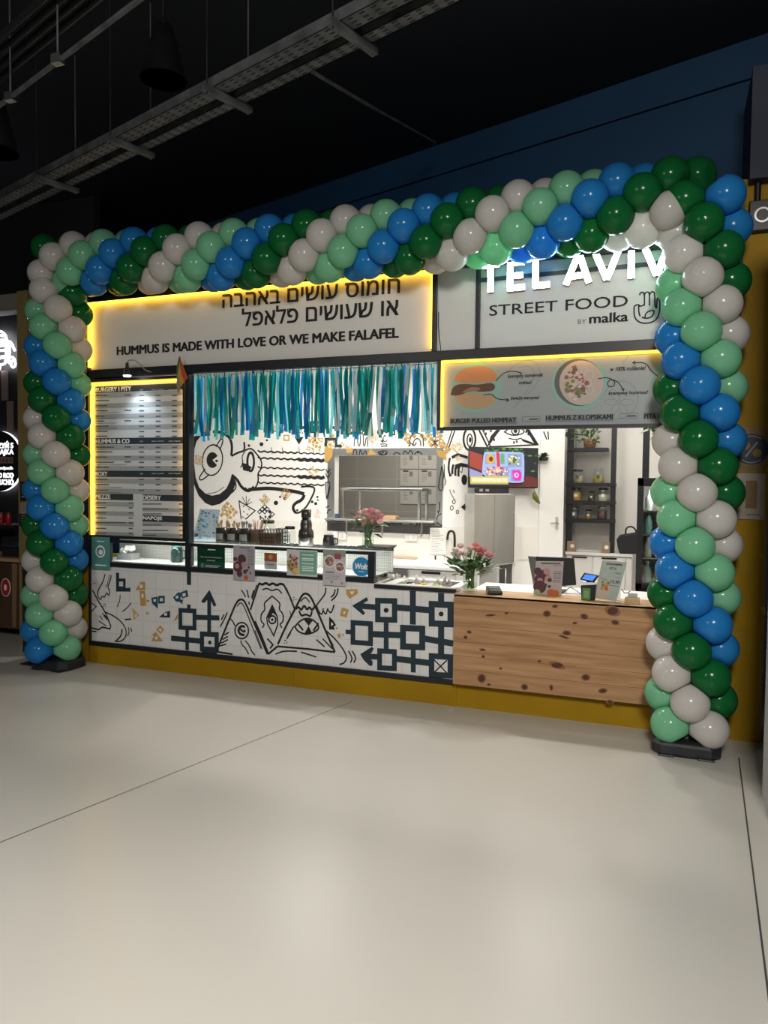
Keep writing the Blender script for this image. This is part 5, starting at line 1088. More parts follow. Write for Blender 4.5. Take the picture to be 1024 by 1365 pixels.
sp(smooth([(672, 270), (760, 268), (765, 370), (680, 372), (672, 270)], 1)[:-1], em('screen_magenta', (0.80, 0.03, 0.45), SCR)); sc(712, 318, 26, em('screen_lightpink', (0.9, 0.5, 0.75), SCR)); sc(716, 316, 10, em('screen_violet2', (0.5, 0.1, 0.45), SCR))
sp([(264, 330), (634, 332), (634, 400), (264, 398)], em('screen_yellow', (0.78, 0.62, 0.12), SCR)); sp([(264, 400), (634, 402), (634, 410), (264, 408)], em('screen_grey', (0.3, 0.3, 0.35), SCR))
pa, pb = ct(285, 378), ct(625, 378); m.text(ft_, 'BEZGLUTENOWE I BEZ LAKTOZY', pa[0], pa[1], pb[0], ct(285, 345)[1], D3[0]+.0006, em('screen_white', (0.95, 0.92, 0.7), SCR), .02)
m.build('display', g)
g = thing('media_box', ft_.pt(ft_.px(658, 657), 0), 'flat black box mounted just under the wall screen', 'media box')
p1, q1 = ft_.px(637, 657), ft_.px(679, 650.5); m = MB(); m.fbox(ft_, p1[0], p1[1], q1[0], q1[1]-.004, -.12, -.01, DARK); m.build('casing', g, .003)
m = MB(); c = ct(380, 465); m.fbox(ft_, c[0]-.02, c[1]-.014, c[0]+.02, c[1]+.014, -.01, -.009, LBL); c = ct(440, 465); m.fbox(ft_, c[0]-.02, c[1]-.012, c[0]+.02, c[1]+.012, -.01, -.009, LBL); m.build('label', g)
# stainless upright cabinet on the worktop
fst = Fr(tv.pt((0, 0), .40), tv.u)
q0_, q1_, q2_ = fst.px(632, 742), fst.px(684.5, 742), fst.px(637, 657.5)
zb_ = zk+.002; zt3 = (q2_[1]+fst.px(684.5, 659)[1])/2
g = thing('steel_cabinet', fst.pt(((q0_[0]+q1_[0])/2, zb_)), 'tall brushed steel cabinet standing on the worktop below the wall screen', 'steel cabinet')
SC2 = noisy(mat('satin_steel', (0.5, 0.5, 0.48), .3, .7), (0.42, 0.41, 0.38), (0.54, 0.53, 0.49), 2.0, (1, 1, .2))
m = MB(); m.fbox(fst, q0_[0], zb_, q1_[0], zt3, -.37, 0, SC2); m.build('body', g, .006)
m = MB(); m.fbox(fst, (q0_[0]+q1_[0])/2-.002, zb_, (q0_[0]+q1_[0])/2+.002, zt3-.01, 0, .001, STEELD); m.build('panel_seam', g)
fsd2 = Fr(fst.pt((q1_[0], 0)), -fst.n)
zsp = fst.px(690, 683)[1]
m = MB(); m.fbox(fsd2, .012, zb_+.01, .36, zsp-.004, 0, .012, STEELD); m.build('lower_door', g, .002)
m = MB(); m.fbox(fsd2, .012, zsp+.004, .36, zt3-.01, 0, .012, STEELD); m.build('upper_door', g, .002)
m = MB(); m.fbox(fsd2, .22, zsp-.05, .33, zsp-.03, .012, .014, LBL); m.build('badge', g)
# white machine with a dark display
b = onk(648, 747)
g = thing('label_printer', (b[0], b[1], zk), 'white countertop machine with a small dark display beside the steel cabinet', 'printer')
b = np.array(g['_o']); fr = F(b[1]-.0); 
hh = at(650, 723, b[1])[2]-zk; w_ = fr.px(661.5, 730)[0]-b[0]
m = MB(); m.box(b[0]-.12, b[1], zk, b[0]+w_, b[1]+.18, zk+hh, WHITE); m.build('casing', g, .012, )
m = MB(); m.fbox(fr, b[0]+.005, zk+hh*.3, b[0]+w_-.04, zk+hh*.85, 0, .004, DARK); m.fbox(fr, b[0]+.02, zk+hh*.45, b[0]+w_-.06, zk+hh*.75, .004, .005, mat('grey_lcd', (0.25, 0.27, 0.27), .3)); m.build('display', g)
m = MB(); m.box(b[0]-.03, b[1]-.12, zk, b[0]+.16, b[1]-.03, zk+.008, DARK); m.build('front_tray', g, .003)
g = thing('pepper_string', tv.pt(tv.px(714, 672), .1), 'curved green pepper hanging beneath the right side of the wall screen', 'pepper')
fpq = Fr(tv.pt((0, 0), .1), tv.u); cp = lambda x, y: fpq.px(590+x/6.02, 560+y/6.02)
m = MB(); m.tube([fpq.pt(cp(*p_)) for p_ in ((738, 575), (738, 600), (748, 625), (765, 650), (782, 672))], .02, mat('pepper_green', (0.12, 0.15, 0.02), .4), 10, rads=[.012, .028, .03, .022, .004]); m.build('pod', g)
m = MB(); m.tube([fpq.pt(cp(740, 578)), fpq.pt(cp(735, 548))], .004, BROWN, 5); m.tube([fpq.pt(cp(735, 548)), fpq.pt(cp(735, 545), -.1)], .004, BROWN, 5); m.build('stalk', g)
g = thing('trailing_plant', tv.pt(tv.px(722, 612), .06), 'tiny green plant in a dark pot beside the wall screen', 'plant')
b = np.array(g['_o']); m = MB(); m.lathe(b, [(.05, -.02), (.055, .0), (.055, .02)], DARK, 12); m.build('pot', g)
m = MB()
for k in range(14): a = rnd(0, 6.28); m.leaf(b+[0, 0, .02], (math.cos(a), math.sin(a), rnd(.2, 1.2)), (0, 0, 1), .08, .05, LEAF)
m.build('leaves', g)
# ------------------------------------------------------------------ shelves at the rear
FSY = 4.05; fs2 = F(FSY)
def X2(px, py=650): return fs2.px(px, py)[0]
def Z2(px, py): return fs2.px(px, py)[1]
zcab = .9
g = thing('base_cupboard', (X2(800), FSY+.2, 0), 'white low cupboard with a pale top beneath the black shelves', 'cupboard')
m = MB(); m.box(X2(756), FSY-.03, zcab-.035, X2(846), 4.45, zcab, WHITE); m.build('top', g, .003)
m = MB(); m.box(X2(757), FSY+.02, .05, X2(845), 4.44, zcab-.035, WHITE); m.build('carcass', g)
for a, b_ in ((758, 791.5), (793, 836), (837, 845)):
    m = MB(); m.box(X2(a)+.002, FSY, .08, X2(b_)-.002, FSY+.019, zcab-.05, WHITE); o = m.build('cupboard_door', g, .002)
    if b_ < 845: m = MB(); c = (X2(a)+X2(b_))/2; m.box(c-.09, FSY-.014, zcab-.075, c+.09, FSY, zcab-.055, DARK); m.build('handle', o)
g = thing('shelf_rack', (X2(787), FSY+.1, zcab), 'black open shelf rack with jars, standing on the white cupboard', 'shelves')
SHB = mat('shelf_black', (0.016, 0.017, 0.021), .45)
ztop2 = 2.9
for a, b_ in ((754.5, 763), (813.5, 820.5)):
    m = MB(); m.box(X2(a), FSY+.04, zcab, X2(b_), FSY+.10, ztop2, SHB); m.build('upright', g, .003)
shz = []
for py, a, b_ in ((599, 757, 809), (646, 754, 820), (670.5, 754, 820), (695, 754, 820)):
    z = Z2(790, py); shz.append(z+.022); m = MB(); m.box(X2(a), FSY+.02, z-.022, X2(b_), FSY+.30, z+.022, SHB); m.build('shelf', g, .003)
m = MB(); m.box(X2(763), FSY+.34, zcab, X2(814), FSY+.345, ztop2, mat('pale_backing', (0.60, 0.58, 0.55), .25)); m.build('back_panel', g)
spec = [(768.5, 1, .075, .17, (0.42, 0.33, 0.22), .5, 'jar of pale dried food on the upper jar shelf, left', DARK, INK_), (796.5, 1, .072, .185, (0.36, 0.28, 0.06), .5, 'jar of yellow-green preserve on the upper jar shelf, right', PANE, INK_),
        (767, 2, .067, .165, (0.55, 0.30, 0.05), .66, 'amber filled jar with a round white tag on the middle jar shelf', DARK, PAPER), (787.5, 2, .042, .125, (0.10, 0.08, 0.06), .6, 'small dark jar between two bigger jars on the middle jar shelf', DARK, PAPER), (803.5, 2, .07, .17, (0.52, 0.50, 0.38), .5, 'jar half full of pale food with a white tag, middle jar shelf', DARK, PAPER),
        (764, 3, .066, .15, (0.14, 0.13, 0.11), .6, 'grey jar with a white tag on the lowest jar shelf', STEELD, PAPER), (784, 3, .042, .12, (0.45, 0.22, 0.05), .5, 'small jar of orange preserve with a dark cap, lowest jar shelf', DARK, PAPER), (802.5, 3, .064, .165, (0.10, 0.045, 0.05), .6, 'jar of dark red food at the right of the lowest jar shelf', STEELD, None)]
for px, s_, r, h, c, f_, lab, lid, tg in spec:
    jar('glass_jar', (X2(px), FSY+.13, shz[s_]), r, h, mat('filling_%d' % int(px*2+s_), c, .6), f_, lab, lid, tg, 'jars on the black shelves')
for px, w in ((759.5, .055), (809.5, .05)):
    lab = 'brown paper box with a round white sticker at the %s foot of the shelf rack' % ('left' if px < 780 else 'right')
    g = thing('paper_box', (X2(px)+(0.04 if px < 780 else 0), FSY-.02+.0, zcab), lab, 'box'); b = np.array(g['_o'])
    m = MB(); m.box(b[0]-w, b[1], zcab, b[0]+w, b[1]+.05, zcab+.135, mat('kraft_box', (0.30, 0.20, 0.13), .7)); m.build('box_body', g, .003)
    m = MB(); m.disc(F(b[1]), (b[0]+.01, zcab+.075), .026, .026, 0, .002, PAPER, 14); m.build('sticker', g)
g = thing('white_tray', (X2(785), FSY+.1, zcab), 'white shallow tray lying on the cupboard under the shelves', 'tray')
m = MB(); b = np.array(g['_o']); m.box(b[0]-.16, b[1]-.05, zcab, b[0]+.16, b[1]+.12, zcab+.012, PAPER); m.build('base_plate', g, .003)
m = MB(); m.tube([b+[-.17, -.06, .018], b+[.17, -.06, .018], b+[.17, .13, .018], b+[-.17, .13, .018], b+[-.17, -.06, .018]], .008, PAPER, 6); m.build('rim', g)
g = thing('potted_plant', (X2(784), FSY+.12, shz[0]), 'leafy plant in a brown wicker pot on the topmost shelf', 'plant'); b = np.array(g['_o'])
m = MB(); m.lathe(b, [(.06, 0), (.07, .02), (.085, .11), (.078, .11), (.06, .09), (.001, .09)], BROWN, 16); m.build('pot', g)
m = MB(); rg = random.Random(14)
for k in range(60):
    a = rg.uniform(0, 6.28); L_ = rg.uniform(.05, .28); dr = np.array([math.cos(a), .35*math.sin(a)-.2, rg.uniform(-.2, 1.2)]); dr[0] -= .35; p_ = b+[0, 0, .1]+dr*L_*.8
    m.leaf(p_, dr+[0, -.3, 0], (rg.uniform(-.4, .4), -.6, .8), rg.uniform(.045, .07), .04, LEAF)
m.build('leaves', g)
m = MB()
for k in range(9): a = rg.uniform(0, 6.28); m.tube([b+[0, 0, .09], b+[.05*math.cos(a), .03*math.sin(a), .2], b+[.14*math.cos(a)-.05, .07*math.sin(a), .25+rg.uniform(0, .1)]], .003, STEM, 5)
m.build('stems', g)
fbag = F(FSY-.01); g = thing('hand_bag', fbag.pt((fbag.px(835, 733)[0], zcab)), 'black soft bag with a looped handle beside the shelves', 'bag')
m = MB(); bz0 = zcab-fbag.px(835, 735)[1]
P = [(822, 716), (826, 710), (846, 706.5), (851, 709), (851, 735), (826, 735), (823.5, 726)]
m.fpoly(fbag, [(fbag.px(*q)[0], max(zcab, fbag.px(*q)[1]+bz0)) for q in P], -.14, 0, mat('bag_black', (0.015, 0.015, 0.017), .55)); m.build('bag_body', g, .02, 3)
m = MB(); m.tube(smooth([fbag.pt((fbag.px(*q)[0], fbag.px(*q)[1]+bz0), -.05) for q in ((834, 709), (834, 702), (838, 698.5), (844, 699), (848, 704), (848, 708))], 2), .011, MATS['bag_black'], 8); m.build('handle', g)
# drinks cooler
fco = F(1.0); xa = fco.px(849, 700)[0]; xb = xa+.62; zt_ = fco.px(850, 637)[1]
g = thing('drinks_cooler', (xa+.3, 1.3, 0), 'black glass door drinks cooler behind the right balloon column', 'cooler')
m = MB(); m.box(xa, 1.02, .0, xa+.03, 1.55, zt_, BLACK); m.box(xb-.03, 1.02, 0, xb, 1.55, zt_, BLACK); m.box(xa, 1.02, zt_-.05, xb, 1.55, zt_, BLACK); m.box(xa, 1.5, 0, xb, 1.55, zt_, WHITE); m.box(xa, 1.02, 0, xb, 1.55, .9, BLACK); m.build('body', g, .004)
m = MB(); m.box(xa, .98, .88, xa+.05, 1.015, zt_, BLACK); m.box(xb-.05, .98, .88, xb, 1.015, zt_, BLACK); m.box(xa, .98, zt_-.07, xb, 1.015, zt_, BLACK); m.box(xa, .98, .88, xb, 1.015, .93, BLACK); o = m.build('door', g, .003)
m = MB(); m.box(xa+.05, .995, .93, xb-.05, 1.0, zt_-.07, PANE); m.build('glass', o)
zsh = [.93, 1.14, 1.34, 1.54]
for z in zsh[1:]: m = MB(); m.box(xa+.03, 1.05, z-.012, xb-.03, 1.48, z, STEEL); m.build('shelf', g)
l = bpy.data.lights.new('cooler_light', 'AREA'); l.energy = 3; l.size = .4; l.shape = 'RECTANGLE'; l.size_y = .05; o = bpy.data.objects.new('cooler_light', l); COL.objects.link(o); o.location = (xa+.31, 1.06, zt_-.075); o.rotation_euler = (math.radians(25), 0, 0)
bc_ = [mat('bottle_teal', (0.25, 0.5, 0.5), .15), mat('bottle_cream', (0.55, 0.45, 0.28), .2), mat('bottle_pale', (0.6, 0.62, 0.58), .15), mat('bottle_brown', (0.2, 0.1, 0.04), .2)]
words = ['bottom', 'second', 'third', 'top']; pos = ['nearest the hinge side', 'next to the first', 'in the middle', 'near the balloons']; colw = ['teal', 'cream', 'pale', 'brown']
for s_, z in enumerate(zsh):
    for k in range(4):
        kk = (k*3+s_*2) % 4
        g = thing('drink_bottle', (xa+.09+k*.085, 1.12, z), '%s drink bottle %s on the %s cooler shelf' % (colw[kk], pos[k], words[s_]), 'bottle', 'bottles in the drinks cooler'); b = np.array(g['_o'])
        m = MB(); m.lathe(b, [(.03, 0), (.032, .01), (.032, .10), (.012, .14), (.012, .155)], bc_[kk], 12); m.build('bottle_body', g)
        m = MB(); m.lathe(b, [(.014, .155), (.014, .172)], (PAPER, REDINK, DARK, GOLDINK)[(k+s_) % 4], 10); m.build('cap', g)
m = MB(); fpp = F(1.7); m.box(fpp.px(857, 600)[0], 1.7, 0, fpp.px(866, 600)[0], 1.76, 3.05, BLACK); tag(m.build('trim_3'), kind='structure')
g = thing('hanging_plant', at(872, 574, .7), 'small green trailing plant peeping out under the food photo board', 'plant'); b = np.array(g['_o'])
m = MB()
for k in range(12): m.leaf(b+[rnd(-.06, .08), rnd(-.03, .03), rnd(-.02, .02)], (rnd(-1, 1), rnd(-.5, .5), rnd(-.5, .3)), (0, -.5, 1), .09, .05, LEAF)
m.build('leaves', g)
m = MB(); m.tube([b+[-.05, 0, .01], b+[.08, 0, .02], b+[.12, 0, .1], b+[.12, 0, 3.05-b[2]]], .004, STEM, 5); m.build('vine', g)
# ------------------------------------------------------------------ on the wooden counter
def onw(px, py): p = atz(px, py, ZW); p[2] = ZW; return p
p = onw(659, 792); p[1] = 0.02
g = thing('payment_terminal', tuple(p), 'black card payment terminal lying on the wooden counter', 'terminal'); b = np.array(p)
fr = Fr((b[0], b[1], 0), (.93, .37)); 
m = MB(); q = [fr.pt((-.055, 0), .06), fr.pt((.055, 0), .06), fr.pt((.055, 0), -.09), fr.pt((-.055, 0), -.09)]
m.hexa([x_*[1, 1, 0]+[0, 0, ZW] for x_ in q], [x_*[1, 1, 0]+[0, 0, ZW+h_] for x_, h_ in zip(q, (.03, .03, .055, .055))], DARK); m.build('body', g, .012, 3)
m = MB(); q = [fr.pt((-.035, 0), -.01), fr.pt((.035, 0), -.01), fr.pt((.035, 0), -.075), fr.pt((-.035, 0), -.075)]
m.add([x_*[1, 1, 0]+[0, 0, ZW+h_+.0015] for x_, h_ in zip(q, (.0417, .0417, .0525, .0525))], [(0, 1, 2, 3)], mat('terminal_screen', (0.12, 0.14, 0.14), .2)); m.build('screen', g)
m = MB()
for i in range(3):
    for j in range(3):
        c = fr.pt((-.024+i*.024, 0), .045-j*.018); m.box(c[0]-.007, c[1]-.005, ZW+.033+j*.003, c[0]+.007, c[1]+.005, ZW+.0355+j*.0035, LBL)
m.build('keypad', g)
def slant_board(name, pts, Y, label, base, cat, th=.008):
    fr = F(Y); o_ = fr.px(*pts[0])[1]; o2 = fr.px(*pts[1])[1]; zo = ZW-min(o_, o2)+.001
    ab = [(fr.px(*q)[0], fr.px(*q)[1]+zo) for q in pts]
    g = thing(name, fr.pt((ab[0][0], ZW)), label, cat); m = MB(); m.fpoly(fr, ab, -th, 0, base); m.build('sheet', g)
    def T(u, v): a = np.array(ab); lo = a[0]*(1-u)+a[1]*u; hi = a[3]*(1-u)+a[2]*u; return lo*v+hi*(1-v)
    return g, fr, T
g, fr, T = slant_board('flyer_stand', [(711.5, 788.5), (748.5, 790.5), (751.5, 744.5), (714.5, 744)], .12, 'flyer stand showing red onions and beetroot on the wooden counter', mat('flyer_pink_grey', (0.40, 0.35, 0.34), .4), 'sign holder')
m = MB()
for u, v, r, mt in ((.35, .38, .035, PURP), (.18, .55, .04, PURP), (.2, .58, .022, PINK), (.5, .5, .026, PINK), (.55, .55, .016, PURP), (.2, .76, .05, PURP), (.1, .3, .03, PURP), (.42, .3, .025, PINK), (.4, .7, .014, PURP), (.55, .74, .012, PURP), (.62, .92, .03, ORNG), (.78, .94, .03, ORNG), (.12, .93, .025, mat('pale_leaf_print', (.3, .36, .2), .6))): m.disc(fr, T(u, v), r, r, 0, .0008, mt, 14)
for v in (.12, .3, .35, .4, .45, .5, .55, .6): 
    p_, q_ = T(.66, v), T(.95, v); m.stroke(fr, [p_, q_], .004, .001, INK_)
m.stroke(fr, [T(.2, .06), T(.9, .06)], .012, .001, INK_); m.build('print', g)
m = MB(); c = fr.pt(T(.5, 1)); m.box(c[0]-.1, c[1]-.0, ZW, c[0]+.1, c[1]+.08, ZW+.006, PANE); m.build('foot', g)
fmo = F(.40); p_, q_ = fmo.px(705, 782), fmo.px(767, 741)
zd = ZW-.012
g = thing('till_monitor', fmo.pt(((p_[0]+q_[0])/2, zd)), 'black till monitor turned to the staff behind the flyer stand', 'monitor')
m = MB(); m.fpoly(fmo, [fmo.px(752, 781), fmo.px(768, 780), fmo.px(765, 744), fmo.px(714, 742), fmo.px(714, 779)], -.03, 0, BLACK); m.build('casing', g, .004)
m = MB(); m.fpoly(fmo, [fmo.px(711, 779), fmo.px(714.5, 779), fmo.px(714.5, 742), fmo.px(704, 741), fmo.px(706, 752)], -.03, .004, STEELD); m.build('edge', g, .003)
m = MB(); c = (p_[0]+q_[0])/2; m.box(c-.03, .41, zd, c+.03, .45, p_[1]+.1, DARK); m.box(c-.1, .36, zd, c+.1, .54, zd+.012, DARK); m.build('stand', g, .003)
fcd = F(.0); b0_ = fcd.px(784, 797); zo = ZW-b0_[1]
def cd(x, y): q = fcd.px(x, y); return (q[0], q[1]+zo)
g = thing('customer_display', fcd.pt(cd(784, 797)), 'small pole display with a glowing blue screen on the wooden counter', 'display')
m = MB(); m.fpoly(fcd, [cd(775, 797), cd(793, 797), cd(795, 776), cd(774, 777)], -.06, -.006, DARK); m.build('base', g, .006)
m = MB(); m.fpoly(fcd, [cd(774, 777), cd(795, 776), cd(796, 773), cd(776, 773)], -.07, -.004, PAPER); m.build('collar', g, .003)
m = MB(); m.tube([fcd.pt(cd(784, 778), -.03), fcd.pt(cd(785, 768), -.03)], .018, DARK, 10); m.build('neck', g)
m = MB(); m.fpoly(fcd, [cd(773, 769), cd(792, 773.5), cd(799, 764), cd(779, 760)], -.03, -.0, DARK); m.build('display_casing', g, .004)
m = MB(); m.fpoly(fcd, [cd(776, 768), cd(790, 770.8), cd(795.5, 764.3), cd(780.5, 762)], .0005, .001, mat('blue_screen', (0.05, 0.15, 0.5), .3, emit=1.0, ec=(0.06, 0.22, 0.85))); m.build('screen', g)
m = MB(); m.fpoly(fcd, [cd(776, 795.5), cd(787, 796.5), cd(787.5, 781), cd(777, 780)], -.005, -.001, mat('green_card', (0.09, 0.20, 0.06), .5)); m.fpoly(fcd, [cd(778, 793), cd(785, 794), cd(785.5, 784), cd(779, 783.5)], -.001, -.0006, mat('green_card_print', (0.16, 0.3, 0.12), .5)); m.build('green_card', g)
g, fr, T = slant_board('price_stand', [(792, 797.5), (821.5, 802.5), (836, 750), (803, 747.5)], .03, 'tilted grey-green price stand with a wrap picture and a 15,90 price', mat('sage_sheet', (0.36, 0.41, 0.37), .45), 'sign holder')
def tt(body, u0, v0, u1, v1, mt, bold=0):
    # lettering laid along the slanting sheet
    mm = MB(); fl_ = Fr((0, 0, 0), (1, 0)); mm.text(fl_, body, 0, 0, 1, 1, 0, mt, bold*.12)
    for f in [0]:
        vs = []
        for q in mm.v: w_ = T(u0+(u1-u0)*q[0], v1+(v0-v1)*q[2]); vs.append(fr.pt(w_, .0012))
        m.add(vs, mm.f, mt)
m = MB(); DG = mat('dark_green_print', (0.03, 0.06, 0.045), .6)
tt('SHAWARMA', .2, .05, .85, .11, DG, .01); tt('PITA', .38, .16, .66, .22, DG, .01); tt('+ napój', .55, .27, .88, .33, DG); tt('+ frytki', .7, .38, .9, .43, DG); tt('15,90', .55, .48, .92, .57, DG, .02)
m.stroke(fr, [T(.52, .62), T(.95, .62)], .003, .001, DG); m.stroke(fr, [T(.12, .46), T(.4, .5)], .003, .001, DG)
m.fpoly(fr, [T(*q) for q in ((.1, .58), (.45, .5), (.62, .72), (.62, .92), (.3, .98), (.02, .97))], .0, .0008, mat('wrap_paper', (0.48, 0.40, 0.32), .6))
for k in range(24): m.disc(fr, T(.36+random.uniform(-.13, .13), .66+random.uniform(-.1, .1)), .011, .011, .0008, .001+k*1e-5, (ORNG, mat('egg_yellow', (.6, .34, .05), .6), PINK, fc[0])[k % 4], 9)
m.build('print', g)
m = MB(); c = fr.pt(T(.5, 1)); m.fpoly(F(.10), [(fr.px(836, 750)[0]-.03, T(1, 0)[1]-.05), (c[0]+.05, ZW), (c[0]+.1, ZW)], -.01, .0, PAPER); m.build('strut', g)
b = onw(843, 807); b[1] = -.03
g = thing('wooden_card_box', tuple(b), 'little pine box of cards near the right balloon column', 'box'); b = np.array(b)
m = MB(); m.box(b[0]-.055, b[1]-.03, ZW, b[0]+.045, b[1]+.05, ZW+.045, WOODT); m.build('box_body', g, .003)
m = MB(); m.box(b[0]-.035, b[1]+.0, ZW+.046, b[0]+.03, b[1]+.03, ZW+.075, mat('grey_cards', (0.4, 0.42, 0.42), .6)); m.build('cards', g)
m = MB(); m.tube(smooth([onw(753, 790)+[0, .0, .006], onw(760, 784)+[0, 0, .012], onw(768, 788)+[0, 0, .006], onw(776, 795)+[0, .02, .006]], 2), .004, DARK, 6)
tag(m.build('power_cable', None, 0, 2, onw(753, 790)), 'thin black cable running from the monitor to the customer display', 'cable')
m = MB(); m.tube(smooth([onw(823, 794)+[0, .05, .005], onw(828, 789)+[0, 0, .03], onw(833, 793)+[0, 0, .006], onw(840, 790)+[0, .0, .01]], 2), .004, DARK, 6)
tag(m.build('power_cable', None, 0, 2, onw(828, 790)), 'loop of black cable between the price stand and the little box', 'cable')
# ------------------------------------------------------------------ right wall
fy = F(-.002)
g = thing('wall_decal', fy.pt(fy.px(1000, 630)), 'large round gold patterned wall sticker with a navy percent symbol', 'sticker')
c = fy.px(998, 600); R_ = .165
GO = mat('decal_gold', (0.26, 0.15, 0.015), .5); GD = mat('decal_line', (0.10, 0.06, 0.02), .5); NV = mat('decal_navy', (0.02, 0.035, 0.06), .5)
m = MB(); m.disc(fy, c, R_, R_, 0, .002, GO, 44); m.build('disc', g)
m = MB()
for k, r in enumerate((.96, .86, .77, .69)): m.stroke(fy, arc(c[0], c[1], R_*r, R_*r, 0, 360, 48), .004, .0022, GD)
m.build('rings', g)
m = MB(); c2 = fy.px(1002, 599); m.disc(fy, c2, .105, .105, .0025, .003, NV, 32); m.disc(fy, (c2[0]-.035, c2[1]+.025), .028, .028, .0032, .0034, GO, 18); m.disc(fy, (c2[0]+.035, c2[1]-.025), .028, .028, .0032, .0034, GO, 18); m.stroke(fy, [(c2[0]-.035, c2[1]-.05), (c2[0]+.035, c2[1]+.05)], .012, .0034, LBL)
for s_ in (1, -1): m.stroke(fy, arc(c2[0], c2[1], .09, .09, 50*s_, 130*s_, 12), .007, .0034, LBL)
m.build('percent_emblem', g)
p_, q_ = fy.px(982, 692), fy.px(1021, 631)
g = thing('card_holder', fy.pt(p_), 'clear acrylic frame holding a brown card on the mustard wall', 'frame')
m = MB(); m.fbox(fy, p_[0], p_[1], q_[0], q_[1], .004, .010, mat('frosted_acrylic', (0.42, 0.38, 0.30), .12, spec=.8)); m.build('cover', g, .002)
m = MB(); m.fbox(fy, p_[0]+.05, p_[1]+.075, q_[0]-.05, q_[1]-.05, .0105, .012, mat('brown_card', (0.20, 0.12, 0.045), .5)); m.fbox(fy, p_[0]+.06, p_[1]+.03, q_[0]-.03, p_[1]+.036, .0105, .011, INK_); m.build('card', g)
fx = F(-.06); c = fx.px(1010, 287)
g = thing('junction_box', fx.pt((c[0], c[1]-.1)), 'dark box with a round dial on a pipe high on the right wall', 'box')
m = MB(); m.fbox(fx, c[0]-.05, c[1]-.1, c[0]+.12, c[1]+.1, -.06, 0, BLACK); m.build('casing', g, .006)
m = MB(); m.disc(fx, (c[0]+.03, c[1]), .05, .05, 0, .006, STEELD, 20); m.disc(fx, (c[0]+.03, c[1]), .038, .038, .006, .008, BLACK, 20); m.build('dial', g)
m = MB(); z1_ = fx.px(1009, 240)[1]; m.tube([fx.pt((c[0], c[1]+.1), -.03), fx.pt((c[0], z1_+.02), -.03)], .02, BLACK, 10); m.build('pipe', g)
# ------------------------------------------------------------------ neighbour stand on the left
m = MB(); fpo = F(.30); pa, pb = fpo.px(24.5, 650)[0], fpo.px(38, 650)[0]
MUTED = noisy(mat('muted_mustard', (0.2, 0.15, 0.06), .5), (0.19, 0.145, 0.06), (0.24, 0.18, 0.07), 2)
m.box(pa, .3, 0, pb, .56, at(24, 388, .3)[2], MUTED); struct('column_left', m)
m = MB(); m.box(-10, 1.3, 0, pa+.1, 1.4, 5, mat('neighbour_dark', (0.018, 0.016, 0.018), .6)); m.box(-10, .32, at(10, 414, .32)[2], pa, .5, at(10, 392, .32)[2], GREYPAINT); struct('wall_far_left', m)
fnb = F(1.28); cb = lambda x, y: fnb.px(x/6.82, 400+y/6.82)
PINKW = mat('pale_slat', (0.22, 0.16, 0.14), .6)
for (x0, y0, x1, y1) in ((25, 640, 75, 915), (75, 920, 125, 1190), (130, 0, 150, 60)):
    p_, q_ = cb(x0, y1), cb(x1, y0); lab = {25: 'upper pale wooden slat below the neon food scooter', 75: 'lower pale wooden slat above the round sign', 130: 'short pale slat at the top of the dark neighbouring wall'}[x0]
    g = thing('wall_batten', fnb.pt(p_), lab, 'slat', 'slats on the neighbouring wall'); m = MB(); m.fbox(fnb, p_[0], p_[1], q_[0], q_[1], 0, .02, PINKW); m.build('slat_board', g)
g = thing('neon_sign', fnb.pt(cb(60, 640)), 'glowing white neon outline of a burger on a scooter at the left edge', 'sign')
m = MB()
def neo(P, r=.013, k=2): m.tube([fnb.pt(p_, .05) for p_ in smooth([cb(*q) for q in P], k)], r, NEON, 7)
neo([(-60, 380), (-50, 310), (-10, 285), (45, 290), (82, 325), (92, 372)]); neo([(-50, 330), (0, 318), (60, 335)]); neo([(-60, 385), (90, 372)], .022, 0); neo([(-60, 430), (85, 412)], .018, 0); neo([(-60, 475), (80, 460)], .013, 0); neo([(-50, 540), (85, 520)], .02, 0)
neo([(85, 390), (90, 460), (85, 560), (70, 590), (20, 590)]); neo([(98, 385), (125, 385), (145, 420), (165, 465)], .014); neo([(115, 400), (118, 520), (105, 575), (125, 580)], .012); neo([(120, 530), (150, 520), (168, 560)], .012)
neo(arc(150, 585, 20, 32, 0, 360, 16), .012, 0); neo(arc(10, 610, 22, 34, 0, 360, 16), .012, 0)
m.build('neon_tube', g)
g = thing('round_sign', fnb.pt((fnb.px(6, 657)[0], fnb.px(6, 657)[1])), 'round dark backlit sign with white text beside the left post', 'sign')
c = fnb.px(4, 615); R_ = fnb.px(4, 575)[1]-c[1]
m = MB(); m.disc(fnb, c, R_, R_, .06, .09, DARK, 44); m.build('disc', g)
m = MB(); m.disc(fnb, c, R_*1.0, R_*1.0, .02, .03, NEONS, 44); m.build('backlight', g)
m = MB()
for tx, x0, x1, y0, y1 in (('YCZYŃ S', -4, 25.5, 598, 588.5), ('U LAJKA', -3, 26, 608, 599.5), ('ok.com/pasib', -4, 25, 627, 622), ('Ź DO ROD', -4, 26, 636.5, 628.5), ('RZUCHÓ', 0, 26, 646, 637.5)):
    p_, q_ = fnb.px(x0, y0), fnb.px(x1, y1); m.text(fnb, tx, p_[0], p_[1], q_[0], q_[1], .091, NEONS, .02)
m.build('lettering', g)
m = MB()
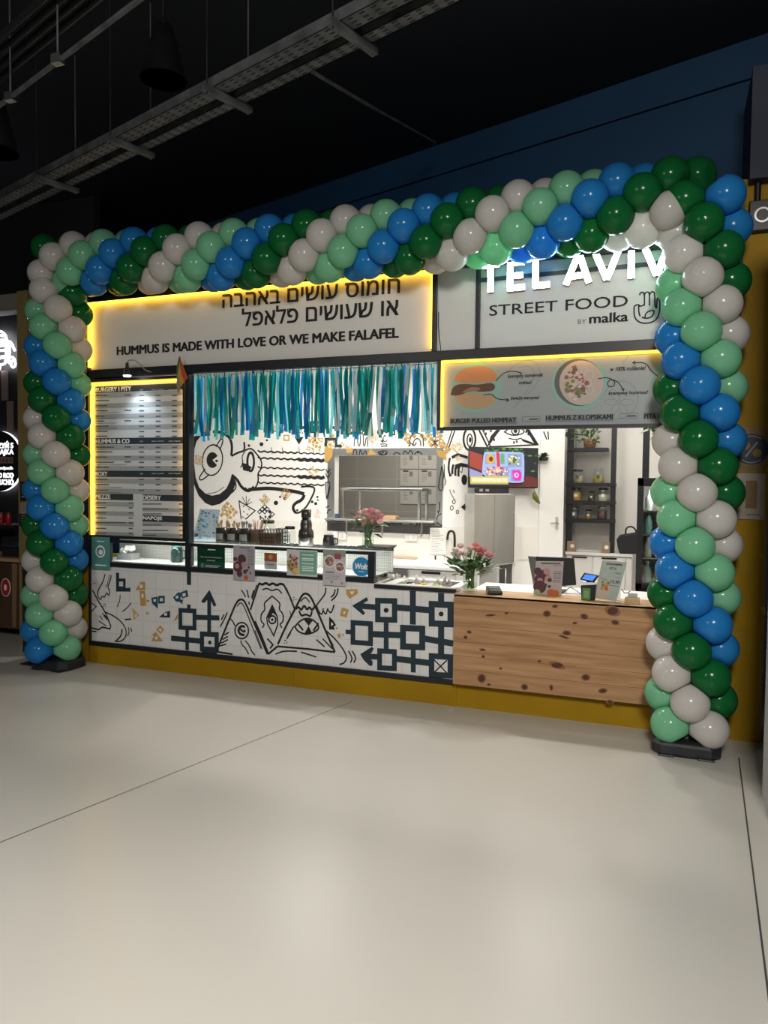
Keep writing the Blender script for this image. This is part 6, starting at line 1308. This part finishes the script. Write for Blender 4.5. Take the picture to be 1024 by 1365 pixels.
for k, dg in enumerate('239460'):
    x0 = -4+k*5; p_, q_ = fnb.px(x0, 618), fnb.px(x0+4.4, 609.5); m.fbox(fnb, p_[0], p_[1], q_[0], q_[1], .09, .095, mat('counter_digit', (.35, .2, .18), .5)); w_ = q_[0]-p_[0]; h_ = q_[1]-p_[1]; m.text(fnb, dg, p_[0]+w_*.25, p_[1]+h_*.2, q_[0]-w_*.25, q_[1]-h_*.2, .096, DARK, .01)
m.build('digit_tiles', g)
fct = F(.42); p_, q_ = fct.px(27, 750), fct.px(0, 742)
g = thing('neighbour_counter', (p_[0]-.4, .6, 0), 'dark wooden counter of the neighbouring stand at the far left', 'counter')
m = MB(); z_ = p_[1]; m.box(p_[0]-2, .42, z_, p_[0], 1.0, z_+.035, WOODT); m.build('top', g, .004)
DW = noisy(mat('dark_walnut', (.06, .035, .02), .5), (0.035, 0.02, 0.013), (0.08, 0.045, 0.025), 3, (1, 1, .3))
m = MB(); m.box(p_[0]-2, .46, .12, p_[0]-.02, .98, z_, DW); m.build('front_panel', g)
m = MB(); a_, b_ = fct.px(13, 800)[0], fct.px(20, 800)[0]; m.fpoly(F(.455), [(a_, .14), (a_+.05, .14), (b_, z_-.02), (a_, z_-.02)], 0, .004, mat('light_walnut', (.22, .13, .07), .5)); m.build('light_plank', g)
m = MB(); fl2 = F(.45); c = fl2.px(8, 783); m.disc(fl2, c, .07, .10, 0, .006, PAPER, 24); m.disc(fl2, c, .062, .092, .006, .008, mat('red_badge', (.40, .02, .025), .4), 24); m.disc(fl2, c, .02, .035, .008, .009, PAPER, 12); m.build('badge', g)
fsd = F(.7); zsd = fsd.px(10, 699)[1]
g = thing('neighbour_shelf', (fsd.px(12, 699)[0], .8, zsd), 'thin shelf above the neighbouring counter holding two red cans', 'shelf')
m = MB(); m.box(fsd.px(12, 699)[0]-1.2, .6, zsd-.02, fsd.px(24, 699)[0], .95, zsd, STEELD); m.build('shelf_board', g)
m = MB(); m.box(fsd.px(22, 699)[0]-.02, .7, z_+.035, fsd.px(22, 699)[0], .74, zsd-.02, BLACK); m.build('post', g)
for px, lab in ((1.5, 'red can at the very edge of the photo on the neighbouring shelf'), (11.5, 'red can nearer the left post on the neighbouring shelf')):
    q = at(px, 699, .72); g = thing('drink_can', (q[0], .72, zsd), lab, 'can'); b = np.array(g['_o'])
    m = MB(); m.lathe(b, [(.028, 0), (.033, .01), (.033, .11), (.028, .12)], mat('can_red', (.35, .012, .015), .3), 14); m.build('can_body', g); m = MB(); m.lathe(b, [(.028, .12), (.026, .128), (.001, .126)], STEEL, 14); m.build('lid', g)
g = thing('coffee_machine', (fct.px(12, 742)[0], .7, z_+.035), 'black boxy machine on the neighbouring counter', 'machine'); b = np.array(g['_o'])
m = MB(); m.box(b[0]-.25, b[1]-.15, b[2], b[0]+.12, b[1]+.2, b[2]+.22, DARK); m.build('body', g, .01); m = MB(); m.box(b[0]-.2, b[1]-.2, b[2]+.12, b[0]+.05, b[1]-.15, b[2]+.18, STEELD); m.build('group_head', g, .006)
for px0, py0, px1, py1, lab in ((27, 642, 35, 668, 'black notice strip on the left post'), (28, 671, 35, 685, 'small pale sticker on the left post'), (25.5, 685, 36.5, 701, 'black pictogram sticker on the left post')):
    fpp = F(.298); p_, q_ = fpp.px(px0, py1), fpp.px(px1, py0); g = thing('post_sticker', fpp.pt(p_), lab, 'sticker')
    m = MB(); m.fbox(fpp, p_[0], p_[1], q_[0], q_[1], 0, .002, mat('pale_post_sticker', (.3, .27, .18), .5) if 'pale' in lab else DARK); m.build('sheet', g)
    m = MB(); w_, h_ = q_[0]-p_[0], q_[1]-p_[1]
    for v in (.2, .4, .6, .8): m.fbox(fpp, p_[0]+w_*.25, p_[1]+h_*v, p_[0]+w_*.75, p_[1]+h_*(v+.06), .002, .0025, LBL if 'black' in lab else INK_)
    m.build('print', g)
fbi = F(.05); p_, q_ = fbi.px(29, 780), fbi.px(60, 738)
g = thing('waste_bin', ((p_[0]+q_[0])/2, .2, 0), 'dark waste bin standing behind the left balloon column', 'bin')
m = MB(); m.box(p_[0], .05, .0, q_[0]+.1, .5, q_[1]-.12, mat('bin_dark', (.02, .02, .024), .4)); m.build('body', g, .01)
m = MB(); z_ = q_[1]-.12; m.hexa([(p_[0]-.02, .03, z_), (q_[0]+.12, .03, z_), (q_[0]+.12, .52, z_), (p_[0]-.02, .52, z_)], [(p_[0]+.06, .10, z_+.12), (q_[0]+.06, .10, z_+.12), (q_[0]+.06, .45, z_+.12), (p_[0]+.06, .45, z_+.12)], DARK); m.build('lid', g, .006)
# ------------------------------------------------------------------ ceiling services
ZT = 4.0
gu = gd*-1; gN = np.array([-gu[1], gu[0], 0])          # along the trays (rightwards) and across them
ref = atz(300, 128, ZT)
def off(py): return (atz(300, py, ZT)-ref) @ gN
def TP(s_, o_, z): p_ = ref+gu*s_+gN*o_; return np.array([p_[0], p_[1], z])
SLOT = mat('tray_slot', (0.02, 0.02, 0.022), .8)
def tray(o0, o1, label):
    g = thing('cable_tray', TP(0, (o0+o1)/2, ZT), label, 'cable tray'); m = MB()
    for a_, b_, z0_, z1_ in ((o0, o1, ZT, ZT+.004), (o0, o0+.006*np.sign(o1-o0), ZT, ZT+.06), (o1-.006*np.sign(o1-o0), o1, ZT, ZT+.06)):
        q = [TP(-7, a_, 0), TP(4.5, a_, 0), TP(4.5, b_, 0), TP(-7, b_, 0)]
        m.hexa([x_*[1, 1, 0]+[0, 0, z0_] for x_ in q], [x_*[1, 1, 0]+[0, 0, z1_] for x_ in q], GALV)
    m.build('channel', g)
    m = MB()
    for k in range(150):
        s_ = -6.9+k*.075
        for f_ in (.2, .5, .8):
            o_ = o0+(o1-o0)*f_; q = [TP(s_, o_-.006, ZT-.001), TP(s_+.035, o_-.006, ZT-.001), TP(s_+.035, o_+.006, ZT-.001), TP(s_, o_+.006, ZT-.001)]; m.add(q, [(0, 1, 2, 3)], SLOT)
    m.build('slots', g)['kind'] = 'stuff'
    for f_, r_ in ((.3, .014), (.55, .018), (.75, .012)):
        m = MB(); o_ = o0+(o1-o0)*f_; m.tube([TP(-7+k*.6, o_+rnd(-.01, .01), ZT+.006+r_) for k in range(20)], r_, DARK, 6); m.build('cable', g)
tray(off(107), off(127), 'upper of the two perforated cable trays hung under the dark ceiling')
tray(off(137), off(151), 'lower of the two perforated cable trays hung under the dark ceiling')
lo_, hi_ = min(off(107), off(151)), max(off(107), off(151))
for k, (px, py, w_) in enumerate(((302, 127, 'above the slogan sign'), (465, 40, 'near the top edge of the photo'), (178, 194, 'second from the left edge'), (78, 243, 'nearest the left edge'))):
    s_ = (atz(px, py, ZT)-ref) @ gu
    g = thing('tray_hanger', TP(s_, 0, ZT), 'threaded rod hanger carrying both cable trays, %s' % w_, 'hanger', 'hangers of the cable trays')
    m = MB(); q = [TP(s_-.02, lo_-.05, 0), TP(s_+.02, lo_-.05, 0), TP(s_+.02, hi_+.05, 0), TP(s_-.02, hi_+.05, 0)]; m.hexa([x_*[1, 1, 0]+[0, 0, ZT-.036] for x_ in q], [x_*[1, 1, 0]+[0, 0, ZT-.003] for x_ in q], GALV); m.build('cross_bar', g)
    for o_, mt_ in ((lo_-.03, DARK), (hi_+.03, GALV)): m = MB(); m.tube([TP(s_, o_, ZT-.05), TP(s_, o_, 5.0)], .005, mt_, 6); m.build('rod', g)
m = MB(); a_ = atz(412, 93, 4.1); b_ = atz(505, 148, 4.5); c_ = at(580, 190, .85); m.tube([a_, a_*.45+b_*.55, b_, c_], .012, GALV, 8)
tag(m.build('conduit_pipe', None, 0, 2, a_), 'thin conduit branching off the cable trays to the dark wall above the sign', 'pipe')
p_ = atz(0, 140, 4.0); q_ = atz(185, 0, 4.0); d_ = (q_-p_)/np.linalg.norm(q_-p_)
g = thing('overhead_pipe', tuple(p_), 'thin pipe with clamps crossing the upper left corner of the ceiling', 'pipe')
m = MB(); m.tube([p_-d_*2, q_+d_*2], .014, GALV, 8); m.build('tube', g)
for px, py in ((14, 128), (77, 78)):
    c = atz(px, py, 4.0); m = MB(); m.tube([c+[0, 0, -.03], c+[0, 0, 1.0]], .006, GALV, 6); m.box(c[0]-.03, c[1]-.02, c[2]-.03, c[0]+.03, c[1]+.02, c[2]+.02, STEEL); m.build('clamp', g)
g = thing('cable_bundle', tuple(atz(60, 60, 4.3)), 'bundle of dark cables along the ceiling at the upper left', 'cables')
for k, (x, y) in enumerate(((0, 105), (0, 88), (0, 70), (0, 50))):
    a_ = atz(x, y, 4.3); m = MB(); m.tube([a_-d_*2, a_+d_*5], .022, DARK, 7); m.build('cable', g)
def pendant(px, py, z, r, label):
    c = atz(px, py, z); g = thing('pendant_lamp', tuple(c), label, 'lamp', 'pendant lamps'); h_ = r*2.3
    SH = mat('lamp_shade_black', (.008, .008, .01), .5)
    m = MB(); m.lathe(c, [(r, 0), (r*.97, 0), (r*.36, h_*.96), (r*.36, h_), (r*.40, h_), (r, .0)], SH, 32); m.build('lamp_shade', g)
    m = MB(); m.lathe(c, [(r*.96, .006), (r*.34, h_*.95), (.001, h_*.95)], mat('lamp_inner_grey', (.30, .30, .29), .6), 32); m.build('reflector', g)
    m = MB(); m.lathe(c, [(r*.18, h_), (r*.16, h_*1.15), (.012, h_*1.2)], SH, 14); m.tube([c+[0, 0, h_*1.15], np.array([c[0], c[1], 5.0])], .012, SH, 8); m.build('stem', g)
pendant(218, 107, 4.3, .145, 'unlit black cone pendant lamp hanging under the ceiling left of the trays')
pendant(-6, 203, 4.0, .15, 'black pendant lamp cut by the left edge of the photo')
# ------------------------------------------------------------------ balloon arch
LX = {'white': latex('latex_white', (0.84, 0.81, 0.79), (0.74, 0.70, 0.66)), 'mint': latex('latex_mint', (0.32, 0.77, 0.49), (0.24, 0.68, 0.38)),
      'blue': latex('latex_blue', (0.034, 0.33, 0.78), (0.02, 0.30, 0.78)), 'green': latex('latex_green', (0.013, 0.20, 0.055), (0.016, 0.28, 0.055))}
ORD = ['blue', 'mint', 'white', 'green']
RB, RR, DZ = .123, .163, .165
def balloon_mesh(color):
    me = bpy.data.meshes.new('balloon_'+color); vs = []; fs = []; nu, nv = 32, 20
    nb_ = [(-RR, RR, 0), (-RR, -RR, 0)]+[(RR*math.cos(math.pi/4)-RR, s1*RR*math.sin(math.pi/4), s2*DZ) for s1 in (1, -1) for s2 in (1, -1)]
    for i in range(nv+1):
        t = math.pi*i/nv
        for j in range(nu):
            q = 2*math.pi*j/nu; k = RB*(1.0+.03*math.cos(t))
            v = np.array([-k*math.cos(t)*-1.0, k*math.sin(t)*math.cos(q), k*math.sin(t)*math.sin(q)])
            if v[0] < 0: v[0] *= 1.1
            for n_ in nb_:
                n_ = np.array(n_); h_ = np.linalg.norm(n_)/2-.0008; n_ = n_/np.linalg.norm(n_); e_ = v @ n_-h_
                if e_ > 0: v = v-n_*e_
            vs.append(tuple(v))
    fs = [(i*nu+j, (i+1)*nu+j, (i+1)*nu+(j+1) % nu, i*nu+(j+1) % nu) for i in range(nv) for j in range(nu)]
    me.from_pydata(vs, [], fs); me.materials.append(LX[color]); me.polygons.foreach_set('use_smooth', [True]*len(fs)); me.update(); me.validate()
    return me
BM = {c: balloon_mesh(c) for c in ORD}
first = bpy.data.objects.new('balloon', BM['white'])
NTH = 'zero first second third fourth fifth sixth seventh eighth ninth tenth eleventh twelfth thirteenth fourteenth fifteenth sixteenth seventeenth eighteenth nineteenth twentieth twenty-first twenty-second twenty-third twenty-fourth twenty-fifth twenty-sixth twenty-seventh twenty-eighth twenty-ninth thirtieth thirty-first thirty-second thirty-third thirty-fourth thirty-fifth thirty-sixth'.split()
def put(color, axis_pt, d, n0, phi, label, group, cnt=[0]):
    # a balloon tied to the axis point, phi turned about d from the direction n0
    d = np.array(d, float); n0 = np.array(n0, float); n0 -= d*(n0 @ d); n0 /= np.linalg.norm(n0); b_ = np.cross(d, n0)
    rad = n0*math.cos(phi)+b_*math.sin(phi); tan = np.cross(d, rad); c = np.array(axis_pt)+rad*RR
    o = first if cnt[0] == 0 else first.copy()
    cnt[0] += 1; o.data = BM[color]; COL.objects.link(o)
    s_ = 1.0+random.uniform(-.012, .012)
    o.matrix_world = Matrix(((rad[0]*s_, tan[0]*s_, d[0]*s_, c[0]), (rad[1]*s_, tan[1]*s_, d[1]*s_, c[1]), (rad[2]*s_, tan[2]*s_, d[2]*s_, c[2]), (0, 0, 0, 1)))
    tag(o, label, 'balloon', group)
def side(phi):
    a_ = math.degrees(phi) % 360
    return ['front', 'front right', 'right', 'back right', 'back', 'back left', 'left', 'front left'][int(((a_+22.5) % 360)//45)]
def column(which, ax, z0, nl, phi0, order0, dz):
    for k in range(nl):
        z = z0+k*dz; p_ = ax(z); n0 = CAM*[1, 1, 0]-np.array([p_[0], p_[1], 0])
        for j in range(4):
            phi = math.radians(phi0+90*j-45*k); col_ = ORD[(order0+j) % 4]
            lab = '%s balloon at the %s of the %s column, %s ring up' % (col_, side(phi), which, NTH[k+1])
            put(col_, p_, (0, 0, 1), n0, phi, lab, 'balloons of the %s column' % which)
def axl(z): b0_, b1_ = at(72, 865, -.28), at(79, 400, -.28); t = (z-b0_[2])/(b1_[2]-b0_[2]); return np.array([b0_[0]+(b1_[0]-b0_[0])*t, -.28, z])
def axr(z):
    pts = [at(919, 966, -.32), at(931, 600, -.32), at(938, 330, -.32)]; return np.array([np.interp(z, [q[2] for q in pts], [q[0] for q in pts]), -.32, z])
zl0 = at(75, 862, -.28)[2]; zr0 = at(920, 962, -.32)[2]
ZTOPL, ZTOPR = at(85, 352, -.3)[2], at(925, 268, -.3)[2]
column('left', axl, zl0, int((ZTOPL-.13-zl0)/.1615)+1, -48, 0, .1615)
column('right', axr, zr0, int((ZTOPR+.13-zr0)/.169)+1, -135, 0, .169)
tp = [(85, 354), (160, 350), (300, 342), (450, 327), (600, 310), (700, 296), (800, 280), (900, 270), (945, 266)]
tw = [at(x, y, -.30) for x, y in tp]
def topz(x): return float(np.interp(x, [q[0] for q in tw], [q[2] for q in tw]))
xw_ = at(198, 378, -.42)[0]                            # a white balloon hangs lowest here
xs0 = axl(3)[0]-.12; xs1 = axr(3.4)[0]-.19
DX = .1632
k0 = math.ceil((xs0-xw_)/DX); k1 = math.floor((xs1-xw_)/DX)+1
for k, kk in enumerate(range(k0, k1+1)):
    X = xw_+kk*DX; p_ = np.array([X, -.30, topz(X)])
    d = (-1.0, 0, 0)
    for j in range(4):
        phi_deg = -80+90*(j-2)+45*kk
        phi = math.radians(phi_deg); a_ = phi_deg % 360
        if kk == k1 and not 30 < a_ < 200: continue
        wh = ['front', 'upper front', 'top', 'upper back', 'back', 'lower back', 'underside', 'lower front'][int(((a_+22.5) % 360)//45)]
        put(ORD[j], p_, d, (0, -1, 0), phi, '%s balloon at the %s of the overhead garland, %s ring from the left' % (ORD[j], wh, NTH[k+1]), 'balloons of the overhead garland')
BASEM = noisy(mat('weight_black', (.016, .017, .022), .45), (.013, .014, .018), (.020, .021, .027), 20)
for nm, cx, cy, ax, zt_, extra in (('left', axl(0)[0]+.05, -.27, axl, ZTOPL-.2, 1), ('right', axr(0)[0]-.02, -.36, axr, ZTOPR-.2, 0)):
    g = thing('balloon_stand', (cx, cy, 0), 'black weighted stand foot under the %s balloon column' % nm, 'stand')
    m = MB(); w_, d_ = .21, .17
    def rr_(w, d, z): 
        c_ = .06; return [(cx-w+c_, cy-d, z), (cx+w-c_, cy-d, z), (cx+w, cy-d+c_, z), (cx+w, cy+d-c_, z), (cx+w-c_, cy+d, z), (cx-w+c_, cy+d, z), (cx-w, cy+d-c_, z), (cx-w, cy-d+c_, z)]
    v = rr_(w_*.97, d_*.97, .012)+rr_(w_, d_, .03)+rr_(w_, d_, .075)+rr_(w_*.93, d_*.92, .095)
    m.add(v, [tuple(range(7, -1, -1)), tuple(range(24, 32))]+[(r_*8+i, r_*8+(i+1) % 8, r_*8+8+(i+1) % 8, r_*8+8+i) for r_ in range(3) for i in range(8)], BASEM)
    for sx in (-1, 1): m.box(cx+sx*.12-.05, cy-d_*.98, 0, cx+sx*.12+.05, cy+d_*.98, .014, BASEM)
    m.build('weight', g, .008)
    m = MB(); m.lathe((cx, cy, .09), [(.05, 0), (.045, .03), (.02, .04)], BASEM, 16); m.build('socket', g)
    m = MB(); m.tube([(cx, cy, .1), tuple(ax(.5)), tuple(ax(1.8)), tuple(ax(zt_))], .012, DARK, 8); m.build('pole', g)
q = atz(45, 886, 0)
m = MB(); m.box(q[0]-.12, q[1]-.05, 0, q[0]+.25, q[1]+.25, .012, BASEM); tag(m.build('floor_plate', None, .003, 2, (q[0], q[1], 0)), 'flat black floor plate behind the left stand foot', 'plate')
for o in bpy.data.objects:
    if '_o' in o: del o['_o']
